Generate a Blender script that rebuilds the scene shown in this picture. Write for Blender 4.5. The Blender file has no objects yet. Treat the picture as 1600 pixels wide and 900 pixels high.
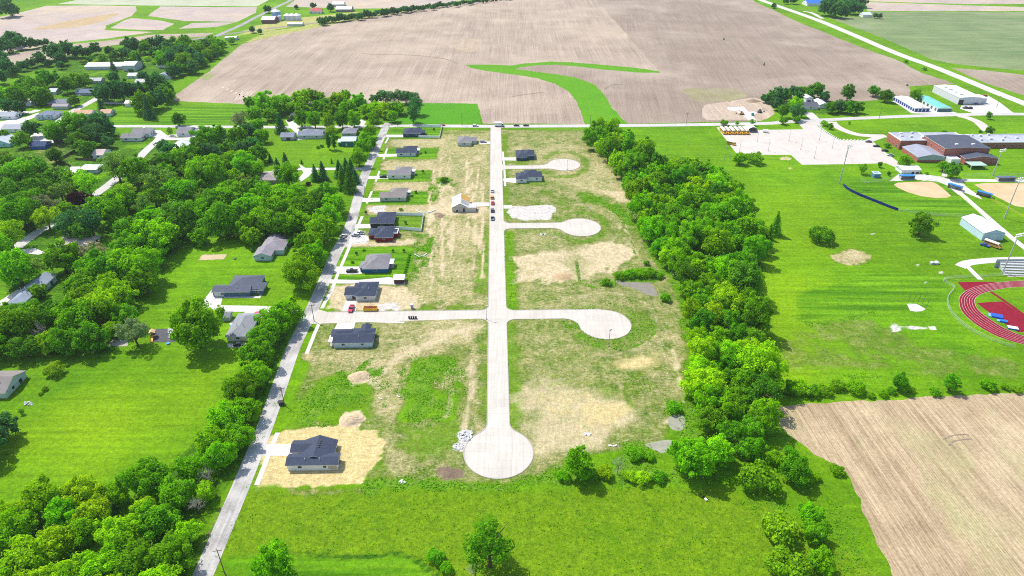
import bpy, bmesh, math, random
import numpy as np
from mathutils import Vector, Matrix
random.seed(7); RNG = np.random.default_rng(11)
SC = bpy.context.scene; COL = SC.collection
R = math.radians
# ------------------------------------------------------------------ camera model
FPX, CAMH, PITCH = 1066.67, 170.0, R(31.2)
def at(u, v, z=0.0):
    """photo pixel (1600x900) -> point of the world at height z"""
    x = (u-800)/FPX; y = (450-v)/FPX
    dz = y*math.cos(PITCH)-math.sin(PITCH); dy = math.cos(PITCH)+y*math.sin(PITCH)
    t = (z-CAMH)/dz
    return Vector((x*t, dy*t, z))
def depth(p):
    return p[1]*math.cos(PITCH)+(CAMH-p[2])*math.sin(PITCH)
def ppm(u, v):                       # pixels per metre
    return FPX/depth(at(u, v))
STREET_ROT = R(1.33)
# ------------------------------------------------------------------ object helpers
def tag(o, label=None, cat=None, group=None, kind=None):
    if label: o['label'] = label
    if cat: o['category'] = cat
    if group: o['group'] = group
    if kind: o['kind'] = kind
    return o
def empty(name, loc, rz=0.0):
    o = bpy.data.objects.new(name, None); COL.objects.link(o)
    o.location = loc; o.rotation_euler = (0, 0, rz); o.empty_display_size = 0.5
    return o
def link(name, me, parent=None, loc=None):
    o = bpy.data.objects.new(name, me); COL.objects.link(o)
    if parent: o.parent = parent
    if loc is not None: o.location = loc
    return o
class MB:
    """collects geometry, links it as one mesh object"""
    def __init__(s): s.v = []; s.f = []; s.mi = []
    def face(s, pts, mi=0):
        b = len(s.v); s.v += [tuple(p) for p in pts]; s.f.append(tuple(range(b, b+len(pts)))); s.mi.append(mi); return s
    def box(s, x0, y0, z0, x1, y1, z1, mi=0, M=None):
        c = [Vector(p) for p in ((x0,y0,z0),(x1,y0,z0),(x1,y1,z0),(x0,y1,z0),(x0,y0,z1),(x1,y0,z1),(x1,y1,z1),(x0,y1,z1))]
        if M is not None: c = [M @ p for p in c]
        b = len(s.v); s.v += [tuple(p) for p in c]
        for f in ((0,3,2,1),(4,5,6,7),(0,1,5,4),(1,2,6,5),(2,3,7,6),(3,0,4,7)):
            s.f.append(tuple(b+i for i in f)); s.mi.append(mi)
        return s
    def prism(s, prof, y0, y1, mi=0, inset=0.0):
        """profile in x,z extruded along y"""
        n = len(prof); b = len(s.v)
        s.v += [(x, y0, z) for x, z in prof] + [(x, y1, z) for x, z in prof]
        s.f.append(tuple(b+i for i in range(n))); s.mi.append(mi)
        s.f.append(tuple(b+n+i for i in reversed(range(n)))); s.mi.append(mi)
        for i in range(n):
            j = (i+1) % n
            s.f.append((b+i, b+n+i, b+n+j, b+j)); s.mi.append(mi)
        return s
    def tube(s, pts, rad, n=6, mi=0, cap=True):
        pts = [Vector(p) for p in pts]; b = len(s.v); k = len(pts)
        for i, p in enumerate(pts):
            d = (pts[min(i+1, k-1)]-pts[max(i-1, 0)]).normalized()
            a = d.orthogonal().normalized(); c = d.cross(a)
            r = rad[i] if isinstance(rad, (list, tuple)) else rad
            for q in range(n):
                t = 2*math.pi*q/n
                s.v.append(tuple(p+a*math.cos(t)*r+c*math.sin(t)*r))
        for i in range(k-1):
            for q in range(n):
                w = (q+1) % n
                s.f.append((b+i*n+q, b+i*n+w, b+(i+1)*n+w, b+(i+1)*n+q)); s.mi.append(mi)
        if cap:
            s.f.append(tuple(b+q for q in reversed(range(n)))); s.mi.append(mi)
            s.f.append(tuple(b+(k-1)*n+q for q in range(n))); s.mi.append(mi)
        return s
    def mesh(s, name, mats):
        me = bpy.data.meshes.new(name); me.from_pydata(s.v, [], s.f)
        if not isinstance(mats, (list, tuple)): mats = [mats]
        for m in mats: me.materials.append(m)
        if len(mats) > 1: me.polygons.foreach_set('material_index', s.mi)
        me.update(); return me
    def build(s, name, mats, parent=None, loc=None):
        return link(name, s.mesh(name, mats), parent, loc)
# ------------------------------------------------------------------ node helpers
class NT:
    def __init__(s, name):
        s.m = bpy.data.materials.new(name); s.m.use_nodes = True; s.nt = s.m.node_tree
        s.nt.nodes.clear(); s.out = s.n('ShaderNodeOutputMaterial')
        s._tc = None
    def n(s, t, **k):
        o = s.nt.nodes.new(t)
        for a, b in k.items(): setattr(o, a, b)
        return o
    def l(s, a, b): s.nt.links.new(a, b)
    def put(s, sock, val):
        if isinstance(val, bpy.types.NodeSocket): s.l(val, sock)
        elif isinstance(val, tuple) and len(val) == 3 and sock.type == 'RGBA': sock.default_value = (*val, 1)
        else: sock.default_value = val
    def pos(s):
        if s._tc is None: s._tc = s.n('ShaderNodeNewGeometry').outputs['Position']
        return s._tc
    def objpos(s): return s.n('ShaderNodeTexCoord').outputs['Object']
    def mapping(s, vec, scale=(1,1,1), rot=0.0, loc=(0,0,0)):
        m = s.n('ShaderNodeMapping'); s.l(vec, m.inputs['Vector'])
        m.inputs['Scale'].default_value = scale; m.inputs['Rotation'].default_value = (0, 0, rot); m.inputs['Location'].default_value = loc
        return m.outputs['Vector']
    def noise(s, vec, scale, detail=4, rough=0.55, dist=0.0, lo=0.3, hi=0.7):
        t = s.n('ShaderNodeTexNoise'); s.l(vec, t.inputs['Vector'])
        t.inputs['Scale'].default_value = scale; t.inputs['Detail'].default_value = detail
        t.inputs['Roughness'].default_value = rough; t.inputs['Distortion'].default_value = dist
        return s.rng(t.outputs['Fac'], lo, hi)
    def rng(s, v, a, b, c=0.0, d=1.0):
        r = s.n('ShaderNodeMapRange'); s.put(r.inputs['Value'], v)
        r.inputs['From Min'].default_value = a; r.inputs['From Max'].default_value = b
        r.inputs['To Min'].default_value = c; r.inputs['To Max'].default_value = d
        return r.outputs['Result']
    def math(s, op, a, b=0.0, c=0.0, clamp=False):
        m = s.n('ShaderNodeMath', operation=op); m.use_clamp = clamp
        s.put(m.inputs[0], a); s.put(m.inputs[1], b); s.put(m.inputs[2], c)
        return m.outputs[0]
    def mix(s, f, a, b, mode='MIX'):
        m = s.n('ShaderNodeMix', data_type='RGBA', blend_type=mode)
        s.put(m.inputs[0], f); s.put(m.inputs[6], a); s.put(m.inputs[7], b)
        return m.outputs[2]
    def mul(s, col, f):                # brightness
        m = s.n('ShaderNodeVectorMath', operation='SCALE'); s.put(m.inputs[0], col); s.put(m.inputs['Scale'], f)
        return m.outputs[0]
    def bump(s, h, strength=0.4, dist=0.2):
        b = s.n('ShaderNodeBump'); s.l(h, b.inputs['Height']); b.inputs['Strength'].default_value = strength; b.inputs['Distance'].default_value = dist
        return b.outputs['Normal']
    def bsdf(s, col, rough=0.9, spec=0.2, normal=None, metal=0.0):
        p = s.n('ShaderNodeBsdfPrincipled'); s.put(p.inputs['Base Color'], col); s.put(p.inputs['Roughness'], rough)
        p.inputs['Specular IOR Level'].default_value = spec; p.inputs['Metallic'].default_value = metal
        if normal is not None: s.l(normal, p.inputs['Normal'])
        s.l(p.outputs[0], s.out.inputs['Surface']); return s.m
_cache = {}
def plain(name, col, rough=0.6, spec=0.3, var=0.12, sc=1.5, metal=0.0):
    k = (name, col, rough)
    if k in _cache: return _cache[k]
    t = NT(name); n = t.noise(t.pos(), sc, 4); n2 = t.noise(t.pos(), sc*8, 2)
    c = t.mul(col, t.math('ADD', t.rng(n, 0, 1, 1-var, 1+var), t.rng(n2, 0, 1, -var*.5, var*.5)))
    _cache[k] = t.bsdf(c, rough, spec, metal=metal); return _cache[k]
def shingle(col):
    k = ('shingle', col)
    if k in _cache: return _cache[k]
    t = NT('roof_shingle'); p = t.objpos()
    a = t.noise(t.mapping(p, (1.2, 1.2, 6)), 1.4, 3); b = t.noise(p, 9, 2); c = t.noise(p, .25, 3)
    w = t.n('ShaderNodeTexWave', wave_type='BANDS', bands_direction='Z'); t.l(p, w.inputs['Vector']); w.inputs['Scale'].default_value = 2.6; w.inputs['Distortion'].default_value = 1.0
    f = t.math('ADD', t.rng(a, 0, 1, .80, 1.1), t.rng(b, 0, 1, -.14, .14)); f = t.math('ADD', f, t.rng(c, 0, 1, -.1, .1))
    f = t.math('ADD', f, t.rng(w.outputs['Fac'], 0, 1, -.06, .06))
    _cache[k] = t.bsdf(t.mul(col, f), .85, .25, t.bump(w.outputs['Fac'], .3, .05)); return _cache[k]
def metal_roof(col):
    k = ('mroof', col)
    if k in _cache: return _cache[k]
    t = NT('metal_roof'); p = t.objpos()
    w = t.n('ShaderNodeTexWave', wave_type='BANDS', bands_direction='X'); t.l(p, w.inputs['Vector']); w.inputs['Scale'].default_value = 1.1
    c = t.noise(p, .18, 4); d = t.noise(t.mapping(p, (2.5, .3, .3)), 1, 3)
    f = t.math('ADD', t.rng(w.outputs['Fac'], 0, 1, .93, 1.03), t.rng(c, 0, 1, -.1, .06)); f = t.math('ADD', f, t.rng(d, 0, 1, -.06, .03))
    _cache[k] = t.bsdf(t.mul(col, f), .5, .35, t.bump(w.outputs['Fac'], .3, .05)); return _cache[k]
def siding(col):
    k = ('siding', col)
    if k in _cache: return _cache[k]
    t = NT('wall_siding'); p = t.objpos()
    w = t.n('ShaderNodeTexWave', wave_type='BANDS', bands_direction='Z', wave_profile='SAW'); t.l(p, w.inputs['Vector']); w.inputs['Scale'].default_value = 2.2
    c = t.noise(p, .6, 4)
    f = t.math('ADD', t.rng(w.outputs['Fac'], 0, 1, .86, 1.0), t.rng(c, 0, 1, -.08, .06))
    _cache[k] = t.bsdf(t.mul(col, f), .7, .25, t.bump(w.outputs['Fac'], .3, .03)); return _cache[k]
def brick(col):
    k = ('brick', col)
    if k in _cache: return _cache[k]
    t = NT('brick_wall'); p = t.objpos()
    c = t.noise(p, .5, 4); d = t.noise(t.mapping(p, (4, 4, 13)), 1, 2)
    f = t.math('ADD', t.rng(c, 0, 1, .85, 1.1), t.rng(d, 0, 1, -.15, .15))
    _cache[k] = t.bsdf(t.mul(col, f), .85, .2); return _cache[k]
def concrete(name, col, joint=0.0, jrot=0.0, stain=.14, dirt=(.42,.36,.28), da=.25):
    t = NT(name); p = t.pos()
    a = t.noise(p, .12, 5); b = t.noise(p, 1.3, 4); e = t.noise(t.mapping(p, (1.4, .06, 1), STREET_ROT if joint else 0), .8, 4)
    f = t.math('ADD', t.rng(a, 0, 1, 1-stain, 1+stain*.5), t.rng(b, 0, 1, -stain*.5, stain*.4))
    f = t.math('ADD', f, t.rng(e, 0, 1, -stain*.9, stain*.5))
    c = t.mul(col, f)
    c = t.mix(t.math('MULTIPLY', t.noise(p, .06, 5, lo=.45, hi=.75), da), c, dirt)
    if joint:
        q = t.mapping(p, (1, 1, 1), jrot)
        br = t.n('ShaderNodeTexBrick'); t.l(q, br.inputs['Vector']); br.offset = 0.0
        br.inputs['Scale'].default_value = 1.0; br.inputs['Mortar Size'].default_value = .045; br.inputs['Mortar Smooth'].default_value = .5
        br.inputs['Brick Width'].default_value = joint; br.inputs['Row Height'].default_value = joint
        br.inputs['Color1'].default_value = (1,1,1,1); br.inputs['Color2'].default_value = (.95,.95,.94,1); br.inputs['Mortar'].default_value = (.76,.74,.70,1)
        c = t.mix(1.0, c, br.outputs['Color'], 'MULTIPLY')
    return t.bsdf(t.mul(c, .83), .85, .2)
def field_mat(name, c1, c2, row=.8, amt=.25, patch=.02, c3=None, rot=0.0, streak=1.0, seed=0, green=None):
    t = NT(name); p = t.mapping(t.pos(), (1,1,1), rot, (seed*37., seed*91., 0))
    st = t.noise(t.mapping(p, (.9, .012, 1)), 1.0, 5, .65, 0.0, .38, .64)          # long thin streaks along the rows
    st2 = t.noise(t.mapping(p, (.12, .006, 1)), 1.0, 4); sh = t.noise(t.mapping(p, (1.6, .22, 1)), 1.0, 4, .7)
    pa = t.noise(p, patch, 5, .6); fi = t.noise(p, 1.1, 3, .7); pb = t.noise(p, patch*4, 4)
    w = t.n('ShaderNodeTexWave', wave_type='BANDS', bands_direction='X'); t.l(p, w.inputs['Vector'])
    w.inputs['Scale'].default_value = 0.314/row; w.inputs['Distortion'].default_value = 3.2; w.inputs['Detail'].default_value = 3; w.inputs['Detail Scale'].default_value = .6
    c = t.mix(t.math('ADD', t.math('MULTIPLY', st, .55*streak), t.math('ADD', t.math('MULTIPLY', pa, .32), t.math('MULTIPLY', st2, .3)), clamp=True), c1, c2)
    if c3: c = t.mix(t.math('MULTIPLY', t.noise(p, patch*.8, 5, .6, .5, .48, .7), .7), c, c3)
    if green: c = t.mix(t.math('MULTIPLY', t.noise(t.mapping(p, (1,.5,1)), patch*1.3, 5, .65, .3, .5, .72), .6), c, green)
    f = t.math('ADD', t.rng(w.outputs['Fac'], 0, 1, 1-amt, 1+amt*.6), t.rng(fi, 0, 1, -.22, .22)); f = t.math('ADD', f, t.math('ADD', t.rng(pb, 0, 1, -.08, .08), t.rng(sh, 0, 1, -.16, .16)))
    return t.bsdf(t.mul(c, t.math('MULTIPLY', f, .82)), .95, .1)
def grass_mat(name, a, b, stripe=0.0, srot=0.0, swidth=3.0, clump=.35, dry=None, dryamt=.4):
    t = NT(name); p = t.pos()
    n1 = t.noise(p, .035, 5, .6); n2 = t.noise(p, .5, 4, .65); n3 = t.noise(p, 2.2, 2, .7)
    c = t.mix(t.math('ADD', t.math('MULTIPLY', n1, .6), t.math('MULTIPLY', n2, .4)), a, b)
    if dry: c = t.mix(t.math('MULTIPLY', t.noise(p, .05, 6, .7, .4, .46, .68), dryamt), c, dry)
    f = t.math('ADD', t.rng(n3, 0, 1, 1-clump*.5, 1+clump*.45), t.rng(n2, 0, 1, -clump*.3, clump*.3))
    if stripe:
        w = t.n('ShaderNodeTexWave', wave_type='BANDS', bands_direction='X'); t.l(t.mapping(p, (1,1,1), srot), w.inputs['Vector'])
        w.inputs['Scale'].default_value = .314/swidth; w.inputs['Distortion'].default_value = 1.2; w.inputs['Detail Scale'].default_value = .3
        f = t.math('ADD', f, t.rng(w.outputs['Fac'], .2, .8, -stripe, stripe))
    return t.bsdf(t.mul(c, f), .9, .1, t.bump(n3, .35, .25))
# ------------------------------------------------------------------ flat sheets on the ground
def smooth(pts, n=6, closed=True):
    out = []; k = len(pts)
    for i in range(k if closed else k-1):
        p0, p1, p2, p3 = (pts[(i+j-1) % k] if closed else pts[max(0, min(k-1, i+j-1))] for j in range(4))
        for q in range(n):
            t = q/n
            out.append(tuple(.5*(2*p1[a]+(p2[a]-p0[a])*t+(2*p0[a]-5*p1[a]+4*p2[a]-p3[a])*t*t+(3*p1[a]-p0[a]-3*p2[a]+p3[a])*t**3) for a in (0, 1)))
    if not closed: out.append(tuple(pts[-1]))
    return out
def ragged(P, amp, step):
    """break a world outline into short steps with an irregular edge"""
    if not amp: return P
    out = []; ph = random.random()*100; s = 0
    for i, a in enumerate(P):
        b = P[(i+1) % len(P)]; L = math.hypot(b[0]-a[0], b[1]-a[1])
        n = max(1, min(200, int(L/step))); nx, ny = (-(b[1]-a[1])/max(L, 1e-6), (b[0]-a[0])/max(L, 1e-6))
        for q in range(n):
            s += L/n
            d = amp*(.5*math.sin(s/(step*5)+ph)+.4*math.sin(s/(step*2.1)+ph*2)+random.uniform(-.6, .6)) if q else 0
            out.append((a[0]+(b[0]-a[0])*q/n+nx*d, a[1]+(b[1]-a[1])*q/n+ny*d))
    return out
ZSTEP = [0]
def flat_world(name, P, mat, z, label=None, cat=None, kind='structure', thick=0.0):
    if name in ('driveway', 'sidewalk', 'path', 'pad', 'sand_patch', 'ball_diamond'): ZSTEP[0] += 1; z += .0004*ZSTEP[0]
    from mathutils.geometry import tessellate_polygon
    vs = [(x, y, z) for x, y in P]
    tris = tessellate_polygon([[Vector(v) for v in vs]])
    fs = []
    for t in tris:
        a, b, c = (Vector(vs[i]) for i in t)
        fs.append(t if (b-a).cross(c-a).z > 0 else t[::-1])
    if thick:
        n = len(vs); vs = vs+[(x, y, z-thick) for x, y in P]
        fs += [(i, (i+1) % n, (i+1) % n+n, i+n) for i in range(n)]
    me = bpy.data.meshes.new(name); me.from_pydata(vs, [], fs); me.materials.append(mat); me.update()
    o = link(name, me); tag(o, label, cat, None, kind); return o
def patch(name, pts, mat, z, label, cat=None, curve=0, rag=0.0, step=2.0, **k):
    if curve: pts = smooth(pts, curve)
    return flat_world(name, ragged([tuple(at(*p)[:2]) for p in pts], rag, step), mat, z, label, cat or name.replace('_', ' '), **k)
def strip_outline(P, w):
    L = []; Rr = []
    for i, p in enumerate(P):
        a = P[max(0, i-1)]; b = P[min(len(P)-1, i+1)]
        d = math.hypot(b[0]-a[0], b[1]-a[1]); nx, ny = -(b[1]-a[1])/d, (b[0]-a[0])/d
        ww = w[i] if isinstance(w, list) else w
        L.append((p[0]+nx*ww/2, p[1]+ny*ww/2)); Rr.append((p[0]-nx*ww/2, p[1]-ny*ww/2))
    return L+Rr[::-1]
def strip(name, pts, w, mat, z, label, cat=None, curve=5, rag=0.0, **k):
    P = [tuple(at(*p)[:2]) for p in pts]
    if curve: P = smooth(P, curve, False)
    return flat_world(name, ragged(strip_outline(P, w), rag, 1.5), mat, z, label, cat or name.replace('_', ' '), **k)
# ------------------------------------------------------------------ numpy noise
def vnoise(x, y, seed=0):
    xi = np.floor(x).astype(np.int64); yi = np.floor(y).astype(np.int64); fx = x-xi; fy = y-yi
    def h(a, b):
        n = (a*374761393+b*668265263+seed*1442695041) & 0x7fffffff
        n = ((n ^ (n >> 13))*1274126177) & 0x7fffffff
        return ((n ^ (n >> 16)) & 0xffff)/65535.0
    u = fx*fx*(3-2*fx); w = fy*fy*(3-2*fy)
    return (h(xi, yi)*(1-u)+h(xi+1, yi)*u)*(1-w)+(h(xi, yi+1)*(1-u)+h(xi+1, yi+1)*u)*w
def fbm(x, y, sc, oct=4, seed=0):
    r = np.zeros_like(x); a = 1.0; tot = 0
    for i in range(oct):
        r += a*(vnoise(x/sc*2**i+17*i, y/sc*2**i+31*i, seed+i)-.5); tot += a*.5; a *= .55
    return r/tot
# ================================================================== THE GROUND
def axis(lo, hi, fine, coarse, f0, f1, ends):
    a = list(np.arange(lo, f0, coarse))+list(np.arange(f0, f1, fine))+list(np.arange(f1, hi+.1, coarse))
    return np.array([ends[0]]+a+[ends[1]])
GX = axis(-900, 900, 1.5, 5.0, -330, 340, (-20000, 20000))
GY = axis(60, 1260, 1.5, 4.0, 110, 530, (-4000, 24000))
XX, YY = np.meshgrid(GX, GY); nX, nY = len(GX), len(GY)
CH = {k: np.zeros(XX.shape) for k in ('dry', 'dirt', 'lush', 'forest', 'straw', 'gravel', 'mud', 'turf', 'meadow', 'bright')}
WN = {s: fbm(XX, YY, s, 4, 5) for s in (4, 10, 25)}
def sdf(P, X, Y):
    d = np.full(X.shape, 1e9); ins = np.zeros(X.shape, bool)
    for i in range(len(P)):
        ax, ay = P[i]; bx, by = P[(i+1) % len(P)]
        ex, ey = bx-ax, by-ay; L = ex*ex+ey*ey
        if L < 1e-9: continue
        t = np.clip(((X-ax)*ex+(Y-ay)*ey)/L, 0, 1)
        d = np.minimum(d, (X-ax-t*ex)**2+(Y-ay-t*ey)**2)
        c = ((ay > Y) != (by > Y))
        if abs(ey) > 1e-9: ins ^= c & (X < ex*(Y-ay)/ey+ax)
    d = np.sqrt(d); return np.where(ins, d, -d)
def paint(ch, pts, val, soft=3.0, namp=4.0, ns=10, curve=0, only=None, clear=(), mott=0.0, msc=10):
    if ch in ('dirt', 'straw', 'lush') and val > .3 and not clear and soft >= 2: soft *= 2.4; namp *= 1.5
    if curve: pts = smooth(pts, curve)
    P = [tuple(at(*p)[:2]) for p in pts]
    xs = [p[0] for p in P]; ys = [p[1] for p in P]; m = soft+namp+2
    i0, i1 = np.searchsorted(GX, [min(xs)-m, max(xs)+m]); j0, j1 = np.searchsorted(GY, [min(ys)-m, max(ys)+m])
    sl = (slice(j0, j1), slice(i0, i1))
    if j1 <= j0 or i1 <= i0: return
    w = np.clip((sdf(P, XX[sl], YY[sl])+namp*WN[ns][sl])/soft+.5, 0, 1)
    if mott: w = w*np.clip(1+mott*WN[msc][sl]*2.5, 0, 1)
    CH[ch][sl] = CH[ch][sl]*(1-w)+val*w
    for c in clear: CH[c][sl] *= (1-w)
def dline(ch, pts, width, val, soft=1.5, namp=1.0, curve=5, mott=0.0):
    P = smooth([tuple(at(*p)[:2]) for p in pts], curve, False)
    xs = [p[0] for p in P]; ys = [p[1] for p in P]; m = width+soft+namp+2
    i0, i1 = np.searchsorted(GX, [min(xs)-m, max(xs)+m]); j0, j1 = np.searchsorted(GY, [min(ys)-m, max(ys)+m]); sl = (slice(j0, j1), slice(i0, i1))
    X, Y = XX[sl], YY[sl]; d = np.full(X.shape, 1e9)
    for a, b in zip(P[:-1], P[1:]):
        ex, ey = b[0]-a[0], b[1]-a[1]; L = ex*ex+ey*ey+1e-9
        t = np.clip(((X-a[0])*ex+(Y-a[1])*ey)/L, 0, 1); d = np.minimum(d, (X-a[0]-t*ex)**2+(Y-a[1]-t*ey)**2)
    w = np.clip((width/2-np.sqrt(d)+namp*WN[4][sl])/soft+.5, 0, 1)
    if mott: w = w*np.clip(1+mott*WN[4][sl]*2.5, 0, 1)
    CH[ch][sl] = CH[ch][sl]*(1-w)+val*w
tk0 = random.Random(31)
def ring(u, v, ru, rv, a0, a1, n=14): return [(u+ru*math.cos(R(a0+(a1-a0)*i/n)), v+rv*math.sin(R(a0+(a1-a0)*i/n))) for i in range(n+1)]
# --- the building lots: weedy ground, half dry
LOTS = [(608,203),(920,203),(962,240),(985,300),(1012,350),(1042,400),(1074,450),(1082,520),(1072,600),(1060,660),(1030,690),(960,705),(880,715),(845,745),(780,757),(580,750),(395,764),(430,690),(480,580),(520,480),(560,370)]
paint('dry', LOTS, .47, 3, 2, 10)
# middle strip between the houses and the main street
paint('dry', [(668,232),(764,232),(763,482),(640,480),(650,400),(660,330)], .76, 4, 4, 10, mott=.35, msc=25)
paint('dry', [(690,212),(764,208),(764,240),(640,236)], .72, 3, 3)
paint('dry', [(742,372),(763,370),(763,455),(738,458)], .02, 1.5, 1, 4)
paint('dry', [(742,372),(763,370),(763,455),(738,458)], .26, 4, 3, 4)
paint('dry', [(650,470),(740,462),(740,486),(640,486)], .30, 3, 4)
paint('lush', [(655,366),(680,370),(678,400),(650,420),(645,440),(640,405)], .75, 3, 5, 4, mott=.6, msc=4)
paint('lush', [(684,277),(704,275),(702,286),(686,288)], .9, 2, 3, 4)
paint('lush', [(672,285),(690,290),(688,310),(674,318),(664,300)], .6, 2, 4, 4, mott=.6, msc=4)
paint('dirt', [(690,316),(760,314),(764,332),(735,338),(690,336),(668,330),(650,322)], .72, 3, 4, 4)
paint('mud', [(678,333),(694,332),(694,341),(680,342)], .8, 2, 2, 4)
# bare strips between the west houses
for q in ([(598,252),(680,252),(680,268),(596,268)], [(588,286),(676,284),(674,300),(584,302)], [(572,322),(664,320),(662,334),(568,336)], [(612,218),(700,216),(700,230),(610,230)]):
    paint('dry', q, .85, 2, 3, 4); paint('dirt', q, .42, 3, 4, 4)
paint('gravel', [(575,323),(602,321),(600,331),(574,332)], .7, 2, 3, 4)
paint('dirt', [(536,378),(575,378),(640,374),(655,372),(652,382),(560,388),(540,386)], .85, 2, 3, 4)
paint('gravel', [(536,360),(572,362),(572,380),(540,384)], .9, 2, 2, 4)
paint('dirt', [(512,446),(560,442),(630,447),(648,462),(655,484),(600,486),(540,486),(512,480)], .93, 2, 3, 4)
paint('gravel', [(592,474),(618,474),(632,484),(594,486)], .9, 1.5, 2, 4)
paint('dry', [(645,446),(690,446),(700,470),(650,480)], .8, 3, 4, 4)
# lawns in the lots
def lawn(pts, dry=0.0): paint('dry', pts, dry, 1.2, .8, 4, clear=('dirt', 'lush', 'gravel')); paint('turf', pts, .9, 1.2, .8, 4)
lawn([(612,202),(690,200),(687,217),(606,217)]); lawn([(601,232),(686,231),(682,248),(596,248)]); lawn([(592,266),(678,266),(676,283),(584,284)], .1)
lawn([(577,298),(672,299),(668,319),(566,320)]); lawn([(553,336),(662,337),(657,362),(548,360)], .25)
lawn([(534,387),(640,385),(648,392),(641,425),(630,432),(612,436),(508,440)], .0); lawn([(846,268),(866,268),(869,290),(793,292),(805,286)], .1)
lawn([(500,500),(625,504),(632,540),(618,552),(482,552)], .42)
paint('dry', [(600,505),(632,507),(634,545),(590,552)], .6, 4, 6, 4)
# the near left block
paint('dry', [(470,548),(620,548),(640,520),(680,498),(756,500),(757,520),(700,540),(660,556),(600,580),(540,572),(468,562)], .82, 3, 4, 10)
paint('dirt', [(604,560),(640,548),(690,510),(757,504),(757,516),(705,530),(680,545),(640,562),(610,584),(590,600),(545,596),(580,578)], .66, 3, 5, 4)
paint('dirt', [(545,596),(560,588),(578,576),(584,598),(580,604),(560,598)], .95, 2, 2, 4)
paint('dry', [(585,600),(625,560),(632,600),(622,660),(590,664),(582,640)], .74, 3, 4, 4)
paint('dry', [(730,545),(757,530),(760,680),(725,680),(735,600)], .70, 3, 4, 4)
dline('dirt', [(735,560),(738,600),(730,640),(722,670)], 3, .6, 2, 2)
paint('lush', [(458,630),(500,600),(545,575),(600,572),(606,600),(590,625),(585,655),(560,640),(530,640),(520,668),(428,672),(440,640)], .72, 3, 8, 4, mott=.7, msc=10)
paint('dry', [(458,630),(500,600),(545,580),(590,604),(585,655),(520,668),(428,672)], .12, 4, 5, 10)
paint('lush', [(636,558),(690,556),(700,562),(702,600),(698,640),(690,658),(624,656),(630,600)], .8, 2, 5, 4, mott=.6, msc=10); paint('lush', [(700,560),(720,564),(730,610),(722,660),(694,658),(700,620)], .5, 2, 3, 4, mott=.5, msc=4)
for u_ in (693, 701, 709): dline('dirt', [(u_, 575), (u_-1, 620), (u_-4, 655)], .8, .6, .8, .5, mott=.5)
paint('dry', [(636,558),(715,560),(728,600),(712,662),(624,656)], .1, 3, 4)
paint('dirt', [(534,641),(564,640),(568,652),(562,667),(530,668)], .98, 1.5, 2, 4, clear=('lush',))
paint('dry', [(600,668),(715,660),(760,690),(730,720),(690,735),(640,745),(596,745),(594,700)], .30, 4, 5, 10, mott=.4)
paint('dry', [(640,715),(720,712),(725,728),(640,745),(600,745),(610,725)], .62, 6, 6, 4, mott=.6)
paint('mud', smooth([(683,731),(700,727),(718,731),(730,744),(712,749),(690,748)], 4), .9, 1.5, 1, 4)
paint('gravel', [(718,672),(735,672),(742,690),(722,706),(706,702)], .8, 1.5, 3, 4)
# yellow straw yard round the near house
paint('straw', [(416,684),(445,672),(520,668),(592,672),(597,692),(594,716),(580,738),(566,756),(500,762),(404,762),(407,735)], 1.0, 1.5, 2.5, 4, clear=('dry', 'lush', 'dirt'))
paint('dirt', [(440,670),(520,666),(592,672),(590,677),(520,675),(440,680)], .7, 1.5, 1.5, 4)
paint('dry', [(412,735),(440,737),(436,752),(404,754)], .8, 2, 2, 4); paint('straw', [(412,735),(440,737),(436,752),(404,754)], .45, 3, 2, 4)
# east side
paint('dry', [(790,205),(915,206),(950,240),(975,280),(980,300),(930,298),(880,300),(792,300)], .52, 4, 5, 10, mott=.5)
paint('dry', [(795,228),(900,232),(955,262),(985,318),(960,310),(900,292),(860,280),(868,268)], .74, 3, 5, 4)
paint('dirt', [(905,293),(950,296),(978,300),(986,318),(970,316),(940,302)], .7, 2, 3, 4)
dline('dirt', [(790,226),(830,218),(880,212)], 2, .4, 2, 1)
paint('gravel', [(796,322),(862,320),(870,328),(858,345),(812,344),(796,336)], .97, 2, 3, 4)
paint('lush', [(906,300),(930,304),(975,325),(995,350),(1010,370),(985,355),(955,330),(925,318),(904,312)], .85, 2, 3, 4)
def ring(u, v, ru, rv, a0, a1, n=14): return [(u+ru*math.cos(R(a0+(a1-a0)*i/n)), v+rv*math.sin(R(a0+(a1-a0)*i/n))) for i in range(n+1)]
for (u, v, r) in ((907,355,31), (945,506,42), (881,257,27)):
    k = .5
    dline('dry', ring(u, v, r*1.3, r*k*1.45, -150, 150), 5.5, .34, 2, 1.5); dline('lush', ring(u, v, r*1.3, r*k*1.4, -150, 150), 5, .42, 2, 2, mott=.7)
    dline('dirt', ring(u, v, r*1.95, r*k*2.3, -120, 100), 2.0, .55, 2, 1.5)
paint('dry', [(800,362),(880,366),(890,385),(800,395)], .66, 3, 4, 4, mott=.4)
paint('lush', [(830,375),(880,372),(895,385),(860,395),(822,393)], .28, 3, 3, 4)
paint('dirt', [(803,400),(840,394),(895,392),(935,378),(975,382),(1000,398),(975,410),(940,432),(900,438),(870,440),(806,440)], .93, 2.5, 5, 4)
paint('dirt', [(880,398),(905,396),(935,420),(895,440)], .5, 3, 5, 4)
dline('lush', [(900,408),(904,430),(908,442),(930,450)], 1.6, .9, 1, .5); dline('mud', [(900,406),(905,440)], .9, .6, 1, .3)
paint('lush', [(958,428),(985,420),(1020,416),(1036,426),(1038,440),(1000,442),(962,440)], 1.0, 1.5, 2, 4)
paint('lush', [(936,440),(958,436),(964,444),(940,447)], .95, 1, 2, 4)
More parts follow.
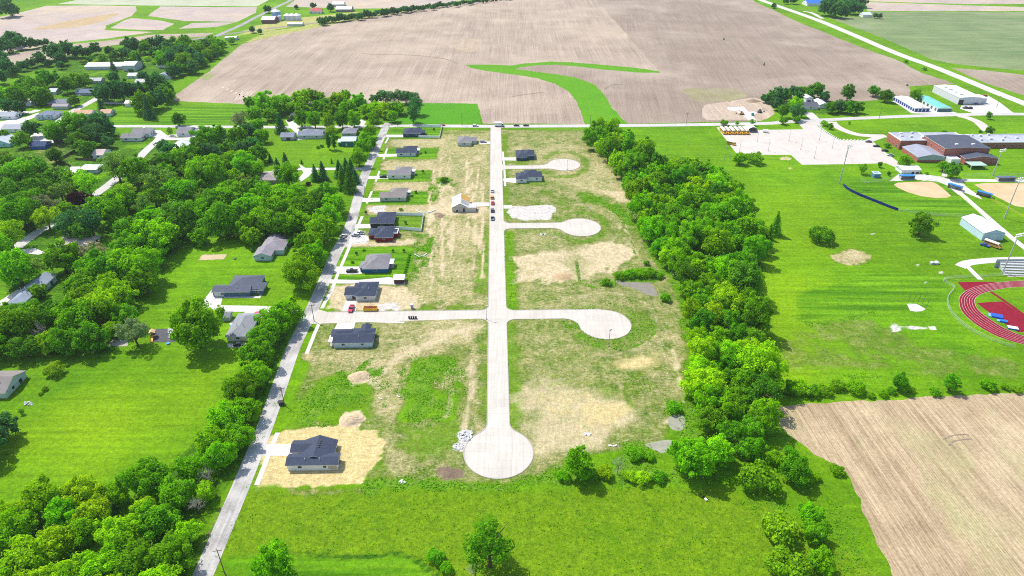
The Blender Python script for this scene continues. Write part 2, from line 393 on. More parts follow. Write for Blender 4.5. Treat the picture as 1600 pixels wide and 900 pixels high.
paint('mud', [(1010,405),(1024,410),(1020,416),(990,418)], .5, 1.5, 2, 4)
paint('dry', [(800,445),(960,446),(1040,470),(1060,490),(990,480),(800,482)], .55, 4, 5, 10, mott=.4)
paint('lush', [(880,452),(1010,462),(1070,500),(1066,540),(1030,500),(990,480)], .3, 4, 5, 10)
paint('dry', [(822,520),(880,520),(900,545),(880,562),(832,560)], .7, 3, 5, 4)
paint('dry', [(1000,535),(1060,520),(1066,560),(1040,590),(960,580),(950,562)], .78, 4, 5, 4)
paint('straw', [(960,560),(1020,552),(1032,568),(1000,582),(965,578)], .75, 4, 4, 4)
paint('dirt', [(808,598),(850,590),(900,598),(950,600),(985,620),(1000,650),(985,680),(930,692),(870,700),(838,700),(806,660)], .62, 5, 7, 10)
paint('straw', [(890,600),(945,598),(985,630),(992,668),(950,680),(900,676),(880,640)], .62, 5, 7, 4, mott=.6, msc=10)
paint('straw', [(830,610),(870,606),(900,630),(850,650)], .5, 4, 6, 4, mott=.5)
paint('dry', [(800,545),(825,540),(815,600),(798,640)], .4, 3, 3, 4)
paint('lush', [(945,580),(1000,575),(1040,600),(1020,640),(990,620)], .32, 4, 6, 10, mott=.4)
paint('dry', [(838,660),(880,690),(900,700),(870,730),(838,742)], .62, 3, 4, 4)
dline('dirt', [(1052,545),(1062,590),(1066,640),(1040,660)], 2.2, .7, 2, 2); dline('dirt', [(968,600),(975,640),(980,668)], 1.2, .6, 1.5, 2)
dline('dry', [(795,365),(797,420),(799,480)], 6, .16, 3, 2); dline('lush', [(795,365),(797,420),(799,480)], 5, .4, 3, 3, mott=.7); dline('dry', [(757,350),(756,400),(755,480)], 4, .3, 3, 3, mott=.5); dline('dry', [(756,500),(755,600),(756,660)], 4, .3, 3, 3, mott=.5); dline('dry', [(799,505),(802,600),(806,660)], 6, .26, 3, 3); dline('dry', [(789,210),(791,300),(793,340)], 4, .25, 3, 2)
paint('dry', [(810,505),(900,508),(930,548),(1000,552),(1060,500),(1066,540),(1000,600),(900,590),(810,590)], .45, 8, 8, 10, mott=.5, msc=25)
for k in range(46):
    u = tk0.uniform(662, 760); v = tk0.uniform(236, 478); u = max(u, 694 if v < 330 else 676); s_ = tk0.uniform(5, 13); ch_ = tk0.choice(['dry', 'dry', 'dirt', 'green'])
    paint('dry' if ch_ != 'dirt' else 'dirt', ring(u, v, s_, s_*tk0.uniform(.35, .7), 0, 360, 9)[:-1], {'dry': .92, 'dirt': .5, 'green': .36}[ch_], 5, 7, 4, mott=.4, msc=4)
for k in range(60):
    u = tk0.uniform(800, 1010); v = tk0.uniform(210, 690); s_ = tk0.uniform(6, 17); ch_ = tk0.choice(['dry', 'green', 'dirt', 'green'])
    if u > 900 and v < 300: continue
    paint('dry' if ch_ != 'dirt' else 'dirt', ring(u, v, s_, s_*tk0.uniform(.35, .6), 0, 360, 9)[:-1], {'dry': .85, 'dirt': .42, 'green': .30}[ch_], 6, 8, 4, mott=.4, msc=4)
for k in range(26):
    u = tk0.uniform(470, 755); v = tk0.uniform(552, 740); s_ = tk0.uniform(6, 14)
    if v > 668 and u < 600: continue
    paint('dry', ring(u, v, s_, s_*tk0.uniform(.35, .7), 0, 360, 9)[:-1], tk0.choice([.3, .3, .8]), 6, 8, 4, mott=.4, msc=4)
# the hay ring round the nearest side court, wheel tracks over the lots
paint('dry', smooth([(893,502),(905,490),(950,484),(1000,488),(1024,506),(1012,528),(975,543),(935,540),(905,522)], 4), .36, 1.5, 1.5, 4); paint('lush', smooth([(893,502),(905,490),(950,484),(1000,488),(1024,506),(1012,528),(975,543),(935,540),(905,522)], 4), .40, 1.2, 1.5, 4, mott=.5, msc=4)
dline('lush', [(880,503),(905,524),(935,542),(975,546),(1014,530),(1027,506)], 1.6, .8, 1, 1)
tk = random.Random(12)
for k in range(32):
    u = tk.uniform(668, 755); v0 = tk.uniform(235, 330); v1 = v0+tk.uniform(60, 160); dx = tk.uniform(-6, 6)
    for o in (0, 1.6): dline(tk.choice(['dirt', 'dry']), [(u+o*1.1, v0), (u+dx*.5+tk.uniform(-2, 2)+o*1.3, (v0+v1)/2), (u+dx+o*1.6, min(v1, 478))], 1.0, .80, .8, .6)
for k in range(7):
    f = k/6; P_ = [(880+20*f, 300+3*k), (930+14*f, 306+5*k), (968+8*f, 330+5*k), (982+6*f, 365+4*k), (992+6*f, 400)]
    dline(tk.choice(['dirt', 'dry', 'lush']), P_, .9, .6, 1, .8)
for k in range(9):
    u = tk.uniform(800, 1000); v = tk.uniform(540, 680); L = tk.uniform(30, 70)
    for o in (0, 3.5): dline(tk.choice(['dry', 'dirt', 'mud']), [(u, v+o), (u+L*.5, v+tk.uniform(-8, 8)+o), (u+L, v+tk.uniform(-14, 14)+o)], .7, .55, .8, .6)
for k in range(8):
    u = tk.uniform(595, 640); v = tk.uniform(560, 600)
    dline(tk.choice(['dirt', 'dry']), [(u, v), (u-6, v+30), (u-12, v+60)], .9, .7, 1, .8)
for k in range(6):
    u = 660+k*13; dline('dry', [(u, 560), (u+3, 610), (u+1, 655)], .6, .5, .8, .8, mott=.8)
for k in range(10):
    v = 506+k*4.2; dline('dirt', [(596,v), (612,v+1), (628,v)], .5, .6, .6, .4)
# lush fringe along the strip of woods
paint('lush', [(985,340),(1010,360),(1074,450),(1100,520),(1110,600),(1120,690),(1070,700),(1064,640),(1072,600),(1074,540),(1060,460),(1020,400)], .75, 3, 4, 4, clear=('dry',), mott=.25, msc=4)
paint('lush', [(975,694),(1010,690),(1030,712),(1020,728),(980,724)], .95, 1.5, 2, 4)
paint('lush', [(1040,628),(1066,624),(1068,648),(1042,650)], 1.0, 1.5, 1.5, 4)
paint('lush', [(840,742),(880,728),(1060,722),(1130,730),(1140,745),(1060,760),(880,765),(780,762)], .7, 3, 4, 4, mott=.3, msc=4)
paint('lush', [(572,748),(590,742),(620,746),(700,752),(780,757),(780,766),(690,764),(600,764),(575,782),(570,765)], .9, 1.5, 2.5, 4, mott=.3, msc=4)
paint('dry', [(445,762),(570,762),(566,772),(450,775)], .45, 2, 2, 4)
# meadow in front, ditch line and mown corner
paint('meadow', [(385,768),(580,765),(800,768),(900,762),(1120,762),(1200,790),(1390,900),(1000,990),(330,990),(335,880)], 1.0, 3, 3, 10)
paint('lush', [(900,765),(1120,765),(1200,800),(1180,790),(1000,780)], .3, 4, 5, 4, mott=.6, msc=4)
paint('lush', [(1130,740),(1180,735),(1330,745),(1345,800),(1395,905),(1240,905),(1200,830),(1150,770)], .40, 5, 6, 10, mott=.6)
DITCH = [(440,866),(500,867),(560,871),(590,868),(630,866),(655,880),(690,905)]
paint('lush', [(440,868),(560,873),(630,868),(690,910),(400,940)], .0, 2, 1, 4); paint('turf', [(440,868),(560,873),(630,868),(690,910),(400,940)], 1.0, 2, 1, 4, clear=('meadow',))
dline('forest', DITCH, 1.3, 1.0, 1.2, .3)
paint('turf', [(345,900),(352,868),(440,866),(430,910)], 1.0, 2, 1, 4, clear=('meadow',))
paint('bright', smooth([(80,640),(180,615),(240,650),(180,710),(90,730),(50,690)], 4), .9, 25, 10, 25); paint('bright', smooth([(300,570),(350,575),(320,640),(240,700),(230,650)], 4), .45, 20, 10, 25); paint('bright', smooth([(1180,430),(1290,440),(1260,600),(1215,590)], 4), .6, 20, 10, 25); paint('bright', smooth([(1200,300),(1280,300),(1330,380),(1240,420),(1190,400)], 4), .3, 20, 10, 25); paint('bright', smooth([(900,800),(1100,790),(1230,850),(1250,900),(1000,900)], 4), .55, 15, 12, 25)
# verge of the old road
for v in (('mud'),): dline(v, [(300,880),(355,775),(402,665),(430,598)], 2.2, .5, 2, 1.5)
# school grounds: bare circle, dry grass, worn patches
paint('dry', ring(1330,402,30,11,0,360,20), .95, 2, 4, 4); paint('dirt', ring(1335,400,16,6,0,360,12), .5, 2, 3, 4)
paint('dry', [(1225,525),(1300,500),(1370,500),(1440,540),(1520,545),(1600,560),(1600,600),(1480,590),(1330,575),(1225,575)], .33, 6, 6, 10, mott=.6, msc=10)
paint('turf', [(1325,280),(1500,285),(1540,340),(1500,335),(1400,328),(1330,300)], 1.0, 1.5, .5, 4); paint('turf', [(1245,460),(1360,430),(1480,432),(1480,470),(1400,492),(1330,492),(1250,500)], .95, 3, 2, 10); paint('bright', [(1255,465),(1310,452),(1320,490),(1262,497)], .5, 5, 2, 10)
dline('lush', [(1245,500),(1280,505),(1330,495),(1360,490)], 4, .6, 3, 2); dline('lush', [(1330,588),(1420,586),(1470,570),(1520,545)], 4, .5, 3, 2)
for q in ([(1428,413),(1436,410),(1440,415),(1432,418)], [(1465,425),(1474,422),(1476,427),(1468,430)], [(1455,433),(1461,431),(1463,435),(1457,437)], [(1442,441),(1450,437),(1452,444),(1444,446)], [(1449,455),(1458,454),(1459,458),(1451,459)], [(1356,365),(1368,363),(1368,366),(1360,368)], [(1487,499),(1494,498),(1494,501),(1488,502)], [(1450,455),(1458,455),(1456,458),(1450,458)]):
    m_ = (sum(p_[0] for p_ in q)/4, sum(p_[1] for p_ in q)/4); paint('gravel', [(m_[0]+(p_[0]-m_[0])*.7, m_[1]+(p_[1]-m_[1])*.7) for p_ in q], .75, 1.2, .8, 4)
paint('dirt', [(1218,246),(1230,244),(1239,248),(1232,251),(1220,250)], .7, 1, .5, 4); paint('dirt', [(1230,262),(1238,261),(1240,264),(1231,265)], .6, 1, .5, 4)
paint('dirt', ring(1495,437,10,4,0,360,10), .3, 2, 2, 4)
paint('gravel', [(1389,503),(1396,503),(1402,506),(1425,509.5),(1452,511),(1452,515),(1425,515),(1405,517.5),(1392,519),(1387,511)], .9, 1.2, 1.2, 4, mott=.55, msc=4)
# left lawns
paint('dry', [(185,605),(200,590),(216,586),(212,596),(192,608)], .8, 1.5, 1.5, 4)
paint('dry', [(60,560),(350,560),(300,720),(20,760)], .07, 6, 5, 10)
paint('dry', [(40,225),(60,225),(118,218),(118,245),(90,262),(60,250)], .4, 3, 3, 4)
paint('turf', [(265,165),(392,166),(390,196),(178,196),(172,170)], .9, 2, 1, 4)
paint('straw', [(372,70),(415,48),(470,42),(500,30),(560,24),(700,14),(640,24),(500,44),(400,64)], .5, 3, 4, 10)
paint('straw', [(360,58),(400,40),(480,26),(560,18),(660,15),(560,30),(470,40),(400,52)], .55, 3, 4, 10)
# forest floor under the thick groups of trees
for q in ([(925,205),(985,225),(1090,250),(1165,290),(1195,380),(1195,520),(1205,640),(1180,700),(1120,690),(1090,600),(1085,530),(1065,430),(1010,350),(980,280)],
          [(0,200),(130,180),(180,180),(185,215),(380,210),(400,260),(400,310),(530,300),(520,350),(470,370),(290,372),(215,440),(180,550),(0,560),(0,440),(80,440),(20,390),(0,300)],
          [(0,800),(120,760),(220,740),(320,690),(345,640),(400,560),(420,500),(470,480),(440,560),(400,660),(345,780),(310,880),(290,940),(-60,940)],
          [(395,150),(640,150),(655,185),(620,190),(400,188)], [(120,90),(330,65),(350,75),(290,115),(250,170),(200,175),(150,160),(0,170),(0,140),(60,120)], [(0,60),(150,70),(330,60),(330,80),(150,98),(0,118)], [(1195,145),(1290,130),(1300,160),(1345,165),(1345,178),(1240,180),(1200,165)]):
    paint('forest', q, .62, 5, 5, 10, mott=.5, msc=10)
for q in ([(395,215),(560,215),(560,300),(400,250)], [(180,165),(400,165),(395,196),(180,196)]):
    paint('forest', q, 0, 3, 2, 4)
mg = bpy.data.meshes.new('ground')
vv = np.stack([XX, YY, np.zeros_like(XX)], -1).reshape(-1, 3).astype(np.float32)
ii = np.arange(nX*nY).reshape(nY, nX)
ff = np.stack([ii[:-1, :-1], ii[:-1, 1:], ii[1:, 1:], ii[1:, :-1]], -1).reshape(-1)
mg.vertices.add(len(vv)); mg.vertices.foreach_set('co', vv.reshape(-1))
mg.loops.add(len(ff)); mg.loops.foreach_set('vertex_index', ff.astype(np.int32))
nf = len(ff)//4; mg.polygons.add(nf); mg.polygons.foreach_set('loop_start', np.arange(0, nf*4, 4, dtype=np.int32))
mg.update(calc_edges=True)
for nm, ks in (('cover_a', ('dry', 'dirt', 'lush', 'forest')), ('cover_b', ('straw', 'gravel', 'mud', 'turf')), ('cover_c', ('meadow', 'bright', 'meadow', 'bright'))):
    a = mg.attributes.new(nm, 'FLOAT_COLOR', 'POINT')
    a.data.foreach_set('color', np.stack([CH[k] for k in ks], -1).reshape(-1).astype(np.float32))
def ground_mat():
    t = NT('ground_cover'); p = t.pos()
    def attr(n):
        a = t.n('ShaderNodeAttribute', attribute_name=n); s = t.n('ShaderNodeSeparateColor'); t.l(a.outputs['Color'], s.inputs[0])
        return list(s.outputs)+[a.outputs['Alpha']]
    dry, dirt, lush, forest = attr('cover_a'); straw, gravel, mud, turf = attr('cover_b')
    meadow, bright = attr('cover_c')[:2]
    px1 = t.noise(p, 1.05, 2, .6, .4, .36, .64); px2 = t.noise(p, .42, 3, .65, .3, .36, .64)
    big = t.noise(p, .014, 5, .55); mid = t.noise(p, .09, 5, .6); fine = t.noise(p, .75, 4, .7); vfine = t.noise(p, 2.4, 2, .7)
    spk = t.noise(t.mapping(p, (.55, 1.3, 1), .4), .8, 5, .75, .8); spk2 = t.noise(t.mapping(p, (1.4, .3, 1), .1), .6, 4, .7); lump = t.noise(p, .22, 4, .65, .6)
    mow = t.noise(t.mapping(p, (.03, .55, 1), .12), 1.0, 3); mow2 = t.noise(t.mapping(p, (.02, .30, 1), -.35), 1.0, 3)
    c = t.mix(mid, (.078, .222, .003), (.135, .305, .004))
    c = t.mix(t.math('MULTIPLY', big, .5), c, (.190, .345, .005))
    c = t.mix(t.math('MULTIPLY', t.noise(p, .03, 6, .7, .5, .5, .72), .5), c, (.046, .170, .003))
    c = t.mul(c, t.rng(t.noise(p, .011, 3, .5, .6, .35, .65), 0, 1, .84, 1.10))
    c = t.mix(t.math('MULTIPLY', bright, .6), c, (.25, .39, .005))
    mow3 = t.noise(t.mapping(p, (.012, .20, 1), .2), 1.0, 2, .5, 0, .4, .6); tf = t.mix(mow3, (.062, .185, .003), (.140, .315, .007)); tf = t.mul(tf, t.rng(mow, 0, 1, .92, 1.08)); c = t.mix(turf, c, tf)
    c = t.mul(c, t.math('ADD', t.rng(fine, 0, 1, .84, 1.12), t.math('ADD', t.rng(vfine, 0, 1, -.16, .16), t.math('ADD', t.rng(mow, 0, 1, -.13, .13), t.rng(mow2, 0, 1, -.10, .10)))))
    # unmown meadow: olive green with dark tufts and seed heads
    me = t.mix(lump, (.076, .185, .003), (.158, .275, .005)); me = t.mix(t.math('MULTIPLY', big, .45), me, (.185, .28, .010))
    me = t.mix(t.rng(t.math('ADD', t.math('MULTIPLY', fine, .6), t.math('MULTIPLY', spk, .4)), .62, .86), me, (.035, .135, .003))
    me = t.mul(me, t.math('ADD', t.rng(vfine, 0, 1, .66, 1.28), t.rng(fine, 0, 1, .14, -.14)))
    c = t.mix(t.math('MULTIPLY', meadow, 1.0), c, me)
    def lay(c, a, n, col, w=.3):
        f = t.math('DIVIDE', t.math('SUBTRACT', t.math('MULTIPLY', a, 1+w), n), w, clamp=True)
        return t.mix(f, c, col)
    # half-dry weeds: olive green, straw coloured stalks, paler specks
    weed = t.mix(lump, (.090, .175, .010), (.200, .262, .026))
    stalk = t.mix(spk, (.33, .27, .09), (.64, .54, .29))
    cl = t.math('ADD', t.math('MULTIPLY', spk, .26), t.math('ADD', t.math('MULTIPLY', lump, .30), t.math('MULTIPLY', mid, .44)))
    dcol = t.mix(t.rng(t.math('ADD', dry, t.math('MULTIPLY', t.math('SUBTRACT', cl, .5), 1.15)), .30, .98), weed, stalk)
    hay = t.noise(t.mapping(p, (.8, 1.7, 1), -.5), .62, 3, .6, 1.4, .50, .66); tuft = t.noise(t.mapping(p, (1.2, .8, 1), .9), .70, 3, .6, 1.2, .52, .68)
    dcol = t.mix(t.math('MULTIPLY', tuft, .55), dcol, (.070, .150, .012))
    dcol = t.mix(t.math('MULTIPLY', hay, t.rng(dry, .2, .8, .08, .62)), dcol, (.72, .64, .42))
    dcol = t.mul(dcol, t.math('ADD', t.rng(vfine, 0, 1, .64, 1.05), t.math('ADD', t.rng(spk2, 0, 1, -.12, .12), t.rng(big, 0, 1, -.08, .06))))
    c = t.mix(t.math('DIVIDE', t.math('SUBTRACT', t.math('MULTIPLY', dry, 1.9), t.math('MULTIPLY', spk, .55)), .5, clamp=True), c, dcol)
    dr = t.mix(lump, (.40, .305, .15), (.63, .51, .30)); dr = t.mix(t.math('MULTIPLY', spk, .55), dr, (.78, .68, .47)); dr = t.mix(t.math('MULTIPLY', t.noise(p, .11, 5, .7, .8, .52, .75), .55), dr, (.27, .23, .085)); dr = t.mul(dr, t.math('ADD', t.rng(spk2, 0, 1, .80, 1.06), t.rng(vfine, 0, 1, -.14, .12)))
    c = lay(c, dirt, t.math('ADD', t.math('MULTIPLY', spk, .4), t.math('MULTIPLY', lump, .6)), dr, .75)
    st = t.mix(spk, (.47, .36, .13), (.68, .56, .29)); st = t.mul(st, t.math('ADD', t.rng(vfine, 0, 1, .84, 1.12), t.rng(lump, 0, 1, -.06, .06)))
    c = lay(c, straw, t.math('ADD', t.math('MULTIPLY', spk, .5), t.math('MULTIPLY', lump, .5)), st, .75)
    tf2 = t.noise(p, .35, 4, .65, .8, .45, .70)
    lu = t.mix(fine, (.055, .185, .003), (.135, .325, .006)); lu = t.mix(t.math('MULTIPLY', lump, .6), lu, (.20, .32, .022)); lu = t.mix(t.math('MULTIPLY', hay, .22), lu, (.48, .46, .20)); lu = t.mix(t.math('MULTIPLY', tf2, .6), lu, (.030, .135, .003)); lu = t.mul(lu, t.rng(vfine, 0, 1, .62, 1.2))
    c = lay(c, lush, t.math('ADD', t.math('MULTIPLY', fine, .6), t.math('MULTIPLY', lump, .4)), lu, .4)
    gr = t.mix(spk, (.40, .36, .31), (.68, .65, .60)); c = lay(c, gravel, t.math('ADD', t.math('MULTIPLY', fine, .6), t.math('MULTIPLY', spk, .4)), gr, .4)
    mu = t.mix(mid, (.16, .115, .075), (.27, .20, .14)); c = lay(c, mud, fine, mu, .35)
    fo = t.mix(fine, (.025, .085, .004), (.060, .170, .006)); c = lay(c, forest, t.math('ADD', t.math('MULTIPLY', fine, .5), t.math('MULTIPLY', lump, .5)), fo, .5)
    c = t.mul(c, t.math('MULTIPLY', t.math('ADD', t.rng(px1, 0, 1, .87, 1.13), t.rng(px2, 0, 1, -.11, .11)), .95))
    return t.bsdf(c, .95, .08, t.bump(t.math('ADD', t.math('MULTIPLY', fine, .7), vfine), .5, .3))
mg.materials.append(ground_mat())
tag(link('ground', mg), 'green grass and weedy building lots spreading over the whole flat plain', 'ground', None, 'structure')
# ================================================================== FARMLAND
Z1, Z2, Z3, Z4, Z5 = .012, .024, .036, .048, .060
TAN1, TAN2 = (.285, .215, .158), (.505, .405, .315)
mf_light = field_mat('stubble_light', TAN1, TAN2, 1.1, .07, .008, (.60,.49,.36), green=None)
mf_dark = field_mat('stubble_brown', (.25,.187,.138), (.385,.303,.235), 1.1, .06, .008, (.52,.43,.34), R(6), seed=2)
mf_far = field_mat('stubble_far', (.40,.315,.27), (.54,.45,.39), 1.2, .04, .01, (.60,.48,.30), R(40), seed=3)
mf_pale = field_mat('pale_crop', (.36,.40,.25), (.55,.55,.40), 2.0, .05, .01, (.50,.52,.36), R(30), seed=4)
mf_green = field_mat('young_crop', (.070,.155,.055), (.27,.325,.145), 1.5, .05, .007, (.38,.36,.22), R(90), 1.3, 5)
mf_near = field_mat('stubble_near', (.265,.185,.100), (.575,.44,.275), .80, .13, .03, (.60,.49,.30), R(-3), 1.15, 6, (.42,.42,.18))
m_water_grass = grass_mat('waterway_grass', (.070,.235,.004), (.110,.29,.006), .012, 0, 7, .25)
UP = [(727,101),(765,101),(800,102.5),(820,99),(860,96),(900,98),(950,102),(1000,107),(1029,111),(1031,114)]
LOW = [(1000,113.5),(950,109.5),(900,103.5),(870,101),(840,102),(812,105.5),(806,108)]
patch('ploughed_field', [(270,158),(272,150),(300,130),(330,108),(360,84),(380,68),(430,56),(520,38),(640,17),(790,-4),(925,-8),(970,40),(1031,111),(1029,114),(985,160),(978,193),(915,195),(800,193),(755,193),(750,176),(746,163),(660,161),(400,163),(392,163)], mf_light, Z1, 'wide pale tan stubble field behind the cross road, left of the colour seam', 'field', rag=1.2, step=6)
patch('ploughed_field', [(925,-8),(1080,-8),(1168,-6),(1182,4),(1215,19),(1240,31),(1330,68),(1400,93),(1440,114),(1492,131),(1420,135),(1424,143),(1427,152),(1345,158),(1290,158),(1200,162),(1190,189),(1100,190.5),(980,193.5),(940,150),(905,126),(830,112),(800,108),(860,98),(1031,113)], mf_dark, Z2, 'brownish stubble field between the green waterway and the diagonal highway', 'field', rag=1.0, step=6)
patch('grass_waterway', UP+LOW+[(830,111),(870,116),(905,123),(930,133),(942,146),(955,165),(970,183),(982,195),(915,196),(911,184),(905,170),(899,156),(889,144),(868,131),(840,122),(800,116),(760,111),(735,106)], m_water_grass, Z3, 'forked bright green grass waterway curving through the tan field', 'waterway', rag=1.0, step=5)
m_verge = grass_mat('verge_grass', (.115,.30,.008), (.20,.40,.02), clump=.3)
patch('lawn', [(660,161),(746,162),(748,178),(753,193),(600,194),(640,180)], grass_mat('mown_grass', (.055,.22,.004), (.080,.27,.005), .012, 0, 4, .25), Z2, 'square of bright mown grass beside the tan field, north of the cross road', 'lawn', rag=.8, step=4)
patch('ploughed_field', [(-60,70),(-60,36),(-20,30),(30,20),(72,9),(150,8.5),(213,9.5),(214,16),(206,25),(165,40),(163,47),(240,50),(170,60),(100,67),(0,84),(-60,96)], mf_far, Z1, 'far left tan field with an ochre patch, beyond the tree line', 'field', rag=1.0, step=8)
patch('ploughed_field', [(-60,100),(0,88),(75,73),(170,63),(240,54),(335,51),(322,57),(230,63),(160,73),(70,96),(0,106),(-60,118)], mf_light, Z1, 'thin pale strip of tan field along the hedge at the far left', 'field', rag=1.0, step=8)
patch('ploughed_field', [(231,25),(251,10),(330,11),(401,11),(400,20),(370,34),(290,33)], mf_far, Z1, 'far tan field beside the asphalt road, above the grass fork', 'field', rag=1.0, step=8)
patch('ploughed_field', [(172,44),(190,34),(205,28),(250,32),(272,37),(255,47),(220,47)], mf_far, Z1, 'small almond shaped tan field enclosed by green grass strips', 'field', rag=1.0, step=8)
patch('ploughed_field', [(279,45),(300,36),(340,35),(368,35),(340,42)], mf_far, Z1, 'smallest tan sliver of field beside the far asphalt road', 'field', rag=.8, step=8)
patch('crop_field', [(90,6),(130,-2),(160,-16),(430,-16),(420,0),(400,10),(220,8.5)], mf_pale, Z1, 'pale green crop field at the very top left', 'field', rag=1.0, step=10)
patch('ploughed_field', [(446,10.5),(480,-14),(800,-14),(720,1),(640,13),(560,13.5)], mf_far, Z1, 'pinkish tan field behind the red roofed farmhouse', 'field', rag=1.0, step=8)
patch('crop_field', [(1298,29),(1315,26),(1352,26),(1360,19),(1480,18.5),(1700,19.5),(1720,112),(1600,110),(1540,105),(1480,98),(1452,92),(1400,68),(1350,48)], mf_green, Z1, 'dark and pale mottled young crop field right of the highway', 'field', rag=1.5, step=8)
patch('ploughed_field', [(1352,-14),(1700,-14),(1720,7),(1500,6),(1352,2)], mf_far, Z1, 'pink strip of field at the very top right', 'field', rag=1.0, step=8)
patch('ploughed_field', [(1352,3),(1500,8),(1600,11),(1720,12),(1700,17),(1480,17.5),(1356,17.5)], mf_far, Z1, 'second pink strip of field, above the mottled crop', 'field', rag=1.0, step=8)
patch('ploughed_field', [(1487,106.5),(1540,110),(1600,117),(1740,130),(1760,200),(1600,149),(1540,130)], mf_dark, Z1, 'brown triangle of field right of the highway', 'field', rag=1.0, step=6)
patch('ploughed_field', [(1207,640),(1250,632),(1330,627),(1480,619),(1600,615),(1760,610),(2000,940),(1412,940),(1393,898),(1370,850),(1347,800),(1337,770),(1322,737),(1300,724),(1262,700),(1236,682),(1212,655)], mf_near, Z1, 'large near tan stubble field with clear rows at lower right', 'field', rag=.9, step=2.5)
# construction spot beside the far road
m_dirt = field_mat('bare_dirt', (.40,.30,.215), (.60,.48,.37), 3, .05, .06, None, seed=8)
patch('dirt_lot', [(1100,165),(1130,160),(1160,155),(1180,153),(1200,162),(1210,176),(1190,189),(1160,187),(1120,188),(1100,185)], m_dirt, Z3, 'bare brown dirt lot with a new concrete slab beside the cross road', 'dirt lot', curve=3, rag=.8, step=3)
patch('grass_patch', [(1065,140),(1100,139),(1140,138),(1168,150),(1120,160),(1090,158)], field_mat('thin_grass', (.27,.225,.125), (.36,.345,.175), 1.5, .05, .02, (.34,.28,.21), seed=9), Z3, 'thin greenish growth on the brown stubble field', 'grass patch', curve=4, rag=5, step=3)
patch('grass_patch', [(315,122),(322,116),(334,117),(330,122),(320,125)], field_mat('field_weeds', (.26,.28,.10), (.32,.36,.14), 1.5, .05, .05, seed=10), Z3, 'green weed spot in the left end of the tan field', 'grass patch', curve=4, rag=1, step=4)
m_tyre = field_mat('worn_soil', (.20,.15,.105), (.34,.27,.20), 1.5, .05, .05, seed=11); m_chaff = field_mat('chaff', (.52,.43,.32), (.66,.56,.44), 1.5, .05, .05, seed=12); m_och = field_mat('ochre_soil', (.42,.30,.15), (.56,.42,.24), 1.5, .05, .02, seed=13, rot=R(40))
def tr(pts, w, m, lab, z=Z5): strip('tyre_track', pts, w, m, z, lab, 'track', 5, .5)
tr([(566,84),(600,85),(640,86),(690,91),(715,99)], 1.6, m_tyre, 'thin dark drainage line across the tan field'); tr([(800,151),(825,147),(850,144)], 1.8, m_tyre, 'dark squiggle in the light field left of the waterway'); tr([(945,140),(955,133),(980,131)], 1.6, m_tyre, 'dark curved line in the brown field right of the waterway')
for k in range(6): u = 347+k*6.5; tr([(u, 138+k*2.8), (u+3.5, 135.5+k*2.8)], 2.2, m_chaff, 'pale chaff streak in the left end of the tan field')
for k in range(5): u = 366+k*4.6; tr([(u, 158-k*.8), (u+13, 143-k*.2)], 1.3, m_chaff, 'long pale chaff streak in the left end of the tan field')
tr([(1474,687),(1482,683),(1492,680),(1505,679),(1514,680)], .6, m_tyre, 'curved wheel mark in the near tan field, upper', Z2); tr([(1482,697),(1490,690),(1504,687),(1518,686)], .6, m_tyre, 'curved wheel mark in the near tan field, lower', Z2)
patch('soil_patch', [(50,46),(90,36),(140,27),(185,21),(170,30),(150,36),(110,43)], m_och, Z3, 'ochre streak in the far left tan field', 'soil patch', curve=4, rag=3, step=5); patch('soil_patch', [(705,70),(720,60),(745,62),(748,76),(728,82)], field_mat('pale_soil', (.38,.29,.20), (.52,.42,.30), 1.5, .05, .03, seed=15), Z3, 'pale brown blotch in the middle of the tan field', 'soil patch', curve=4, rag=3, step=5)
# ================================================================== ROADS
m_street = concrete('street_concrete', (.655,.60,.525), 3.9, STREET_ROT, .11, da=.2)
m_conc = concrete('concrete', (.69,.65,.605), 0, 0, .10, da=.15)
m_lot = concrete('parking_concrete', (.65,.585,.52), 0, 0, .12, (.56,.47,.38), .55)
m_asph = concrete('asphalt', (.50,.475,.445), 0, 0, .28, (.66,.63,.59), .9)
m_road = concrete('chip_seal', (.60,.57,.54), 0, 0, .12, (.46,.44,.41), .4)
m_hwy = concrete('highway_concrete', (.64,.60,.55), 0, 0, .08, (.58,.53,.47), .4)
m_track = plain('running_track', (.21,.008,.022), .85, .15, .10, .25)
m_white = plain('white_paint', (.78,.78,.76), .6, .3, .05)
m_kerb = plain('kerb_concrete', (.36,.335,.30), .85, .2, .12)
strip('road', [(640,196.5),(780,197.5),(800,197.3),(1000,196),(1190,193),(1225,190.5),(1290,187.2),(1400,182.3),(1500,179.2),(1560,178.3),(1640,178.5)], 7.0, m_road, Z4, 'pale two lane cross road in front of the big tan field', 'road')
strip('road', [(-60,205),(60,200),(180,197.3),(300,197.8),(390,198.5),(500,198.5),(640,196.5)], 6.0, m_road, Z4, 'western stretch of the cross road in front of the mown field', 'road')
strip('road', [(607,192),(602,200),(583,243),(566,285),(548,350),(523,400),(503,448),(490,478),(460,540),(438,600),(411,675),(368,780),(316,902),(300,940)], 6.0, m_asph, Z5, 'worn dark asphalt road running down the left of the new houses', 'road')
strip('highway', [(1160,-18),(1185,-2),(1210,7.5),(1275,30.5),(1330,53),(1400,83),(1455,103),(1500,121),(1560,146),(1600,161.5),(1680,195)], 11.0, m_hwy, Z5, 'broad pale highway running diagonally across the upper right', 'highway')
strip('road', [(480,-16),(455,0),(432,11),(400,27),(375,40),(345,53),(325,62)], 7.0, concrete('old_asphalt', (.36,.34,.33), 0, 0, .15), Z5, 'far grey road past the farm at upper left', 'road')
strip('railway', [(230,74),(300,62),(345,55),(400,47),(450,41),(500,35)], 7.0, concrete('ballast', (.30,.26,.24), 0, 0, .2), Z4, 'grey ballasted railway line below the farm', 'railway')
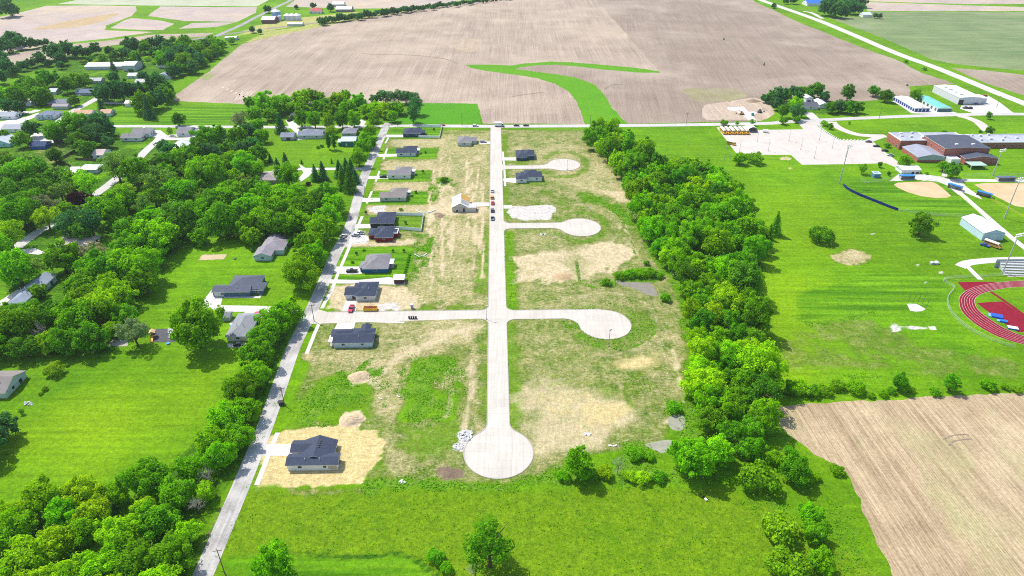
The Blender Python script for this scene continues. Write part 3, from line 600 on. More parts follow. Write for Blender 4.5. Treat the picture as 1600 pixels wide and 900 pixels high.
strip('road', [(26,388),(34,380),(60,362),(75,353),(100,335),(140,310),(172,287),(195,268),(214,250),(232,232),(252,217),(276,212),(310,214)], 6.5, m_road, Z4, 'pale residential road winding through the trees at left', 'road')
strip('road', [(-30,232),(30,212),(80,196),(112,175),(135,163),(154,152)], 6.5, m_road, Z4, 'pale village street at upper left between the houses', 'road')
strip('driveway', [(0,172),(40,176),(60,172)], 7, m_conc, Z4, 'concrete drive in front of the long low house at far left', 'driveway')
for pts, w, lab in (([(1300,190),(1305,196),(1320,204),(1345,211),(1384,212.5)], 7, 'curved school drive beside the parking lot'), ([(1497,181),(1512,184),(1530,192),(1543,205)], 8, 'short drive from the cross road to the back of the school'),
                    ([(1276,190),(1268,181),(1262,176)], 8, 'drive to the white sheds among the trees'), ([(1283,191),(1276,196)], 8, 'mouth of the school parking lot'), ([(1255,18),(1268,20),(1285,29)], 6, 'drive to the blue roofed farm by the highway')):
    strip('driveway', pts, w, m_lot if 'school' in lab else m_conc, Z3, lab, 'driveway')
# the concrete street network, one outline with kerbs
SO = Vector((at(779, 707)[0], at(779, 707)[1])); cr, sr = math.cos(STREET_ROT), math.sin(STREET_ROT)
def SF(s, t): return (SO.x+s*cr-t*sr, SO.y+s*sr+t*cr)
def TO(u, v):
    p = at(u, v); dx, dy = p[0]-SO.x, p[1]-SO.y
    return (dx*cr+dy*sr, -dx*sr+dy*cr)
HW = 3.9
out = []
def arc(cx, cy, r, a0, a1, n=10): return [(cx+r*math.cos(R(a0+(a1-a0)*i/n)), cy+r*math.sin(R(a0+(a1-a0)*i/n))) for i in range(n+1)]
ttop = TO(774, 199)[1]
bulb = 11.8
# start at the top right, go down the right side
out.append((HW, ttop))
for (vc, hw, (cu, cv), rr) in ((261.5, 3.1, (881,257.3), 11.0), (353, 3.3, (907,355), 11.2), (492, 3.5, (945,506.5), 11.4)):
    t = TO(785, vc)[1]; c = TO(cu, cv); f = 4.0
    out += arc(HW+f, t+hw+f, f, 180, 270, 5)
    dt_u = t+hw-c[1]; dt_d = t-hw-c[1]
    au = math.degrees(math.asin(max(-.98, min(.98, dt_u/rr)))); ad = math.degrees(math.asin(max(-.98, min(.98, dt_d/rr))))
    rf = 7.0
    yu, yd = t+hw+rf, t-hw-rf
    def fx(y): return c[0]-math.sqrt(max(.01, (rr+rf)**2-(y-c[1])**2))
    xu, xd = fx(yu), fx(yd)
    tu = math.degrees(math.atan2(c[1]-yu, c[0]-xu)); td = math.degrees(math.atan2(c[1]-yd, c[0]-xd))
    out += arc(xu, yu, rf, -90, tu, 7)
    a0 = math.degrees(math.atan2(yu-c[1], xu-c[0])); a1 = math.degrees(math.atan2(yd-c[1], xd-c[0]))
    while a1 > a0: a1 -= 360
    out += arc(c[0], c[1], rr, a0, a1, 36)
    out += arc(xd, yd, rf, td, 90, 7)
    out += arc(HW+f, t-hw-f, f, 90, 180, 5)
a = math.degrees(math.acos(HW/bulb))
rf = 6.0; fxs = HW+rf; fyy = math.sqrt((bulb+rf)**2-fxs**2); ta = math.degrees(math.atan2(-fyy, -fxs))
out += arc(fxs, fyy, rf, 180, 360+ta, 7)
out += arc(0, 0, bulb, math.degrees(math.atan2(fyy, fxs)), -180-math.degrees(math.atan2(fyy, fxs)), 44)
out += arc(-fxs, fyy, rf, math.degrees(math.atan2(-fyy, fxs)), 0, 7)
tx = TO(700, 492)[1]; hw = 3.4
out += arc(-HW-4, tx-hw-4, 4, 0, 90, 5)
xe = TO(489, 496)[0]
out += [(xe, tx-hw-2.5), (xe+1.0, tx+hw+2.5), (xe+6, tx+hw)]
out += arc(-HW-4, tx+hw+4, 4, 270, 360, 5)
out.append((-HW, ttop))
SP = [SF(*q) for q in out]
flat_world('street', SP, m_street, Z4+.002, 'pale concrete residential street with three side courts and turning circles', 'street')
def kerb(P, label, closed=False, w=.32, h=.13, skip=()):
    mb = MB(); n = len(P)
    for i in range(n if closed else n-1):
        if i in skip: continue
        a = Vector(P[i]); b = Vector(P[(i+1) % n]); d = (b-a)
        if d.length < .05: continue
        nn = Vector((d.y, -d.x)).normalized()*-w
        a2 = a+nn; b2 = b+nn
        mb.face([(a.x, a.y, h), (a2.x, a2.y, h), (b2.x, b2.y, h), (b.x, b.y, h)][::-1]); mb.face([(a.x, a.y, 0), (b.x, b.y, 0), (b.x, b.y, h), (a.x, a.y, h)]); mb.face([(a2.x, a2.y, 0), (b2.x, b2.y, 0), (b2.x, b2.y, h), (a2.x, a2.y, h)][::-1])
    o = mb.build('kerb', m_kerb); tag(o, label, 'kerb', None, 'structure')
nxe = out.index((xe, tx-hw-2.5))
kerb(SP, 'low concrete kerb edging the residential street and its turning circles', skip=(nxe-1, nxe, nxe+1))
# pale patches and cracks of the old road
for i, (u, v, L) in enumerate(((521,385,10),(510,430,8),(497,470,9),(455,560,10))):
    pass
# drives, walks and pads
def walk(pts, w, lab, name='sidewalk', curve=0, mat=None, z=Z3): strip(name, pts, w, mat or m_conc, z, lab, name, curve)
walk([(607,215),(602,224)], 1.4, 'short walk before the topmost navy roofed house by the road'); walk([(605,232),(599,249)], 1.4, 'walk crossing the drive of the second navy roofed house')
walk([(593,267),(587,284)], 1.4, 'walk crossing the drive of the upper grey roofed house'); walk([(581,299),(573,318)], 1.4, 'walk crossing the drive of the lower grey roofed house')
walk([(566,338),(553,368),(540,400),(527,430),(518,455),(508,472),(503,482)], 1.7, 'long walk from the fenced house down to the side street'); walk([(501,500),(492,520),(479,553)], 1.6, 'walk beside the long navy roofed house at the corner')
walk([(434,676),(425,697),(411,733),(401,758)], 1.7, 'walk through the straw yard of the nearest house'); walk([(503,499),(531,500.5)], 1.4, 'walk along the side street left of the corner drive'); walk([(559,501.5),(632,504)], 1.4, 'walk along the side street right of the corner drive')
walk([(785.5,237),(788,262),(789.5,291)], 1.3, 'walk along the east edge of the main street')
DRV = [([(601,210.5),(630,210.5),(630,214.5),(599,214.5)], 'drive of the topmost navy roofed house'), ([(588,241),(620,240.5),(620,244.5),(586,245.5)], 'drive of the second navy roofed house'),
 ([(575,275),(607,275),(606,279.5),(573,280)], 'drive of the upper grey roofed house'), ([(563,309.5),(594,309),(594,315),(560,316)], 'drive of the lower grey roofed house'), ([(545,350.5),(580,350),(580,356.5),(542,357.5)], 'drive of the white fenced house'),
 ([(534,363),(556,365),(575,369),(577,376),(556,379),(530,380)], 'littered drive of the red walled house'), ([(518,416.5),(566,416.5),(566,428),(545,429),(514,426)], 'wide drive of the blue walled house'),
 ([(509,436.5),(560,437.5),(608,433),(632,438),(633,445),(607,444.5),(560,443),(506,443)], 'long drive leading to the small white roofed shed'), ([(540,470),(557,470),(556,486),(534,486)], 'drive with the red pickup truck'),
 ([(530,499.5),(557,499.5),(552,516),(522,515)], 'drive of the long navy roofed corner house'), ([(406,693.5),(458,694),(460,713),(440,712.5),(398,712)], 'drive of the nearest house in the straw yard'),
 ([(750,221),(767,221),(767,225),(749,225)], 'drive of the grey roofed house west of the main street'), ([(783,246),(806,246),(806,251),(784,250.5)], 'drive of the upper navy house east of the main street'), ([(786,279),(806,278),(806,286),(787,284)], 'drive of the lower navy house east of the main street'),
 ([(738,316.5),(765,316.5),(764,322),(738,322)], 'drive of the half built white house'), ([(786,320.5),(800,320.5),(800,326),(786,326)], 'short drive to the white gravel pad'),
 ([(312,477),(333,450),(339,452),(336,464),(348,465),(345,477),(404,478),(475,482),(474,488),(350,487),(326,482)], 'curved drive of the navy house with the wide lawn'), ([(404,463),(413,448),(416,450),(406,466),(350,466),(350,463)], 'terrace round the navy house with the wide lawn'),
 ([(430,372),(443,366),(500,366),(500,371),(450,371),(440,376)], 'grey drive of the mauve roofed house'), ([(372,493),(390,485),(420,488),(410,497),(380,500),(364,512),(358,506)], 'cluttered patio behind the grey hip roofed house'), ([(355,537),(392,536),(388,543),(356,543)], 'concrete pad with a black car before the grey hip roofed house'),
 ([(0,470),(28,452),(36,455),(0,480)], 'drive beside the long blue grey house at far left'), ([(30,390),(55,388),(72,395),(60,398),(30,395)], 'curved drive under the trees beside the residential road'),
 ([(467,256),(478,263),(490,267),(482,276),(470,284),(466,280),(474,270)], 'round drive beside the spruce trees'), ([(462,262.5),(530,262),(574,262),(574,265.5),(462,266)], 'straight farm drive joining the old road'), ([(402,270),(418,268),(440,268),(440,273),(404,274)], 'parking pad left of the farmhouse'),
 ([(446,188),(460,190),(468,198),(466,212),(460,206),(452,198)], 'curved drive beside the dark spruce'), ([(458,216),(484,213),(490,216),(466,219)], 'stone terrace behind the long grey roofed house'), ([(563,186),(572,190),(568,198),(562,196)], 'drive under the row of round trees'),
 ([(225,205),(250,203),(262,212),(250,218),(230,240),(226,236),(244,214),(226,214)], 'forked pale drive beside the large grey house'), ([(255,215),(308,215.5),(308,219),(256,219)], 'drive in front of the white sided house'), ([(0,190),(40,183),(60,176),(62,180),(30,194),(0,205)], 'wide concrete lot between the far left houses'), ([(45,210),(68,205),(72,218),(86,220),(84,224),(46,222)], 'drive beside the blue house')]
for pts, lab in DRV: patch('driveway', pts, m_conc, Z3, lab, 'driveway')
patch('parking_lot', [(1119.7,199),(1168,198.5),(1182,203),(1255,202),(1247,191.5),(1272,190),(1275,195),(1292,208),(1310,218.6),(1350,219.4),(1366,213),(1384,211),(1382,215),(1364,221),(1386,240),(1405,254),(1418,262),(1405,264),(1384,255),(1350,256),(1253,257.5),(1235.6,242),(1194.6,242),(1150,239)], m_lot, Z2, 'large pale concrete school parking lot with thin lamp posts', 'parking lot')
patch('parking_lot', [(1394,158),(1404,156),(1440,170),(1470,168),(1497,177),(1460,178),(1424,177),(1408,166)], m_conc, Z2, 'concrete yard round the storage units', 'parking lot')
patch('parking_lot', [(1530,149),(1545,150),(1562,160),(1566,163),(1583,176),(1640,178),(1640,180),(1530,180),(1500,170),(1502,165),(1535,163)], m_conc, Z2, 'concrete yard in front of the white metal building', 'parking lot')
patch('pad', [(1136,168),(1162,166.5),(1170,175),(1178,174),(1184,176),(1176,180),(1183,190),(1172,190),(1160,180),(1150,174),(1138,172)], m_conc, Z4, 'new white concrete slab in the dirt lot', 'slab')
patch('pad', [(1390,283),(1404,272),(1440,272),(1470,276),(1480,279),(1602,281),(1602,285),(1540,284),(1503,284),(1510,292),(1530,306),(1535,312),(1520,306),(1505,300),(1498,305),(1480,290),(1466,284),(1440,281)], m_conc, Z2, 'concrete apron between the two ball diamonds', 'apron')
walk([(1498,300),(1513,313),(1530,328),(1555,350),(1580,371),(1612,396)], 3.6, 'diagonal concrete path from the diamonds to the running track', 'path'); walk([(1478,266),(1475,276)], 3, 'short path from the school to the diamonds', 'path')
walk([(1500,417),(1512,411),(1540,407.5),(1580,405.5),(1640,405)], 5.2, 'curved gravel drive above the running track', 'path', 4); walk([(1509,414),(1519,424),(1532,437)], 2.6, 'dusty path down to the track fence', 'path', 4)
m_infield = concrete('infield_clay', (.66,.47,.27), 0, 0, .09, (.72,.55,.36), .5)
patch('ball_diamond', [(1396.5,288.6),(1402,285.5),(1420,284.6),(1442,284),(1457,284.2),(1465,288),(1475,296),(1486,306),(1479,309),(1462,309.6),(1439,306.5),(1417,300),(1402,293)], m_infield, Z1, 'tan clay infield of the left ball diamond with the blue fence', 'ball diamond')
patch('ball_diamond', [(1522,288.6),(1535,286.5),(1560,286),(1620,287),(1690,300),(1665,325),(1601,324),(1586,322),(1560,309),(1540,299)], m_infield, Z1, 'tan clay infield of the right ball diamond cut by the frame', 'ball diamond')
walk([(1398,280),(1445,279.5),(1448,281.5),(1440,283)], .8, 'dusty warning strip behind the left diamond', 'path')
# running track
TO_ = smooth([(1720,436.5),(1600,438.5),(1560,441.5),(1533,446),(1512,453),(1500,463),(1499,475),(1503,486),(1514,498),(1528,509),(1547,520),(1566,528.5),(1600,538),(1680,552)], 5, False)
TI_ = smooth([(1720,446),(1600,448),(1565,451),(1545,455.5),(1530,461),(1523,468),(1524,477),(1529,485),(1537,492),(1547,499),(1559,507),(1573,514.5),(1602,525.5),(1682,541)], 5, False)
A = [tuple(at(*p)[:2]) for p in TO_]; B = [tuple(at(*p)[:2]) for p in TI_]
flat_world('running_track', A+B[::-1], m_track, Z2, 'red running track curve with white lane lines', 'running track')
mb = MB()
for k in range(7):
    f = k/6.0; hwid = .16
    L = [(a[0]+(b[0]-a[0])*f, a[1]+(b[1]-a[1])*f) for a, b in zip(A, B)]
    O = strip_outline(L, .07); n = len(L)
    for i in range(n-1): mb.face([(*O[i], Z3), (*O[2*n-1-i], Z3), (*O[2*n-2-i], Z3), (*O[i+1], Z3)])
tag(mb.build('lane_line', m_white), 'white lane lines on the red running track', 'lane lines', None, 'structure')
patch('running_track', [(1496,441),(1533,440),(1560,440.5),(1552,442.4),(1533,445.6),(1508,454)], m_track, Z1, 'red starting chute at the left end of the track straight', 'running track')
patch('jump_apron', [(1526,473.5),(1545,472),(1567,471),(1600,494),(1690,560),(1690,575),(1640,540),(1604,519),(1590,519),(1560,499)], m_track, Z2, 'dark red apron inside the track with blue mats', 'apron')
strip('runway', [(1548,456),(1572,472),(1600,492),(1680,548)], 1.6, m_track, Z3, 'thin red runway strip inside the track', 'runway')
# pads of the field events, sand and rubber yards
patch('pad', [(1416.5,474.5),(1433,475),(1446.5,483),(1440,486.5),(1430,487),(1422,485.5)], m_conc, Z3, 'pale hexagonal throwing pad with thin poles', 'pad')
patch('pad', [(1450,510.5),(1461,510),(1463.5,515.5),(1453,515.5)], m_conc, Z3, 'small concrete throwing square at the tip of the gravel wedge', 'pad')
m_rub = plain('dark_rubber', (.085,.085,.095), .9, .2, .2, .8)
patch('play_yard', [(241,514),(272,513.5),(274,534.5),(236,535)], m_rub, Z2, 'black mat yard full of toys between two trees', 'play yard')
patch('sand_patch', [(316,398.5),(355,397.5),(350,405.5),(310,406.5)], concrete('sand', (.60,.47,.30), 0, 0, .15), Z2, 'tan rectangle of sand in the wide lawn', 'sand patch', rag=.3, step=1)
patch('sand_patch', [(176,530.5),(201,530),(199,541),(170,541)], concrete('grey_gravel', (.52,.47,.42), 0, 0, .2), Z2, 'grey gravel rectangle beside the pale green tree', 'sand patch', rag=.3, step=1)
# water
def water_mat(col):
    t = NT('pond_water'); n = t.noise(t.pos(), .5, 3); return t.bsdf(t.mul(col, t.rng(n, 0, 1, .85, 1.15)), .55, .2, t.bump(n, .05, .1))
m_pond = water_mat((.27,.27,.20))
patch('pond', [(1046,651),(1058,648),(1068,651),(1071,662),(1066,672),(1052,672),(1045,664)], m_pond, Z2, 'small murky pond beside the dark reed clump', 'pond', curve=4, rag=.7, step=1.2)
patch('pond', [(1008,695),(1020,691),(1044,687),(1051,691),(1047,700),(1036,708),(1022,703)], m_pond, Z2, 'larger murky pond behind the big near tree', 'pond', curve=4, rag=.7, step=1.2)
patch('pond', [(963,437),(985,441),(1014,442),(1024,452),(1026,462),(1012,461),(990,450),(968,445)], water_mat((.22,.20,.16)), Z2, 'grey shallow pool below the tall reeds', 'pond', curve=4, rag=.7, step=1.2)
# ================================================================== TREES
def leaf_mat(name, transl=.35, var=.3, tint=None):
    t = NT(name); oi = t.n('ShaderNodeObjectInfo'); p = t.objpos()
    base = oi.outputs['Color']
    if tint: p = t.mapping(p, (.16, .16, .16)); base = t.n('ShaderNodeAttribute', attribute_name=tint).outputs['Color']
    n = t.noise(p, 2.2, 3); n2 = t.noise(p, 9, 2, lo=.25, hi=.75)
    c = t.mix(1.0, base, t.mix(n, (.72,.82,.7), (1.32,1.16,1.25)), 'MULTIPLY')
    f = t.math('ADD', t.rng(oi.outputs['Random'], 0, 1, 1-var*.5, 1+var*.5), t.rng(n2, 0, 1, -.22, .22))
    isl = t.n('ShaderNodeNewGeometry').outputs['Random Per Island']
    c = t.mul(c, t.math('ADD', f, t.rng(isl, 0, 1, -.34, .34)))
    d = t.n('ShaderNodeBsdfDiffuse'); t.l(c, d.inputs['Color'])
    tr = t.n('ShaderNodeBsdfTranslucent'); t.l(t.mix(1.0, c, (1.35, 1.15, .6), 'MULTIPLY'), tr.inputs['Color'])
    m = t.n('ShaderNodeMixShader'); m.inputs[0].default_value = transl
    t.l(d.outputs[0], m.inputs[1]); t.l(tr.outputs[0], m.inputs[2]); t.l(m.outputs[0], t.out.inputs['Surface'])
    return t.m
M_LEAF = leaf_mat('leaves', .48); M_NEEDLE = leaf_mat('needles', .28, .2); M_MASS = leaf_mat('massed_leaves', .48, .0, 'tint')
M_BARK = plain('bark', (.10,.075,.05), .95, .1, .3, 3.0); M_DEAD = plain('dead_wood', (.40,.36,.31), .95, .1, .2, 2.0)
def leaf_mesh(name, C, Nn, size, mat, seed):
    """C centres, Nn normals: one small bent rhombus per leaf clump"""
    g = np.random.default_rng(seed); n = len(C)
    Nn = Nn/np.linalg.norm(Nn, axis=1)[:, None]
    r = g.normal(size=(n, 3)); a = np.cross(Nn, r); a /= np.linalg.norm(a, axis=1)[:, None]+1e-9; b = np.cross(Nn, a)
    s = size*g.uniform(.65, 1.35, n)[:, None]; e = g.uniform(.55, .9, n)[:, None]
    V = np.stack([C+a*s, C+b*s*e+Nn*s*.18, C-a*s, C-b*s*e+Nn*s*.18], 1).reshape(-1, 3).astype(np.float32)
    me = bpy.data.meshes.new(name); me.vertices.add(4*n); me.vertices.foreach_set('co', V.reshape(-1))
    me.loops.add(4*n); me.loops.foreach_set('vertex_index', np.arange(4*n, dtype=np.int32))
    me.polygons.add(n); me.polygons.foreach_set('loop_start', np.arange(0, 4*n, 4, dtype=np.int32)); me.update(calc_edges=True)
    me.materials.append(mat); return me
def sph(g, n):
    v = g.normal(size=(n, 3)); return v/np.linalg.norm(v, axis=1)[:, None]
def crown_broad(seed, K=46, per=230, abc=(1,1,.92), zc=1.0, size=.050, pr=(.13,.35), low=-.80):
    g = np.random.default_rng(seed); abc = np.array(abc)
    D = sph(g, K*6); D = D[D[:, 2] > low]
    pick = [D[0]]                                           # spread the puffs
    for d in D[1:]:
        if len(pick) >= K: break
        if min(np.linalg.norm(d-q) for q in pick) > .30: pick.append(d)
    lop = 1+.16*np.sin(3*np.arctan2(*np.array(pick)[:, :2].T)+g.uniform(0, 6))
    ex = (g.random(len(pick)) < .22) & (np.array(pick)[:, 2] > -.3); P = np.array(pick)*np.where(ex, g.uniform(.84, .98, len(pick)), g.uniform(.48, .84, len(pick)))[:, None]*lop[:, None]*abc
    P = np.vstack([P, sph(g, 9)*.36*abc+np.array([0, 0, .1])]); r = g.uniform(*pr, len(P)); r[:len(pick)] = np.where(ex, r[:len(pick)]*.75, r[:len(pick)])
    C = []; Nn = []
    for i in range(len(P)):
        d = sph(g, per); rad = r[i]*np.where(g.random(per) < .8, g.uniform(.86, 1.06, per), g.uniform(.4, .9, per))
        rad = rad+np.where(g.random(per) < .10, g.uniform(.02, .16, per), 0)
        q = P[i]+d*rad[:, None]*np.array([1, 1, .85])
        keep = np.ones(per, bool)
        for j in range(len(P)):
            if j != i: keep &= np.linalg.norm(q-P[j], axis=1) > r[j]*.72
        keep &= (d[:, 2] > -.75)
        C.append(q[keep]); Nn.append((d*.75+sph(g, per)*.55+np.array([0, 0, .30]))[keep])
    C = np.vstack(C); Nn = np.vstack(Nn); C[:, 2] += zc
    return leaf_mesh('crown', C, Nn, size, M_LEAF, seed)
def trunk_mesh(seed, h=1.2, r=.07, limbs=5, lean=.05, spread=.5, n=6):
    g = random.Random(seed); mb = MB()
    mb.tube([(0,0,-.05), (g.uniform(-lean, lean), g.uniform(-lean, lean), h*.5), (g.uniform(-lean, lean)*2, g.uniform(-lean, lean)*2, h)], [r*1.25, r*.85, r*.4], n)
    for i in range(limbs):
        a = 2*math.pi*(i+g.random()*.6)/limbs; z0 = h*g.uniform(.35, .8); L = spread*g.uniform(.7, 1.2)
        mb.tube([(0, 0, z0), (math.cos(a)*L*.5, math.sin(a)*L*.5, z0+L*.45), (math.cos(a)*L, math.sin(a)*L, z0+L*.8)], [r*.5, r*.33, r*.12], 5)
    return mb.mesh('trunk', M_BARK)
def crown_cone(seed, H=2.7, n=5200, low=.18, open_=0.0, size=.05):
    g = np.random.default_rng(seed); C = []; Nn = []
    tiers = 13
    for k in range(tiers):
        f = k/(tiers-1); z = low+(H-low)*f; Rr = (1-f)**.85*.92+.05
        nb = max(5, int(13*(1-f)+4))
        for b in range(nb):
            a = 2*math.pi*(b+g.random()*.7)/nb; L = Rr*g.uniform(.75, 1.12); m = int(n/tiers/nb*(1.55-f))
            t = g.uniform(.12, 1, m)**.8; w = .16*(1-t*.5)*(.5+L)
            x = t*L; y = g.normal(size=m)*w*.6; zz = z-.24*t*L+g.normal(size=m)*.035
            C.append(np.stack([x*math.cos(a)-y*math.sin(a), x*math.sin(a)+y*math.cos(a), zz], 1))
            Nn.append(sph(g, m)*.6+np.array([math.cos(a)*.5, math.sin(a)*.5, .55]))
    return leaf_mesh('crown', np.vstack(C), np.vstack(Nn), size, M_NEEDLE, seed)
def dead_mesh(seed, levels=5):
    g = random.Random(seed); mb = MB()
    def br(p, d, L, r, lv):
        q = p+d*L*.5+Vector((g.uniform(-.06, .06), g.uniform(-.06, .06), 0))*L; e = p+d*L
        mb.tube([p, q, e], [r, r*.8, r*.55], 5 if lv > 2 else 4, cap=False)
        if lv == 0: return
        for i in range(3 if lv > 1 else 2):
            v = Vector((g.gauss(0, 1), g.gauss(0, 1), g.gauss(.35, .6))).normalized()
            br(e if i < 2 else q, (d*.75+v*.75).normalized(), L*g.uniform(.62, .85), r*.55, lv-1)
    for i in range(5):
        a = 6.28*i/5+g.random(); br(Vector((0, 0, .35+.16*i)), Vector((math.cos(a)*.5, math.sin(a)*.5, .8)).normalized(), .45, .036, levels-1)
    return mb.mesh('branches', M_DEAD)
PROTO = {
 'broad': [(crown_broad(i), trunk_mesh(i, 1.0), 1.0) for i in range(1, 10)],
 'oval': [(crown_broad(20+i, abc=(.84,.84,1.12), zc=1.22), trunk_mesh(20+i, 1.2), 1.22) for i in range(3)],
 'loose': [(crown_broad(30+i, K=26, per=150, abc=(1,1,.95), zc=1.2, size=.045, pr=(.15,.30)), trunk_mesh(30+i, 1.4, .06, 8, .08, .7), 1.2) for i in range(3)],
 'bush': [(crown_broad(40+i, K=20, per=190, abc=(1,1,.72), zc=.62, size=.075, pr=(.28,.45), low=-.2), trunk_mesh(40+i, .6, .05, 4, .05, .35), .62) for i in range(3)],
 'cone': [(crown_cone(50+i), trunk_mesh(50+i, 2.3, .06, 0), 1.05) for i in range(3)],
 'pine': [(crown_broad(60+i, K=26, per=170, abc=(.85,.85,1.05), zc=1.15, size=.05, pr=(.2,.34)), trunk_mesh(60+i, 1.4, .06, 6), 1.15) for i in range(2)],
 'column': [(crown_broad(70, K=40, per=150, abc=(.30,.30,1.25), zc=1.3, size=.05, pr=(.10,.16), low=-.95), trunk_mesh(70, 1.0, .03, 0), 1.3)],
 'dead': [(dead_mesh(80+i), trunk_mesh(80+i, 1.2, .05, 3), 1.15) for i in range(3)],
}
for c, _, _ in PROTO['pine']:
    c.materials.clear(); c.materials.append(M_NEEDLE)
GREENS = {'g': (.200,.500,.007), 'y': (.310,.60,.008), 'd': (.105,.320,.016), 'b': (.070,.245,.062), 'p': (.20,.38,.06), 'grey': (.25,.32,.15), 'purple': (.055,.022,.035), 'm': (.150,.420,.010), 'w': (.225,.44,.012)}
KNAME = {'broad': ('broadleaf_tree', 'tree'), 'oval': ('broadleaf_tree', 'tree'), 'loose': ('broadleaf_tree', 'tree'), 'bush': ('shrub', 'shrub'), 'cone': ('spruce_tree', 'conifer'), 'pine': ('pine_tree', 'conifer'), 'column': ('cypress_tree', 'cypress'), 'dead': ('dead_tree', 'dead tree')}
trng = random.Random(5)
NTREE = [0]
PEND = []
def tree_at(px, py, rm, kind, col, label, group=None, hz=1.0):
    proto = trng.choice(PROTO[kind]); g = GREENS[col]; j = [trng.uniform(.86, 1.14), trng.uniform(.9, 1.1)]
    sp = dict(p=(px, py), rm=rm, sz=rm*hz*trng.uniform(.93, 1.08), rot=trng.uniform(0, 6.28), kind=kind, proto=proto, col=(g[0]*j[0], g[1]*j[1], g[2]), label=label, group=group)
    if KNAME[kind][0] == 'broadleaf_tree': sp['px'] = rm*FPX/depth((px, py, rm)); PEND.append(sp)
    else: make_tree(sp)
def make_tree(sp):
    cm, tm, zc = sp['proto']; nm, cat = KNAME[sp['kind']]
    e = empty(nm, (*sp['p'], 0), sp['rot']); q_ = trng.uniform(.88, 1.12); e.scale = (sp['rm']*q_, sp['rm']/q_, sp['sz']); tag(e, sp['label'], cat, sp['group'])
    c = link('branches' if sp['kind'] == 'dead' else 'crown', cm, e); link('trunk', tm, e)
    c.color = (*sp['col'], 1); NTREE[0] += 1
    return e
def finish_trees(limit=296):
    """the broadleaf trees that show largest stand alone, the small rest of the masses is one mass"""
    single = [t for t in PEND if not t['group']]; massed = sorted([t for t in PEND if t['group']], key=lambda t: -t['px'])
    rows = [t for t in massed if any(w in t['label'] for w in ORD)]; massed = [t for t in massed if t not in rows]
    k = limit-len(single)-len(rows); print('BROADLEAF', len(PEND), 'single', len(single), 'rows', len(rows), 'cut', massed[k]['px'] if k < len(massed) else 0)
    for t in single+rows+massed[:k]: make_tree(t)
    V = []; T = []
    for t in massed[k:]:
        me = t['proto'][0]; n = len(me.vertices); a = np.empty(n*3, np.float32); me.vertices.foreach_get('co', a); a = a.reshape(-1, 4, 3)
        a = a[np.random.default_rng(int(t['p'][0]*10) & 0xffff).random(len(a)) < .34]; m = a.mean(1, keepdims=True); a = m+(a-m)*1.75
        c, s_ = math.cos(t['rot']), math.sin(t['rot']); x = a[..., 0]*c-a[..., 1]*s_; y = a[..., 0]*s_+a[..., 1]*c
        V.append(np.stack([x*t['rm']+t['p'][0], y*t['rm']+t['p'][1], a[..., 2]*t['sz']], -1)); T.append(np.tile(np.array([*t['col'], 1], np.float32)*trng.uniform(.85, 1.15), (len(a)*4, 1)))
    if not V: return
    V = np.concatenate(V).reshape(-1, 3).astype(np.float32); n = len(V)//4; me = bpy.data.meshes.new('distant_trees'); me.vertices.add(4*n); me.vertices.foreach_set('co', V.reshape(-1))
    me.loops.add(4*n); me.loops.foreach_set('vertex_index', np.arange(4*n, dtype=np.int32)); me.polygons.add(n); me.polygons.foreach_set('loop_start', np.arange(0, 4*n, 4, dtype=np.int32)); me.update(calc_edges=True)
    at_ = me.attributes.new('tint', 'FLOAT_COLOR', 'POINT'); at_.data.foreach_set('color', np.concatenate(T).reshape(-1).astype(np.float32)); me.materials.append(M_MASS)
    tag(link('distant_trees', me), 'smaller leafy trees massed in the woods, the village and the far tree lines', 'trees', None, 'stuff')
def tree(u, v, r, kind, col, label, group=None, hz=1.0):
    zc = PROTO[kind][0][2]
    rm = r/ppm(u, v)
    for _ in range(3):
        q = at(u, v, zc*hz*rm); rm = r/(FPX/depth(q))
    if r*0+1 and kind in ('broad', 'oval', 'loose', 'pine'): rm *= 1.02
    return tree_at(q[0], q[1], rm, kind, col, label, group, hz)
ORD = ['first','second','third','fourth','fifth','sixth','seventh','eighth','ninth','tenth','eleventh','twelfth','thirteenth','fourteenth','fifteenth','sixteenth','seventeenth','eighteenth']
def trees(label, group, L, kind='broad', cols='gggmmy'):
    """a mass nothing tells apart ({o} absent) or a counted row ({o} present)"""
    for i, t in enumerate(L):
        u, v, r = t[:3]; k = t[3] if len(t) > 3 else kind; c = t[4] if len(t) > 4 else trng.choice(cols)
        tree(u, v, r, k, c, label.format(o=ORD[i]) if '{o}' in label else label, group)
# --- near left corner and the row along the old road
trees('leafy green tree in the dense grove filling the near left corner', 'trees of the near left grove',
 [(228,748,30),(272,772,28),(297,733,24),(178,770,21),(125,772,29),(66,778,32),(95,805,26),(28,825,28),(8,800,20),(43,872,37),(92,848,28),(150,800,26),(188,836,33),(248,815,29),(215,878,32),(158,884,32),(268,868,29),(292,832,20),(108,900,28),(250,915,30),(-25,850,32),(-10,905,36),(318,768,18),(130,828,24),(225,800,22),(50,915,30)], cols='ggyym')
trees('{o} tree from the near end of the row along the asphalt road', 'row of trees left of the old road',
 [(345,712,23),(332,692,26),(372,682,22),(350,655,28),(382,640,22),(375,610,25),(398,585,24),(400,555,25),(414,525,23),(432,500,24),(452,484,22)], cols='gggm')
trees('{o} tree above the drive in the row left of the asphalt road', 'upper row of trees left of the old road',
 [(470,428,27),(478,402,20),(492,398,20),(487,378,22),(500,358,22),(512,340,20),(522,318,19)], cols='gggy')
tree(322,742,18,'dead','g','bare grey dead tree in the grove beside the asphalt road, farther one','dead trees by the road'); tree(306,788,19,'dead','g','bare grey dead tree in the grove beside the asphalt road, nearer one','dead trees by the road')
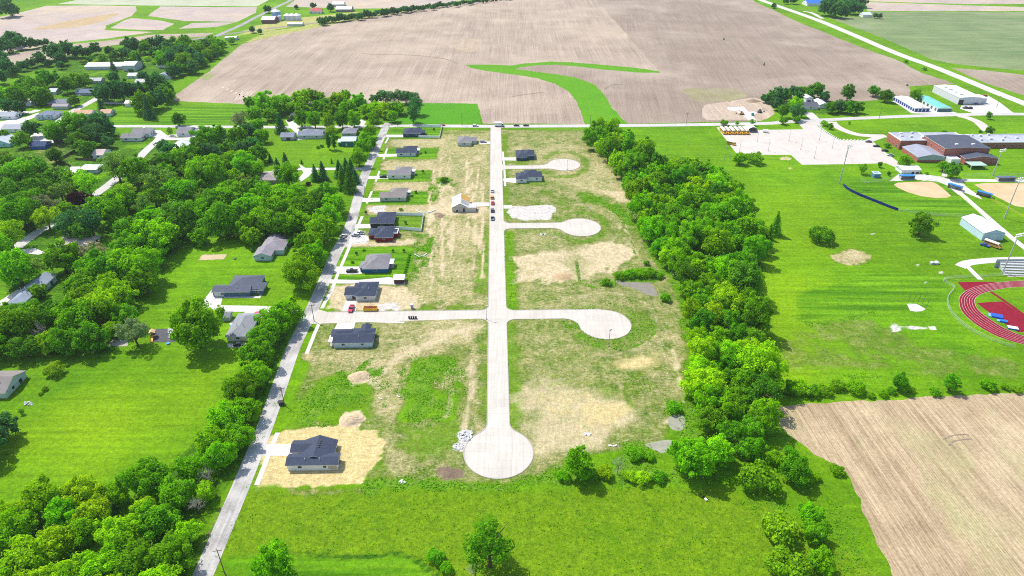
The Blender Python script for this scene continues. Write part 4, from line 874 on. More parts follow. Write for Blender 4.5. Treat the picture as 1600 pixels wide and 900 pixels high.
tree(305,511,39,'broad','g','large round green tree beside the grey hip roofed house, casting a long shadow'); tree(209,518,24,'loose','grey','loose greyish tree beside the gravel rectangle and play yard')
tree(86,578,13,'bush','w','round yellowish bush alone on the near left lawn'); tree(70,608,4.5,'bush','m','small dark bush on the near left lawn'); tree(63,615,3.5,'bush','w','small orange tinged bush beside the small dark bush'); tree(105,571,3,'bush','m','tiny dark bush right of the round yellowish bush'); tree(33,643,5,'loose','m','young thin tree near the grey roofed house at left edge')
tree(0,668,24,'broad','b','dark tree at the left edge casting shadow on the lawn'); tree(-28,700,30,'broad','b','dark tree just past the left edge behind the near lawn')
# --- thick groups at left
trees('full green tree in the thick belt left of the wide lawn', 'trees of the belt left of the wide lawn',
 [(245,368,30),(202,362,24),(265,378,16),(205,388,25),(163,422,32),(210,418,33),(130,447,29),(172,452,25),(95,402,27),(118,495,33),(160,476,30),(140,528,25),(100,532,24),(186,462,22),(75,535,18),(130,468,25),(225,440,22)], cols='ggmmy')
trees('dark tree in the clump at the far left edge of the lower belt', 'trees at the left edge of the lower belt', [(18,510,32),(35,540,22),(-10,535,26),(-15,495,24)], cols='dm')
tree(62,520,18,'dead','g','bare pale dead tree between the green trees left of the lawn')
trees('dense round tree in the grove between the wide lawn and the farmhouse', 'trees of the grove above the wide lawn',
 [(275,342,32),(238,346,24),(313,332,22),(350,343,30),(333,320,24),(390,328,27),(346,310,21),(413,308,22),(430,330,28),(450,308,25),(472,328,26),(492,316,21),(508,306,17),(415,347,22),(442,350,23),(462,347,21),(382,352,20),(285,300,24),(372,300,20),(400,290,14)], cols='gggmd')
trees('green tree shading the winding residential road at left', 'trees along the winding residential road',
 [(165,325,28),(196,312,18),(70,338,20,'loose','y'),(180,258,24,'loose','p'),(136,284,22,'loose','y'),(215,266,23,'broad','m'),(252,285,26,'loose','p'),(300,292,18),(320,272,29),(265,252,17,'broad','d'),(290,254,18,'broad','d'),(240,308,18),(12,365,22,'loose','y'),(25,420,30),(55,416,16,'loose','p'),(-5,390,24),(148,395,22,'loose','grey'),(60,455,12)], cols='gm')
tree(122,313,15,'broad','purple','round dark purple tree beside the residential road'); tree(208,300,7,'broad','purple','small dark purple tree near the bend of the residential road')
trees('dark pine with layered boughs behind the flat tan roof', 'pines behind the flat tan roof', [(105,352,23,'pine','b'),(142,350,22,'pine','b'),(125,362,18,'pine','d')])
trees('shady tree in the thicket at the left edge below the blue house', 'thicket below the blue house',
 [(30,272,27),(60,298,24),(18,305,22),(28,335,27),(66,318,20,'loose','grey'),(5,285,20),(45,320,22),(95,300,18,'loose','p'),(5,330,22),(60,262,14)], cols='mmdd')
tree(85,243,12,'broad','d','single dark tree in the yard right of the blue house')
# --- village at upper left
trees('leafy tree among the village roofs at upper left', 'village trees at upper left',
 [(125,220,17),(143,212,18),(115,195,20),(150,195,20),(166,200,14),(85,206,17),(135,232,13),(168,222,10),(48,202,13),(35,218,13),(25,150,15),(12,165,12),(8,150,13),(30,168,10),(52,140,17),(40,132,14),(73,122,14),(60,150,14),(70,152,12),(103,132,14),(130,126,12),(116,124,10),(178,121,9),(166,145,16),(190,142,17),(212,142,13),(222,118,8),(238,124,7),(205,112,5),(5,212,10),(158,146,12)], cols='mmdbb')
trees('big shade tree on the mown field below the white shed', 'shade trees below the white shed', [(246,133,16),(258,142,14),(222,160,17),(243,155,15),(262,150,11),(228,140,12)], cols='dmb')
tree(231,172,13,'cone','b','wide dark spruce on the mown field below the white shed'); tree(115,157,9,'broad','d','round dark tree right of the brick walled house'); tree(157,165,8,'cone','b','small dark cone shaped evergreen beside the village street'); tree(176,104,7,'cone','b','pointed dark evergreen in front of the long white barn'); tree(218,96,8,'cone','b','dark evergreen right of the large barn')
tree(278,187,10,'broad','d','lone dark tree on the mown field beside the cross road'); tree(374,188,14,'loose','grey','thin pale tree beside the cross road, left of the round trees'); trees('green tree between the thin pale tree and the dark spruce', 'trees by the thin pale tree', [(396,178,13),(402,195,10),(390,160,9)], cols='gm')
trees('tree of the group behind the grey and white houses by the cross road', 'trees behind the grey and white houses',
 [(320,213,17),(312,232,15),(340,208,13),(372,212,15),(388,206,13),(265,235,13),(255,228,11),(280,244,13),(304,245,15),(330,240,16),(352,232,13),(376,232,13),(396,226,12),(265,205,6,'loose','p'),(405,240,14),(348,258,16),(380,258,20),(398,264,16),(360,244,12),(410,213,11)], cols='mmgdb')
# --- along the cross road
trees('{o} tree from the left in the front row of round trees on the cross road', 'front row of round trees', [(470,184,12),(491,187,12),(513,189,12),(534,185,13),(553,185,12)], 'oval', 'gm')
trees('tree in the wood behind the front row of round trees', 'trees behind the front row',
 [(412,158,16),(430,166,14),(443,160,14),(470,156,15),(485,150,12),(503,165,13),(497,152,10),(527,158,14),(516,172,11),(545,168,12),(560,158,13),(572,172,11),(588,168,10),(600,171,11),(584,182,9),(470,170,11),(420,178,11),(455,168,10),(540,150,9)], cols='gggmy')
trees('dark evergreen in the row at the right of the cross road wood', 'dark evergreens of the cross road wood', [(585,155,10),(598,152,10),(610,153,10),(622,151,10),(634,151,10),(645,152,10),(650,165,13),(645,178,13)], 'pine', 'b')
trees('bright green tree left of the dark evergreens by the cross road', 'bright trees by the evergreens', [(621,168,11),(613,182,9),(604,178,8)], cols='yg')
tree(438,196,12,'cone','b','dark spruce beside the curved drive of the grey roofed houses'); trees('dark slim cypress behind the long grey roofed house, {o} from the left', 'pair of cypresses', [(512.5,220,11,'column','d'),(521,220,11,'column','d')]); tree(518,206,9,'broad','y','pale round tree behind the two cypresses')
trees('{o} round tree from the cross road on the left verge of the asphalt road', 'trees at the top of the old road', [(584,192,7),(577,205,11),(572,218,12),(566,230,13),(560,247,14),(578,222,11)], cols='gmg'); tree(559,207,4,'column','d','slim dark evergreen at the corner of the small grey house')
tree(446,253,10,'cone','b','tallest pointed spruce on the green farm lawn'); tree(433,258,8,'cone','b','middle pointed spruce left of the tallest one'); tree(422,248,5.5,'cone','b','small slim spruce at the left of the farm lawn group'); tree(449,275,19,'broad','g','round tree covering the farmhouse drive')
trees('spruce {o} from the left beside the round drive', 'spruces beside the round drive', [(492,273,10,'cone','b'),(504,270,11,'cone','b')]); trees('spruce in the tight clump beside the asphalt road', 'clump of spruces by the old road', [(530,267,11,'cone','b'),(541,265,12,'cone','b'),(549,268,12,'cone','b'),(535,282,14,'cone','d'),(546,285,15,'cone','d'),(555,278,9,'cone','b')])
tree(471,253,3,'cone','m','left sapling on the green farm lawn'); tree(518,252,3,'cone','m','right sapling on the green farm lawn'); tree(482,287,4,'bush','purple','small dark shrub below the round drive'); trees('small dark shrub near the two cypresses', 'shrubs near the cypresses', [(497,230,3,'bush','d'),(503,228,3,'bush','d')]); tree(462,376,11,'bush','m','dark bush right of the mauve roofed house'); tree(395,391,3.5,'bush','d','small dark bush left of the mauve roofed house')
# --- far tree lines
trees('bluish tree of the line across the far left field edge', 'far left tree line',
 [(8,12,14),(20,16,9),(17,60,13),(5,70,13),(30,66,11),(50,68,8),(62,67,6),(72,66,5),(84,80,14),(104,77,12),(95,92,10),(120,80,10),(134,82,8),(148,76,9),(62,92,10),(47,98,8),(35,103,8),(8,104,13),(-5,118,14),(22,110,9),(75,98,6),(95,102,6),(0,88,10)], cols='b')
trees('tree of the wood between the barns and the tan field', 'wood left of the tan field',
 [(206,70,13),(226,74,10),(236,67,9),(250,66,10),(262,70,9),(270,62,5),(289,64,9),(280,72,8),(308,78,12),(320,73,10),(298,84,11),(325,84,8),(336,86,6),(345,82,5),(347,68,6),(361,63,6),(268,92,14),(288,97,13),(308,94,11),(270,110,11),(300,104,11),(282,108,9),(196,84,9),(180,86,8),(160,92,7),(142,92,6),(212,88,8),(250,88,9),(318,96,7),(240,80,8),(170,80,7)], cols='bbmmd')
trees('low yellowish shrub on the rough grass left of the wood', 'shrubs left of the wood', [(175,90,5),(190,88,5),(230,92,5),(245,92,4),(225,84,4),(150,97,5),(130,97,5),(240,98,4)], 'bush', 'yp')
i = 0; far_row = []
for k in range(58):
    f = k/57; u = 500+f*296; v = 35-36*f+1.2*math.sin(k*1.7)-2*math.sin(f*3.1); far_row.append((u, v-2, (5.6-2.8*f)*random.uniform(.75, 1.25)))
trees('small distant tree in the long line above the tan field', 'long tree line above the tan field', far_row, cols='b')
trees('{o} small tree from the left around the far farm', 'trees around the far farm', [(394,46,5),(406,49,4),(418,14,6),(463,11,3.5),(489,8,5),(516,12,6)], cols='b')
trees('tree of the clump around the blue roofed farm', 'trees around the blue roofed farm', [(1292,11,13),(1308,14,13),(1325,9,12),(1340,12,10),(1345,2,9),(1240,0,6),(1228,1,5),(1300,3,10),(1318,20,8),(1368,24,4),(1375,25,4)], cols='b')
tree(1209,9,4,'broad','b','small lone tree at the far end of the highway verge'); tree(1416,96,3.5,'bush','m','left small bush on the highway verge'); tree(1445,107.5,3.5,'bush','m','right small bush on the highway verge'); tree(1417.5,133,1.8,'bush','d','tiny bush at the corner of the brown field'); tree(1131,61,1.5,'bush','d','tiny dark bush standing in the brown field, upper'); tree(1194,100,1.8,'cone','d','tiny dark bush standing in the brown field, lower')
# --- clump by the school, singles on the school grounds
trees('dark tree in the clump around the sheds near the school', 'clump around the sheds',
 [(1196,154,7),(1205,152,9),(1217,149,14),(1216,163,10),(1240,144,10),(1255,143,9),(1276,141,12),(1289,150,8),(1228,150,9),(1265,148,8),(1248,150,8)], cols='bdm')
tree(1224,173,9,'oval','d','narrow dark tree at the left of the shed clump'); tree(1244,164,11,'broad','y','bright green tree in front of the sheds'); tree(1242,175,11,'pine','b','dark bushy tree below the bright green tree'); tree(1254,175,8,'pine','b','smaller dark tree right of the bright green tree')
trees('{o} tree from the left in the low hedge right of the sheds', 'hedge trees right of the sheds', [(1299,168,9),(1312,166,10),(1326,168,10),(1341,168,9)], cols='db')
tree(1326,145,11,'oval','d','lone oval tree at the edge of the brown field'); tree(1366,142,9,'broad','d','left one of two dark trees left of the storage units'); tree(1385,149,10.5,'broad','d','right one of two dark trees left of the storage units'); tree(1430.5,147.5,8.5,'broad','m','round tree behind the teal roofed storage unit')
tree(1224,188.5,6,'broad','m','round young tree on the verge above the parking lot, left'); tree(1245,186.5,5.5,'broad','m','round young tree on the verge above the parking lot, right'); tree(1175.5,190,5,'loose','m','thin young tree above the rounded white shed'); tree(1152,192,4,'loose','m','thin young tree left of the rounded white shed'); tree(1132,192,6,'bush','m','bush beside the road above the parked buses')
tree(1287,192,4.5,'broad','g','left sapling on the grass strip of the parking lot'); tree(1297,197,5,'broad','m','right sapling on the grass strip of the parking lot'); tree(1327,191.5,2.5,'loose','m','tiny sapling on the oval lawn before the school'); tree(1545.5,180,5,'oval','m','slim tree beside the drive behind the school'); tree(1546,203.5,6.5,'broad','d','round tree behind the flat roofed school wing'); tree(1475,206.5,4,'bush','m','low bush behind the school roof'); tree(1532,205,3,'bush','m','low bush beside the drive behind the school')
tree(1414,252,11,'broad','g','green tree left of the grey metal roofed school hall'); tree(1475,259,9,'broad','m','tree before the school hall, left of the round dark one'); tree(1489,267,12.5,'broad','d','round dark tree standing in the concrete apron'); tree(1387,227,5,'bush','m','bush at the brick corner of the school'); tree(1347.5,263,8,'loose','g','light green tree below the parking lot'); tree(1375,257,4,'oval','d','thin dark sapling below the parking lot'); tree(1389,271,3,'oval','d','small dark sapling left of the concession stand'); tree(1448,271,2.5,'bush','m','tiny bush right of the concession stand')
tree(1155.5,248,9.5,'broad','g','round tree at the left corner of the parking lot'); tree(1180,248,12,'bush','g','wide bushy tree below the left end of the parking lot')
tree(1440,350,19,'broad','m','round dense tree alone on the school field'); tree(1282,367,18,'bush','m','wide low tree alone on the school field'); tree(1212,354,14,'cone','m','green pointed tree at the right edge of the woods'); tree(1202,366,9,'cone','m','smaller pointed tree at the right edge of the woods')
# --- hedgerow above the near field
trees('{o} bush from the left in the hedgerow above the near tan field', 'hedgerow above the near field', [(1217,606,13),(1236,606,14),(1252,608,14),(1270,612,11),(1288,610,11),(1308,602,11),(1337,606,13),(1360,618,6),(1380,616,7),(1393,611,7),(1421,608,7),(1462,613,8),(1545,601,11),(1570,604,6),(1589,609,7),(1606,606,8)], 'bush', 'mgg')
tree(1407,598,13,'oval','m','taller tree with narrow crown in the hedgerow above the near field'); tree(1487,598,13,'oval','m','round tree in the hedgerow right of the taller narrow one')
# --- lower right
tree(905,724,25,'oval','g','round green tree standing alone near the turning circle'); tree(966,728,15,'dead','g','bare grey tree right of the round tree near the turning circle'); tree(1086,716,34,'broad','g','large spreading tree beside the murky pond'); tree(1122,704,22,'broad','y','lighter tree right of the large spreading tree'); tree(1187,748,27,'bush','w','yellow green willow like tree below the woods'); tree(1243,735,23,'broad','m','dark tree right of the yellow green willow like tree'); tree(1219,828,28,'bush','w','yellow green tree on the strip between meadow and tan field'); tree(1268,803,19,'broad','g','upper tree of the pair beside the near tan field'); tree(1274,832,18,'broad','m','lower tree of the pair beside the near tan field'); tree(1233,887,30,'bush','w','yellow green tree cut by the lower frame edge'); tree(1283,878,21,'broad','g','dark green tree beside the one cut by the lower frame edge'); tree(1308,735,10,'bush','g','small round tree on the edge of the near tan field')
tree(765,852,43,'loose','m','large open crowned tree at bottom centre of the meadow'); tree(742,888,17,'dead','g','grey twiggy dead tree beside the large open crowned tree'); tree(430,887,38,'oval','g','round dark green tree at the bottom edge beside the road'); tree(680,870,13,'bush','m','bush at the end of the ditch line in the meadow'); tree(697,888,10,'bush','g','small bush below the one at the ditch end')
trees('low scrub bush on the weedy bank between the meadow and the pond', 'scrub on the bank', [(945,738,12),(925,742,10),(985,745,10),(1005,748,12),(1030,744,11),(1180,712,12),(1210,718,14),(1235,705,10),(1260,748,10),(1275,745,8),(880,745,10)], 'bush', 'gmy')
tree(1054,637,11,'bush','m','dark green reed clump above the small pond'); trees('tall reed clump beside the grey shallow pool', 'reed clumps by the pool', [(968,431,8),(984,428,9),(1000,428,9),(1016,427,9),(1030,430,7),(948,441,7),(1040,465,8),(1010,411,5)], 'bush', 'mmg'); trees('green reed clump beside the larger murky pond', 'reed clumps by the larger pond', [(988,705,9),(1002,710,9),(1015,714,8),(992,716,8)], 'bush', 'gm')
tree(693,281,6,'bush','d','dark weed clump in the dry strip above the half built house'); tree(626,327,3,'bush','g','small green weed clump above the white fenced house')
# --- the strip of woods: many alike crowns
WPOLY = [(918,200),(955,196),(1000,228),(1055,246),(1105,256),(1150,282),(1178,322),(1190,372),(1176,412),(1184,460),(1192,520),(1196,575),(1200,630),(1206,668),(1180,690),(1140,690),(1112,655),(1098,600),(1092,540),(1080,470),(1064,425),(1036,388),(1010,350),(992,300),(972,262),(944,226)]
WP = [tuple(at(u, v, 9.0)[:2]) for u, v in WPOLY]
def inside(P, x, y):
    c = False
    for i in range(len(P)):
        ax, ay = P[i]; bx, by = P[(i+1) % len(P)]
        if (ay > y) != (by > y) and x < (bx-ax)*(y-ay)/(by-ay)+ax: c = not c
    return c
xs = [p[0] for p in WP]; ys = [p[1] for p in WP]; got = []; wr = random.Random(3)
for _ in range(9000):
    x = wr.uniform(min(xs), max(xs)); y = wr.uniform(min(ys), max(ys)); r = wr.choice([wr.uniform(4.4, 6.2), wr.uniform(6.0, 9.0)])
    if inside(WP, x, y) and all((x-a)**2+(y-b)**2 > ((r+c)*.66)**2 for a, b, c in got): got.append((x, y, r))
for x, y, r in got:
    k = wr.choices(['broad', 'oval', 'loose'], [7, 2, 1])[0]
    tree_at(x, y, r, k, wr.choice('ggggmmmyyd'), 'dense green tree in the strip of woods between the lots and the school', 'trees of the woods strip', wr.uniform(.92, 1.18))
def fill(poly, label, group, r0, r1, kinds, cols, seed, gap=.88, tries=2500):
    P = [tuple(at(u, v, 6.0)[:2]) for u, v in poly]; xs = [p[0] for p in P]; ys = [p[1] for p in P]; rr = random.Random(seed); mine = []
    for _ in range(tries):
        x = rr.uniform(min(xs), max(xs)); y = rr.uniform(min(ys), max(ys)); r = rr.uniform(r0, r1)
        if inside(P, x, y) and all((x-q['p'][0])**2+(y-q['p'][1])**2 > ((r+q['rm'])*gap)**2 for q in PEND): tree_at(x, y, r, rr.choice(kinds), rr.choice(cols), label, group)
fill([(150,455),(180,420),(225,380),(270,345),(330,330),(400,335),(480,330),(520,335),(500,360),(470,365),(300,370),(250,400),(215,450),(180,540),(130,545),(60,545),(0,560),(0,490),(80,490)], 'full green tree in the thick belt left of the wide lawn', 'trees of the belt left of the wide lawn', 4.2, 7, ['broad'], 'ggmmyd', 21)
fill([(0,240),(50,250),(100,270),(140,300),(100,330),(40,360),(0,370)], 'shady tree in the thicket at the left edge below the blue house', 'thicket below the blue house', 4.5, 7.5, ['broad'], 'mmdgp', 22, .88)
fill([(200,280),(240,250),(300,225),(400,230),(400,300),(330,310),(260,320),(200,330),(160,340),(190,300)], 'tree of the group behind the grey and white houses by the cross road', 'trees behind the grey and white houses', 4.5, 7.5, ['broad', 'loose'], 'mmgdyp', 23, .92)
fill([(0,805),(70,775),(130,760),(220,740),(300,710),(318,720),(300,770),(275,830),(245,900),(225,940),(-40,940)], 'leafy green tree in the dense grove filling the near left corner', 'trees of the near left grove', 4.5, 7, ['broad'], 'ggyym', 24)
fill([(250,95),(250,78),(330,64),(348,74),(290,108),(262,112)], 'tree of the wood between the barns and the tan field', 'wood left of the tan field', 5, 8, ['broad'], 'bbmmd', 25)
tree(1200,575,13,'dead','g','bare grey tree at the right edge of the woods')
# --- loose weeds and tufts that nobody could count
def scatter_weeds():
    g = np.random.default_rng(4); C = []
    lu = CH['lush'][1:-1, 1:-1]; X = XX[1:-1, 1:-1]; Y = YY[1:-1, 1:-1]
    w = (lu > .3)*(lu)*np.clip(.5+WN[4][1:-1, 1:-1]*1.6, 0, 1); w = w+CH['meadow'][1:-1, 1:-1]*.055*np.clip(.4+WN[4][1:-1, 1:-1]*2.2, 0, 1); w[(Y > 420) | (Y < 112)] = 0
    idx = g.choice(w.size, 14000, p=(w/w.sum()).reshape(-1))
    x = X.reshape(-1)[idx]+g.uniform(-.9, .9, len(idx)); y = Y.reshape(-1)[idx]+g.uniform(-.9, .9, len(idx)); s = g.uniform(.2, .6, len(idx))
    ok = np.array([not inside(SP, a_, b_) for a_, b_ in zip(x, y)]); x, y, s = x[ok], y[ok], s[ok]
    C = []; N_ = []
    for k in range(4):
        C.append(np.stack([x+g.normal(size=len(x))*.25*s, y+g.normal(size=len(x))*.25*s, s*g.uniform(.25, .9, len(x))], 1)); N_.append(sph(g, len(x))*.8+np.array([0, 0, .5]))
    me = leaf_mesh('weeds', np.vstack(C), np.vstack(N_)+np.array([0,0,.4]), .17, M_LEAF, 9); o = link('weeds', me); o.color = (.19, .50, .008, 1)
    tag(o, 'rank green weeds growing over the rough ground', 'weeds', None, 'stuff')
scatter_weeds()
print('TREES', NTREE[0])
# ================================================================== BUILDINGS
NAVY = (.040,.052,.085); SLATE = (.10,.11,.145); GREY = (.215,.205,.215); BROWNG = (.235,.205,.19); MAUVE = (.27,.245,.27); BLUEG = (.24,.28,.34); PALE = (.42,.44,.48)
WHITE = (.80,.80,.79); PBLUE = (.60,.68,.73); CREAM = (.66,.60,.48); SAGE = (.53,.59,.51); DKBLUE = (.045,.085,.15); BLUE = (.02,.13,.30); RED = (.25,.018,.025); CHAR = (.06,.065,.075); TEAL = (.03,.20,.18); BRICK = (.36,.125,.09)
m_trim = plain('white_trim', (.74,.74,.72), .6, .3, .05); m_glass = plain('window_glass', (.03,.04,.055), .12, .6, .1); m_door = plain('garage_door', (.62,.62,.60), .6, .3, .06); m_dkdoor = plain('dark_door', (.06,.05,.05), .6, .3, .1); m_bldoor = plain('blue_door', (.02,.05,.24), .5, .3, .08)
m_vent = plain('vent_metal', (.62,.62,.62), .4, .5, .05)
def roof_block(rb, wb, x0, y0, x1, y1, wh, kind, pitch, o=.45):
    w, d = x1-x0, y1-y0
    wb.box(x0, y0, -.15, x1, y1, wh)
    if kind == 'flat':
        p = .35
        rb.box(x0+p, y0+p, wh-.05, x1-p, y1-p, wh+.06)
        for a in ((x0-.06, y0-.06, x1+.06, y0+p), (x0-.06, y1-p, x1+.06, y1+.06), (x0-.06, y0+p, x0+p, y1-p), (x1-p, y0+p, x1+.06, y1-p)): rb.box(a[0], a[1], wh-.1, a[2], a[3], wh+.40, 1)
        return
    X0, Y0, X1, Y1 = x0-o, y0-o, x1+o, y1+o; ze = wh-pitch*o; t = .2
    if kind == 'hip':
        s = min(w, d)+2*o; rz = ze+pitch*s/2
        r0, r1 = ((X0+s/2, (Y0+Y1)/2, rz), (X1-s/2, (Y0+Y1)/2, rz)) if w >= d else (((X0+X1)/2, Y0+s/2, rz), ((X0+X1)/2, Y1-s/2, rz))
        A, B, C, D = (X0, Y0, ze), (X1, Y0, ze), (X1, Y1, ze), (X0, Y1, ze)
        if w >= d: rb.face([A, B, r1, r0]); rb.face([B, C, r1]); rb.face([C, D, r0, r1]); rb.face([D, A, r0])
        else: rb.face([A, B, r0]); rb.face([B, C, r1, r0]); rb.face([C, D, r1]); rb.face([D, A, r0, r1])
    else:
        if kind == 'gx':
            s = d+2*o; rz = ze+pitch*s/2; m = (Y0+Y1)/2; r0, r1 = (X0, m, rz), (X1, m, rz)
            rb.face([(X0,Y0,ze), (X1,Y0,ze), r1, r0]); rb.face([(X1,Y1,ze), (X0,Y1,ze), r0, r1])
            for x, r in ((x0, r0), (x1, r1)): wb.face([(x, y0, wh), (x, y1, wh), (x, m, rz-.06)])
            for x, r in ((X0, r0), (X1, r1)):
                rb.face([(x,Y0,ze), r, (x,m,rz-t), (x,Y0,ze-t)], 1); rb.face([r, (x,Y1,ze), (x,Y1,ze-t), (x,m,rz-t)], 1)
        else:
            s = w+2*o; rz = ze+pitch*s/2; m = (X0+X1)/2; r0, r1 = (m, Y0, rz), (m, Y1, rz)
            rb.face([(X1,Y0,ze), (X1,Y1,ze), r1, r0]); rb.face([(X0,Y1,ze), (X0,Y0,ze), r0, r1])
            for y, r in ((y0, r0), (y1, r1)): wb.face([(x0, y, wh), (x1, y, wh), (m, y, rz-.06)])
            for y, r in ((Y0, r0), (Y1, r1)):
                rb.face([(X0,y,ze), r, (m,y,rz-t), (X0,y,ze-t)], 1); rb.face([r, (X1,y,ze), (X1,y,ze-t), (m,y,rz-t)], 1)
    c = [(X0,Y0), (X1,Y0), (X1,Y1), (X0,Y1)]
    for i in range(4):
        if kind == 'gx' and i in (1, 3): continue
        if kind == 'gy' and i in (0, 2): continue
        a, b = c[i], c[(i+1) % 4]; rb.face([(*a, ze-t), (*b, ze-t), (*b, ze), (*a, ze)], 1)
    rb.face([(*c[3], ze-t), (*c[2], ze-t), (*c[1], ze-t), (*c[0], ze-t)], 1)
def panel(root, name, rect, face, pos, w, z0, h, mat, t=.06, parent=None):
    x0, y0, x1, y1 = rect; mb = MB()
    if face == 'F': c = x0+(x1-x0)*pos; mb.box(c-w/2, y0-t, z0, c+w/2, y0-.002, z0+h)
    elif face == 'B': c = x0+(x1-x0)*pos; mb.box(c-w/2, y1+.002, z0, c+w/2, y1+t, z0+h)
    elif face == 'R': c = y0+(y1-y0)*pos; mb.box(x1+.002, c-w/2, z0, x1+t, c+w/2, z0+h)
    else: c = y0+(y1-y0)*pos; mb.box(x0-t, c-w/2, z0, x0-.002, c+w/2, z0+h)
    return mb.build(name, mat, parent or root)
def window(root, rect, face, pos, w=1.3, z0=.95, h=1.25):
    fr = panel(root, 'window', rect, face, pos, w+.16, z0-.08, h+.16, m_trim, .05)
    panel(root, 'pane', rect, face, pos, w, z0, h, m_glass, .08, fr)
def house(label, uL, uR, vb, D, roof='hip', rc=NAVY, wc=WHITE, wh=2.9, extra=(), rot=STREET_ROT, name='house', cat='house', pitch=.40, win=True, doors=(), main=(0,0,1,1), wm=siding, rm=shingle, vents=2, group=None, base=None, W=None, o=.45):
    p = base or at(uL, vb); W = W or (at(uR, vb)-at(uL, vb)).length
    root = empty(name, (p[0], p[1], 0), rot); tag(root, label, cat, group)
    off = Vector((W/2, D/2, 0))                            # the Empty stands at the middle of the plan
    root.location = Vector((p[0], p[1], 0))+Matrix.Rotation(rot, 3, 'Z') @ off
    wb, rb = MB(), MB(); rects = []
    for i, e in enumerate([(*main, roof, 0)]+list(extra)):
        x0, y0, x1, y1 = e[0]*W-off.x, e[1]*D-off.y, e[2]*W-off.x, e[3]*D-off.y
        rects.append((x0, y0, x1, y1)); roof_block(rb, wb, x0+.003*i, y0+.003*i, x1-.003*i, y1-.003*i, wh+e[5]-.011*i, e[4], pitch, o)
    wb.build('wall', wm(wc), root); rf = rb.build('roof', [rm(rc), m_trim], root)
    side = 'R' if p[0] < 0 else 'L'
    if win:
        for k, rc_ in enumerate(rects):
            wlen = rc_[2]-rc_[0]
            front = not any(j != k and q[1] < rc_[1]-.2 and q[0] <= rc_[0]+.3 and q[2] >= rc_[2]-.3 for j, q in enumerate(rects))
            if front and wlen > 3:
                n = max(1, int(wlen/6.5))
                for i in range(n): window(root, rc_, 'F', (i+.5)/n, 1.0 if i % 2 else 1.3, 1.15, .95)
            if k == 0 or wlen > 5: window(root, rc_, side, .35); window(root, rc_, side, .7, 1.8, .25, 1.95)
    for d in doors: panel(root, d[5] if len(d) > 5 else 'garage_door', rects[d[4]] if len(d) > 4 and d[4] is not None else rects[0], d[0], d[1], d[2], 0.05, d[3], d[6] if len(d) > 6 else m_door)
    for i in range(vents):                                  # small pipes through the roof
        r = rects[0]; x = r[0]+(r[2]-r[0])*(.35+.3*i); y = r[1]+(r[3]-r[1])*.30
        mb = MB(); mb.tube([(x, y, wh+.3), (x, y, wh+pitch*(r[3]-r[1])*.30+.75)], .11, 6); mb.build('vent_pipe', m_vent, root)
    return root, rects, W
m_post = plain('porch_post', (.70,.69,.66), .6, .3, .05)
def porch(root, x0, y0, x1, y1, h=2.6, mat=None):
    mb = MB(); mb.box(x0, y0, 0, x1, y1, .15); mb.build('porch_slab', m_kerb, root)
    for x, y in ((x0+.15, y0+.15), (x1-.15, y0+.15)):
        mb = MB(); mb.box(x-.09, y-.09, .15, x+.09, y+.09, h); mb.build('porch_post', m_post, root)
    mb = MB(); mb.box(x0-.15, y0-.15, h, x1+.15, y1, h+.16); mb.build('porch_roof', mat or m_trim, root)
# --- new houses of the lots, west column, far to near
LG = lambda k=0, p=.5, w=4.8: ('L', p, w, 2.3, k)
r_, q_, W_ = house('navy hip roofed house topmost in the column left of the main street', 630, 657, 214, 11.5, 'hip', NAVY, DKBLUE, extra=[(.95,.35,1.22,.75,'hip',-.3)], doors=[LG()])
r_, q_, W_ = house('navy roofed house with pale walls, second from the top along the asphalt road', 620, 649, 244.7, 12, 'gx', NAVY, PBLUE, extra=[(.3,.45,1.02,1.1,'hip',.1)], main=(0,0,1,.7), doors=[LG()]); porch(r_, W_/2, -1, W_/2+2.6, 3)
r_, q_, W_ = house('grey roofed house with white walls, between two dry strips, upper of the grey pair', 606, 641, 279.5, 12, 'gx', GREY, WHITE, extra=[(.3,.4,1.0,1.15,'hip',.1)], main=(0,0,1,.65), doors=[LG()]); porch(r_, W_/2, 0, W_/2+2.6, 4)
r_, q_, W_ = house('brownish grey roofed house with sage walls, lower of the grey pair', 594, 634, 314.7, 12.5, 'gx', BROWNG, SAGE, extra=[(.35,.4,1.0,1.1,'hip',.15)], main=(0,0,1,.62), doors=[LG()]); porch(r_, W_/2, 1, W_/2+2.4, 4)
r_, q_, W_ = house('navy roofed dark walled house with the long white fence', 579, 615, 355.5, 12.5, 'gx', NAVY, CHAR, extra=[(.22,.35,.98,1.1,'hip',.25)], main=(0,0,1,.62), doors=[LG()]); house_fenced = r_
r_, q_, W_ = house('navy roofed house with red walls right below the white fenced house', 586.7, 613.5, 377.8, 13, 'hip', NAVY, RED, extra=[(-.42,.28,.4,.85,'hip',-.15),(.95,.35,1.25,.8,'flat',-.4)], doors=[LG(1)])
r_, q_, W_ = house('grey roofed house with blue walls on a dark green lawn', 568, 606, 427, 13.5, 'hip', GREY, BLUE, extra=[(.1,.45,.95,1.08,'hip',.2),(-.14,.1,.3,.55,'hip',-.1)], doors=[LG(2)]); porch(r_, W_/2, -2, W_/2+2.2, 3)
r_, q_, W_ = house('navy roofed grey house under construction above the side street', 556.5, 586, 470.3, 12.5, 'hip', NAVY, (.62,.63,.64), extra=[(-.58,.12,.5,.7,'gx',-.2),(-.2,.5,.6,.95,'hip',-.05)], doors=[('F',.5,3.2,2.3,1,'garage_door',m_dkdoor)])
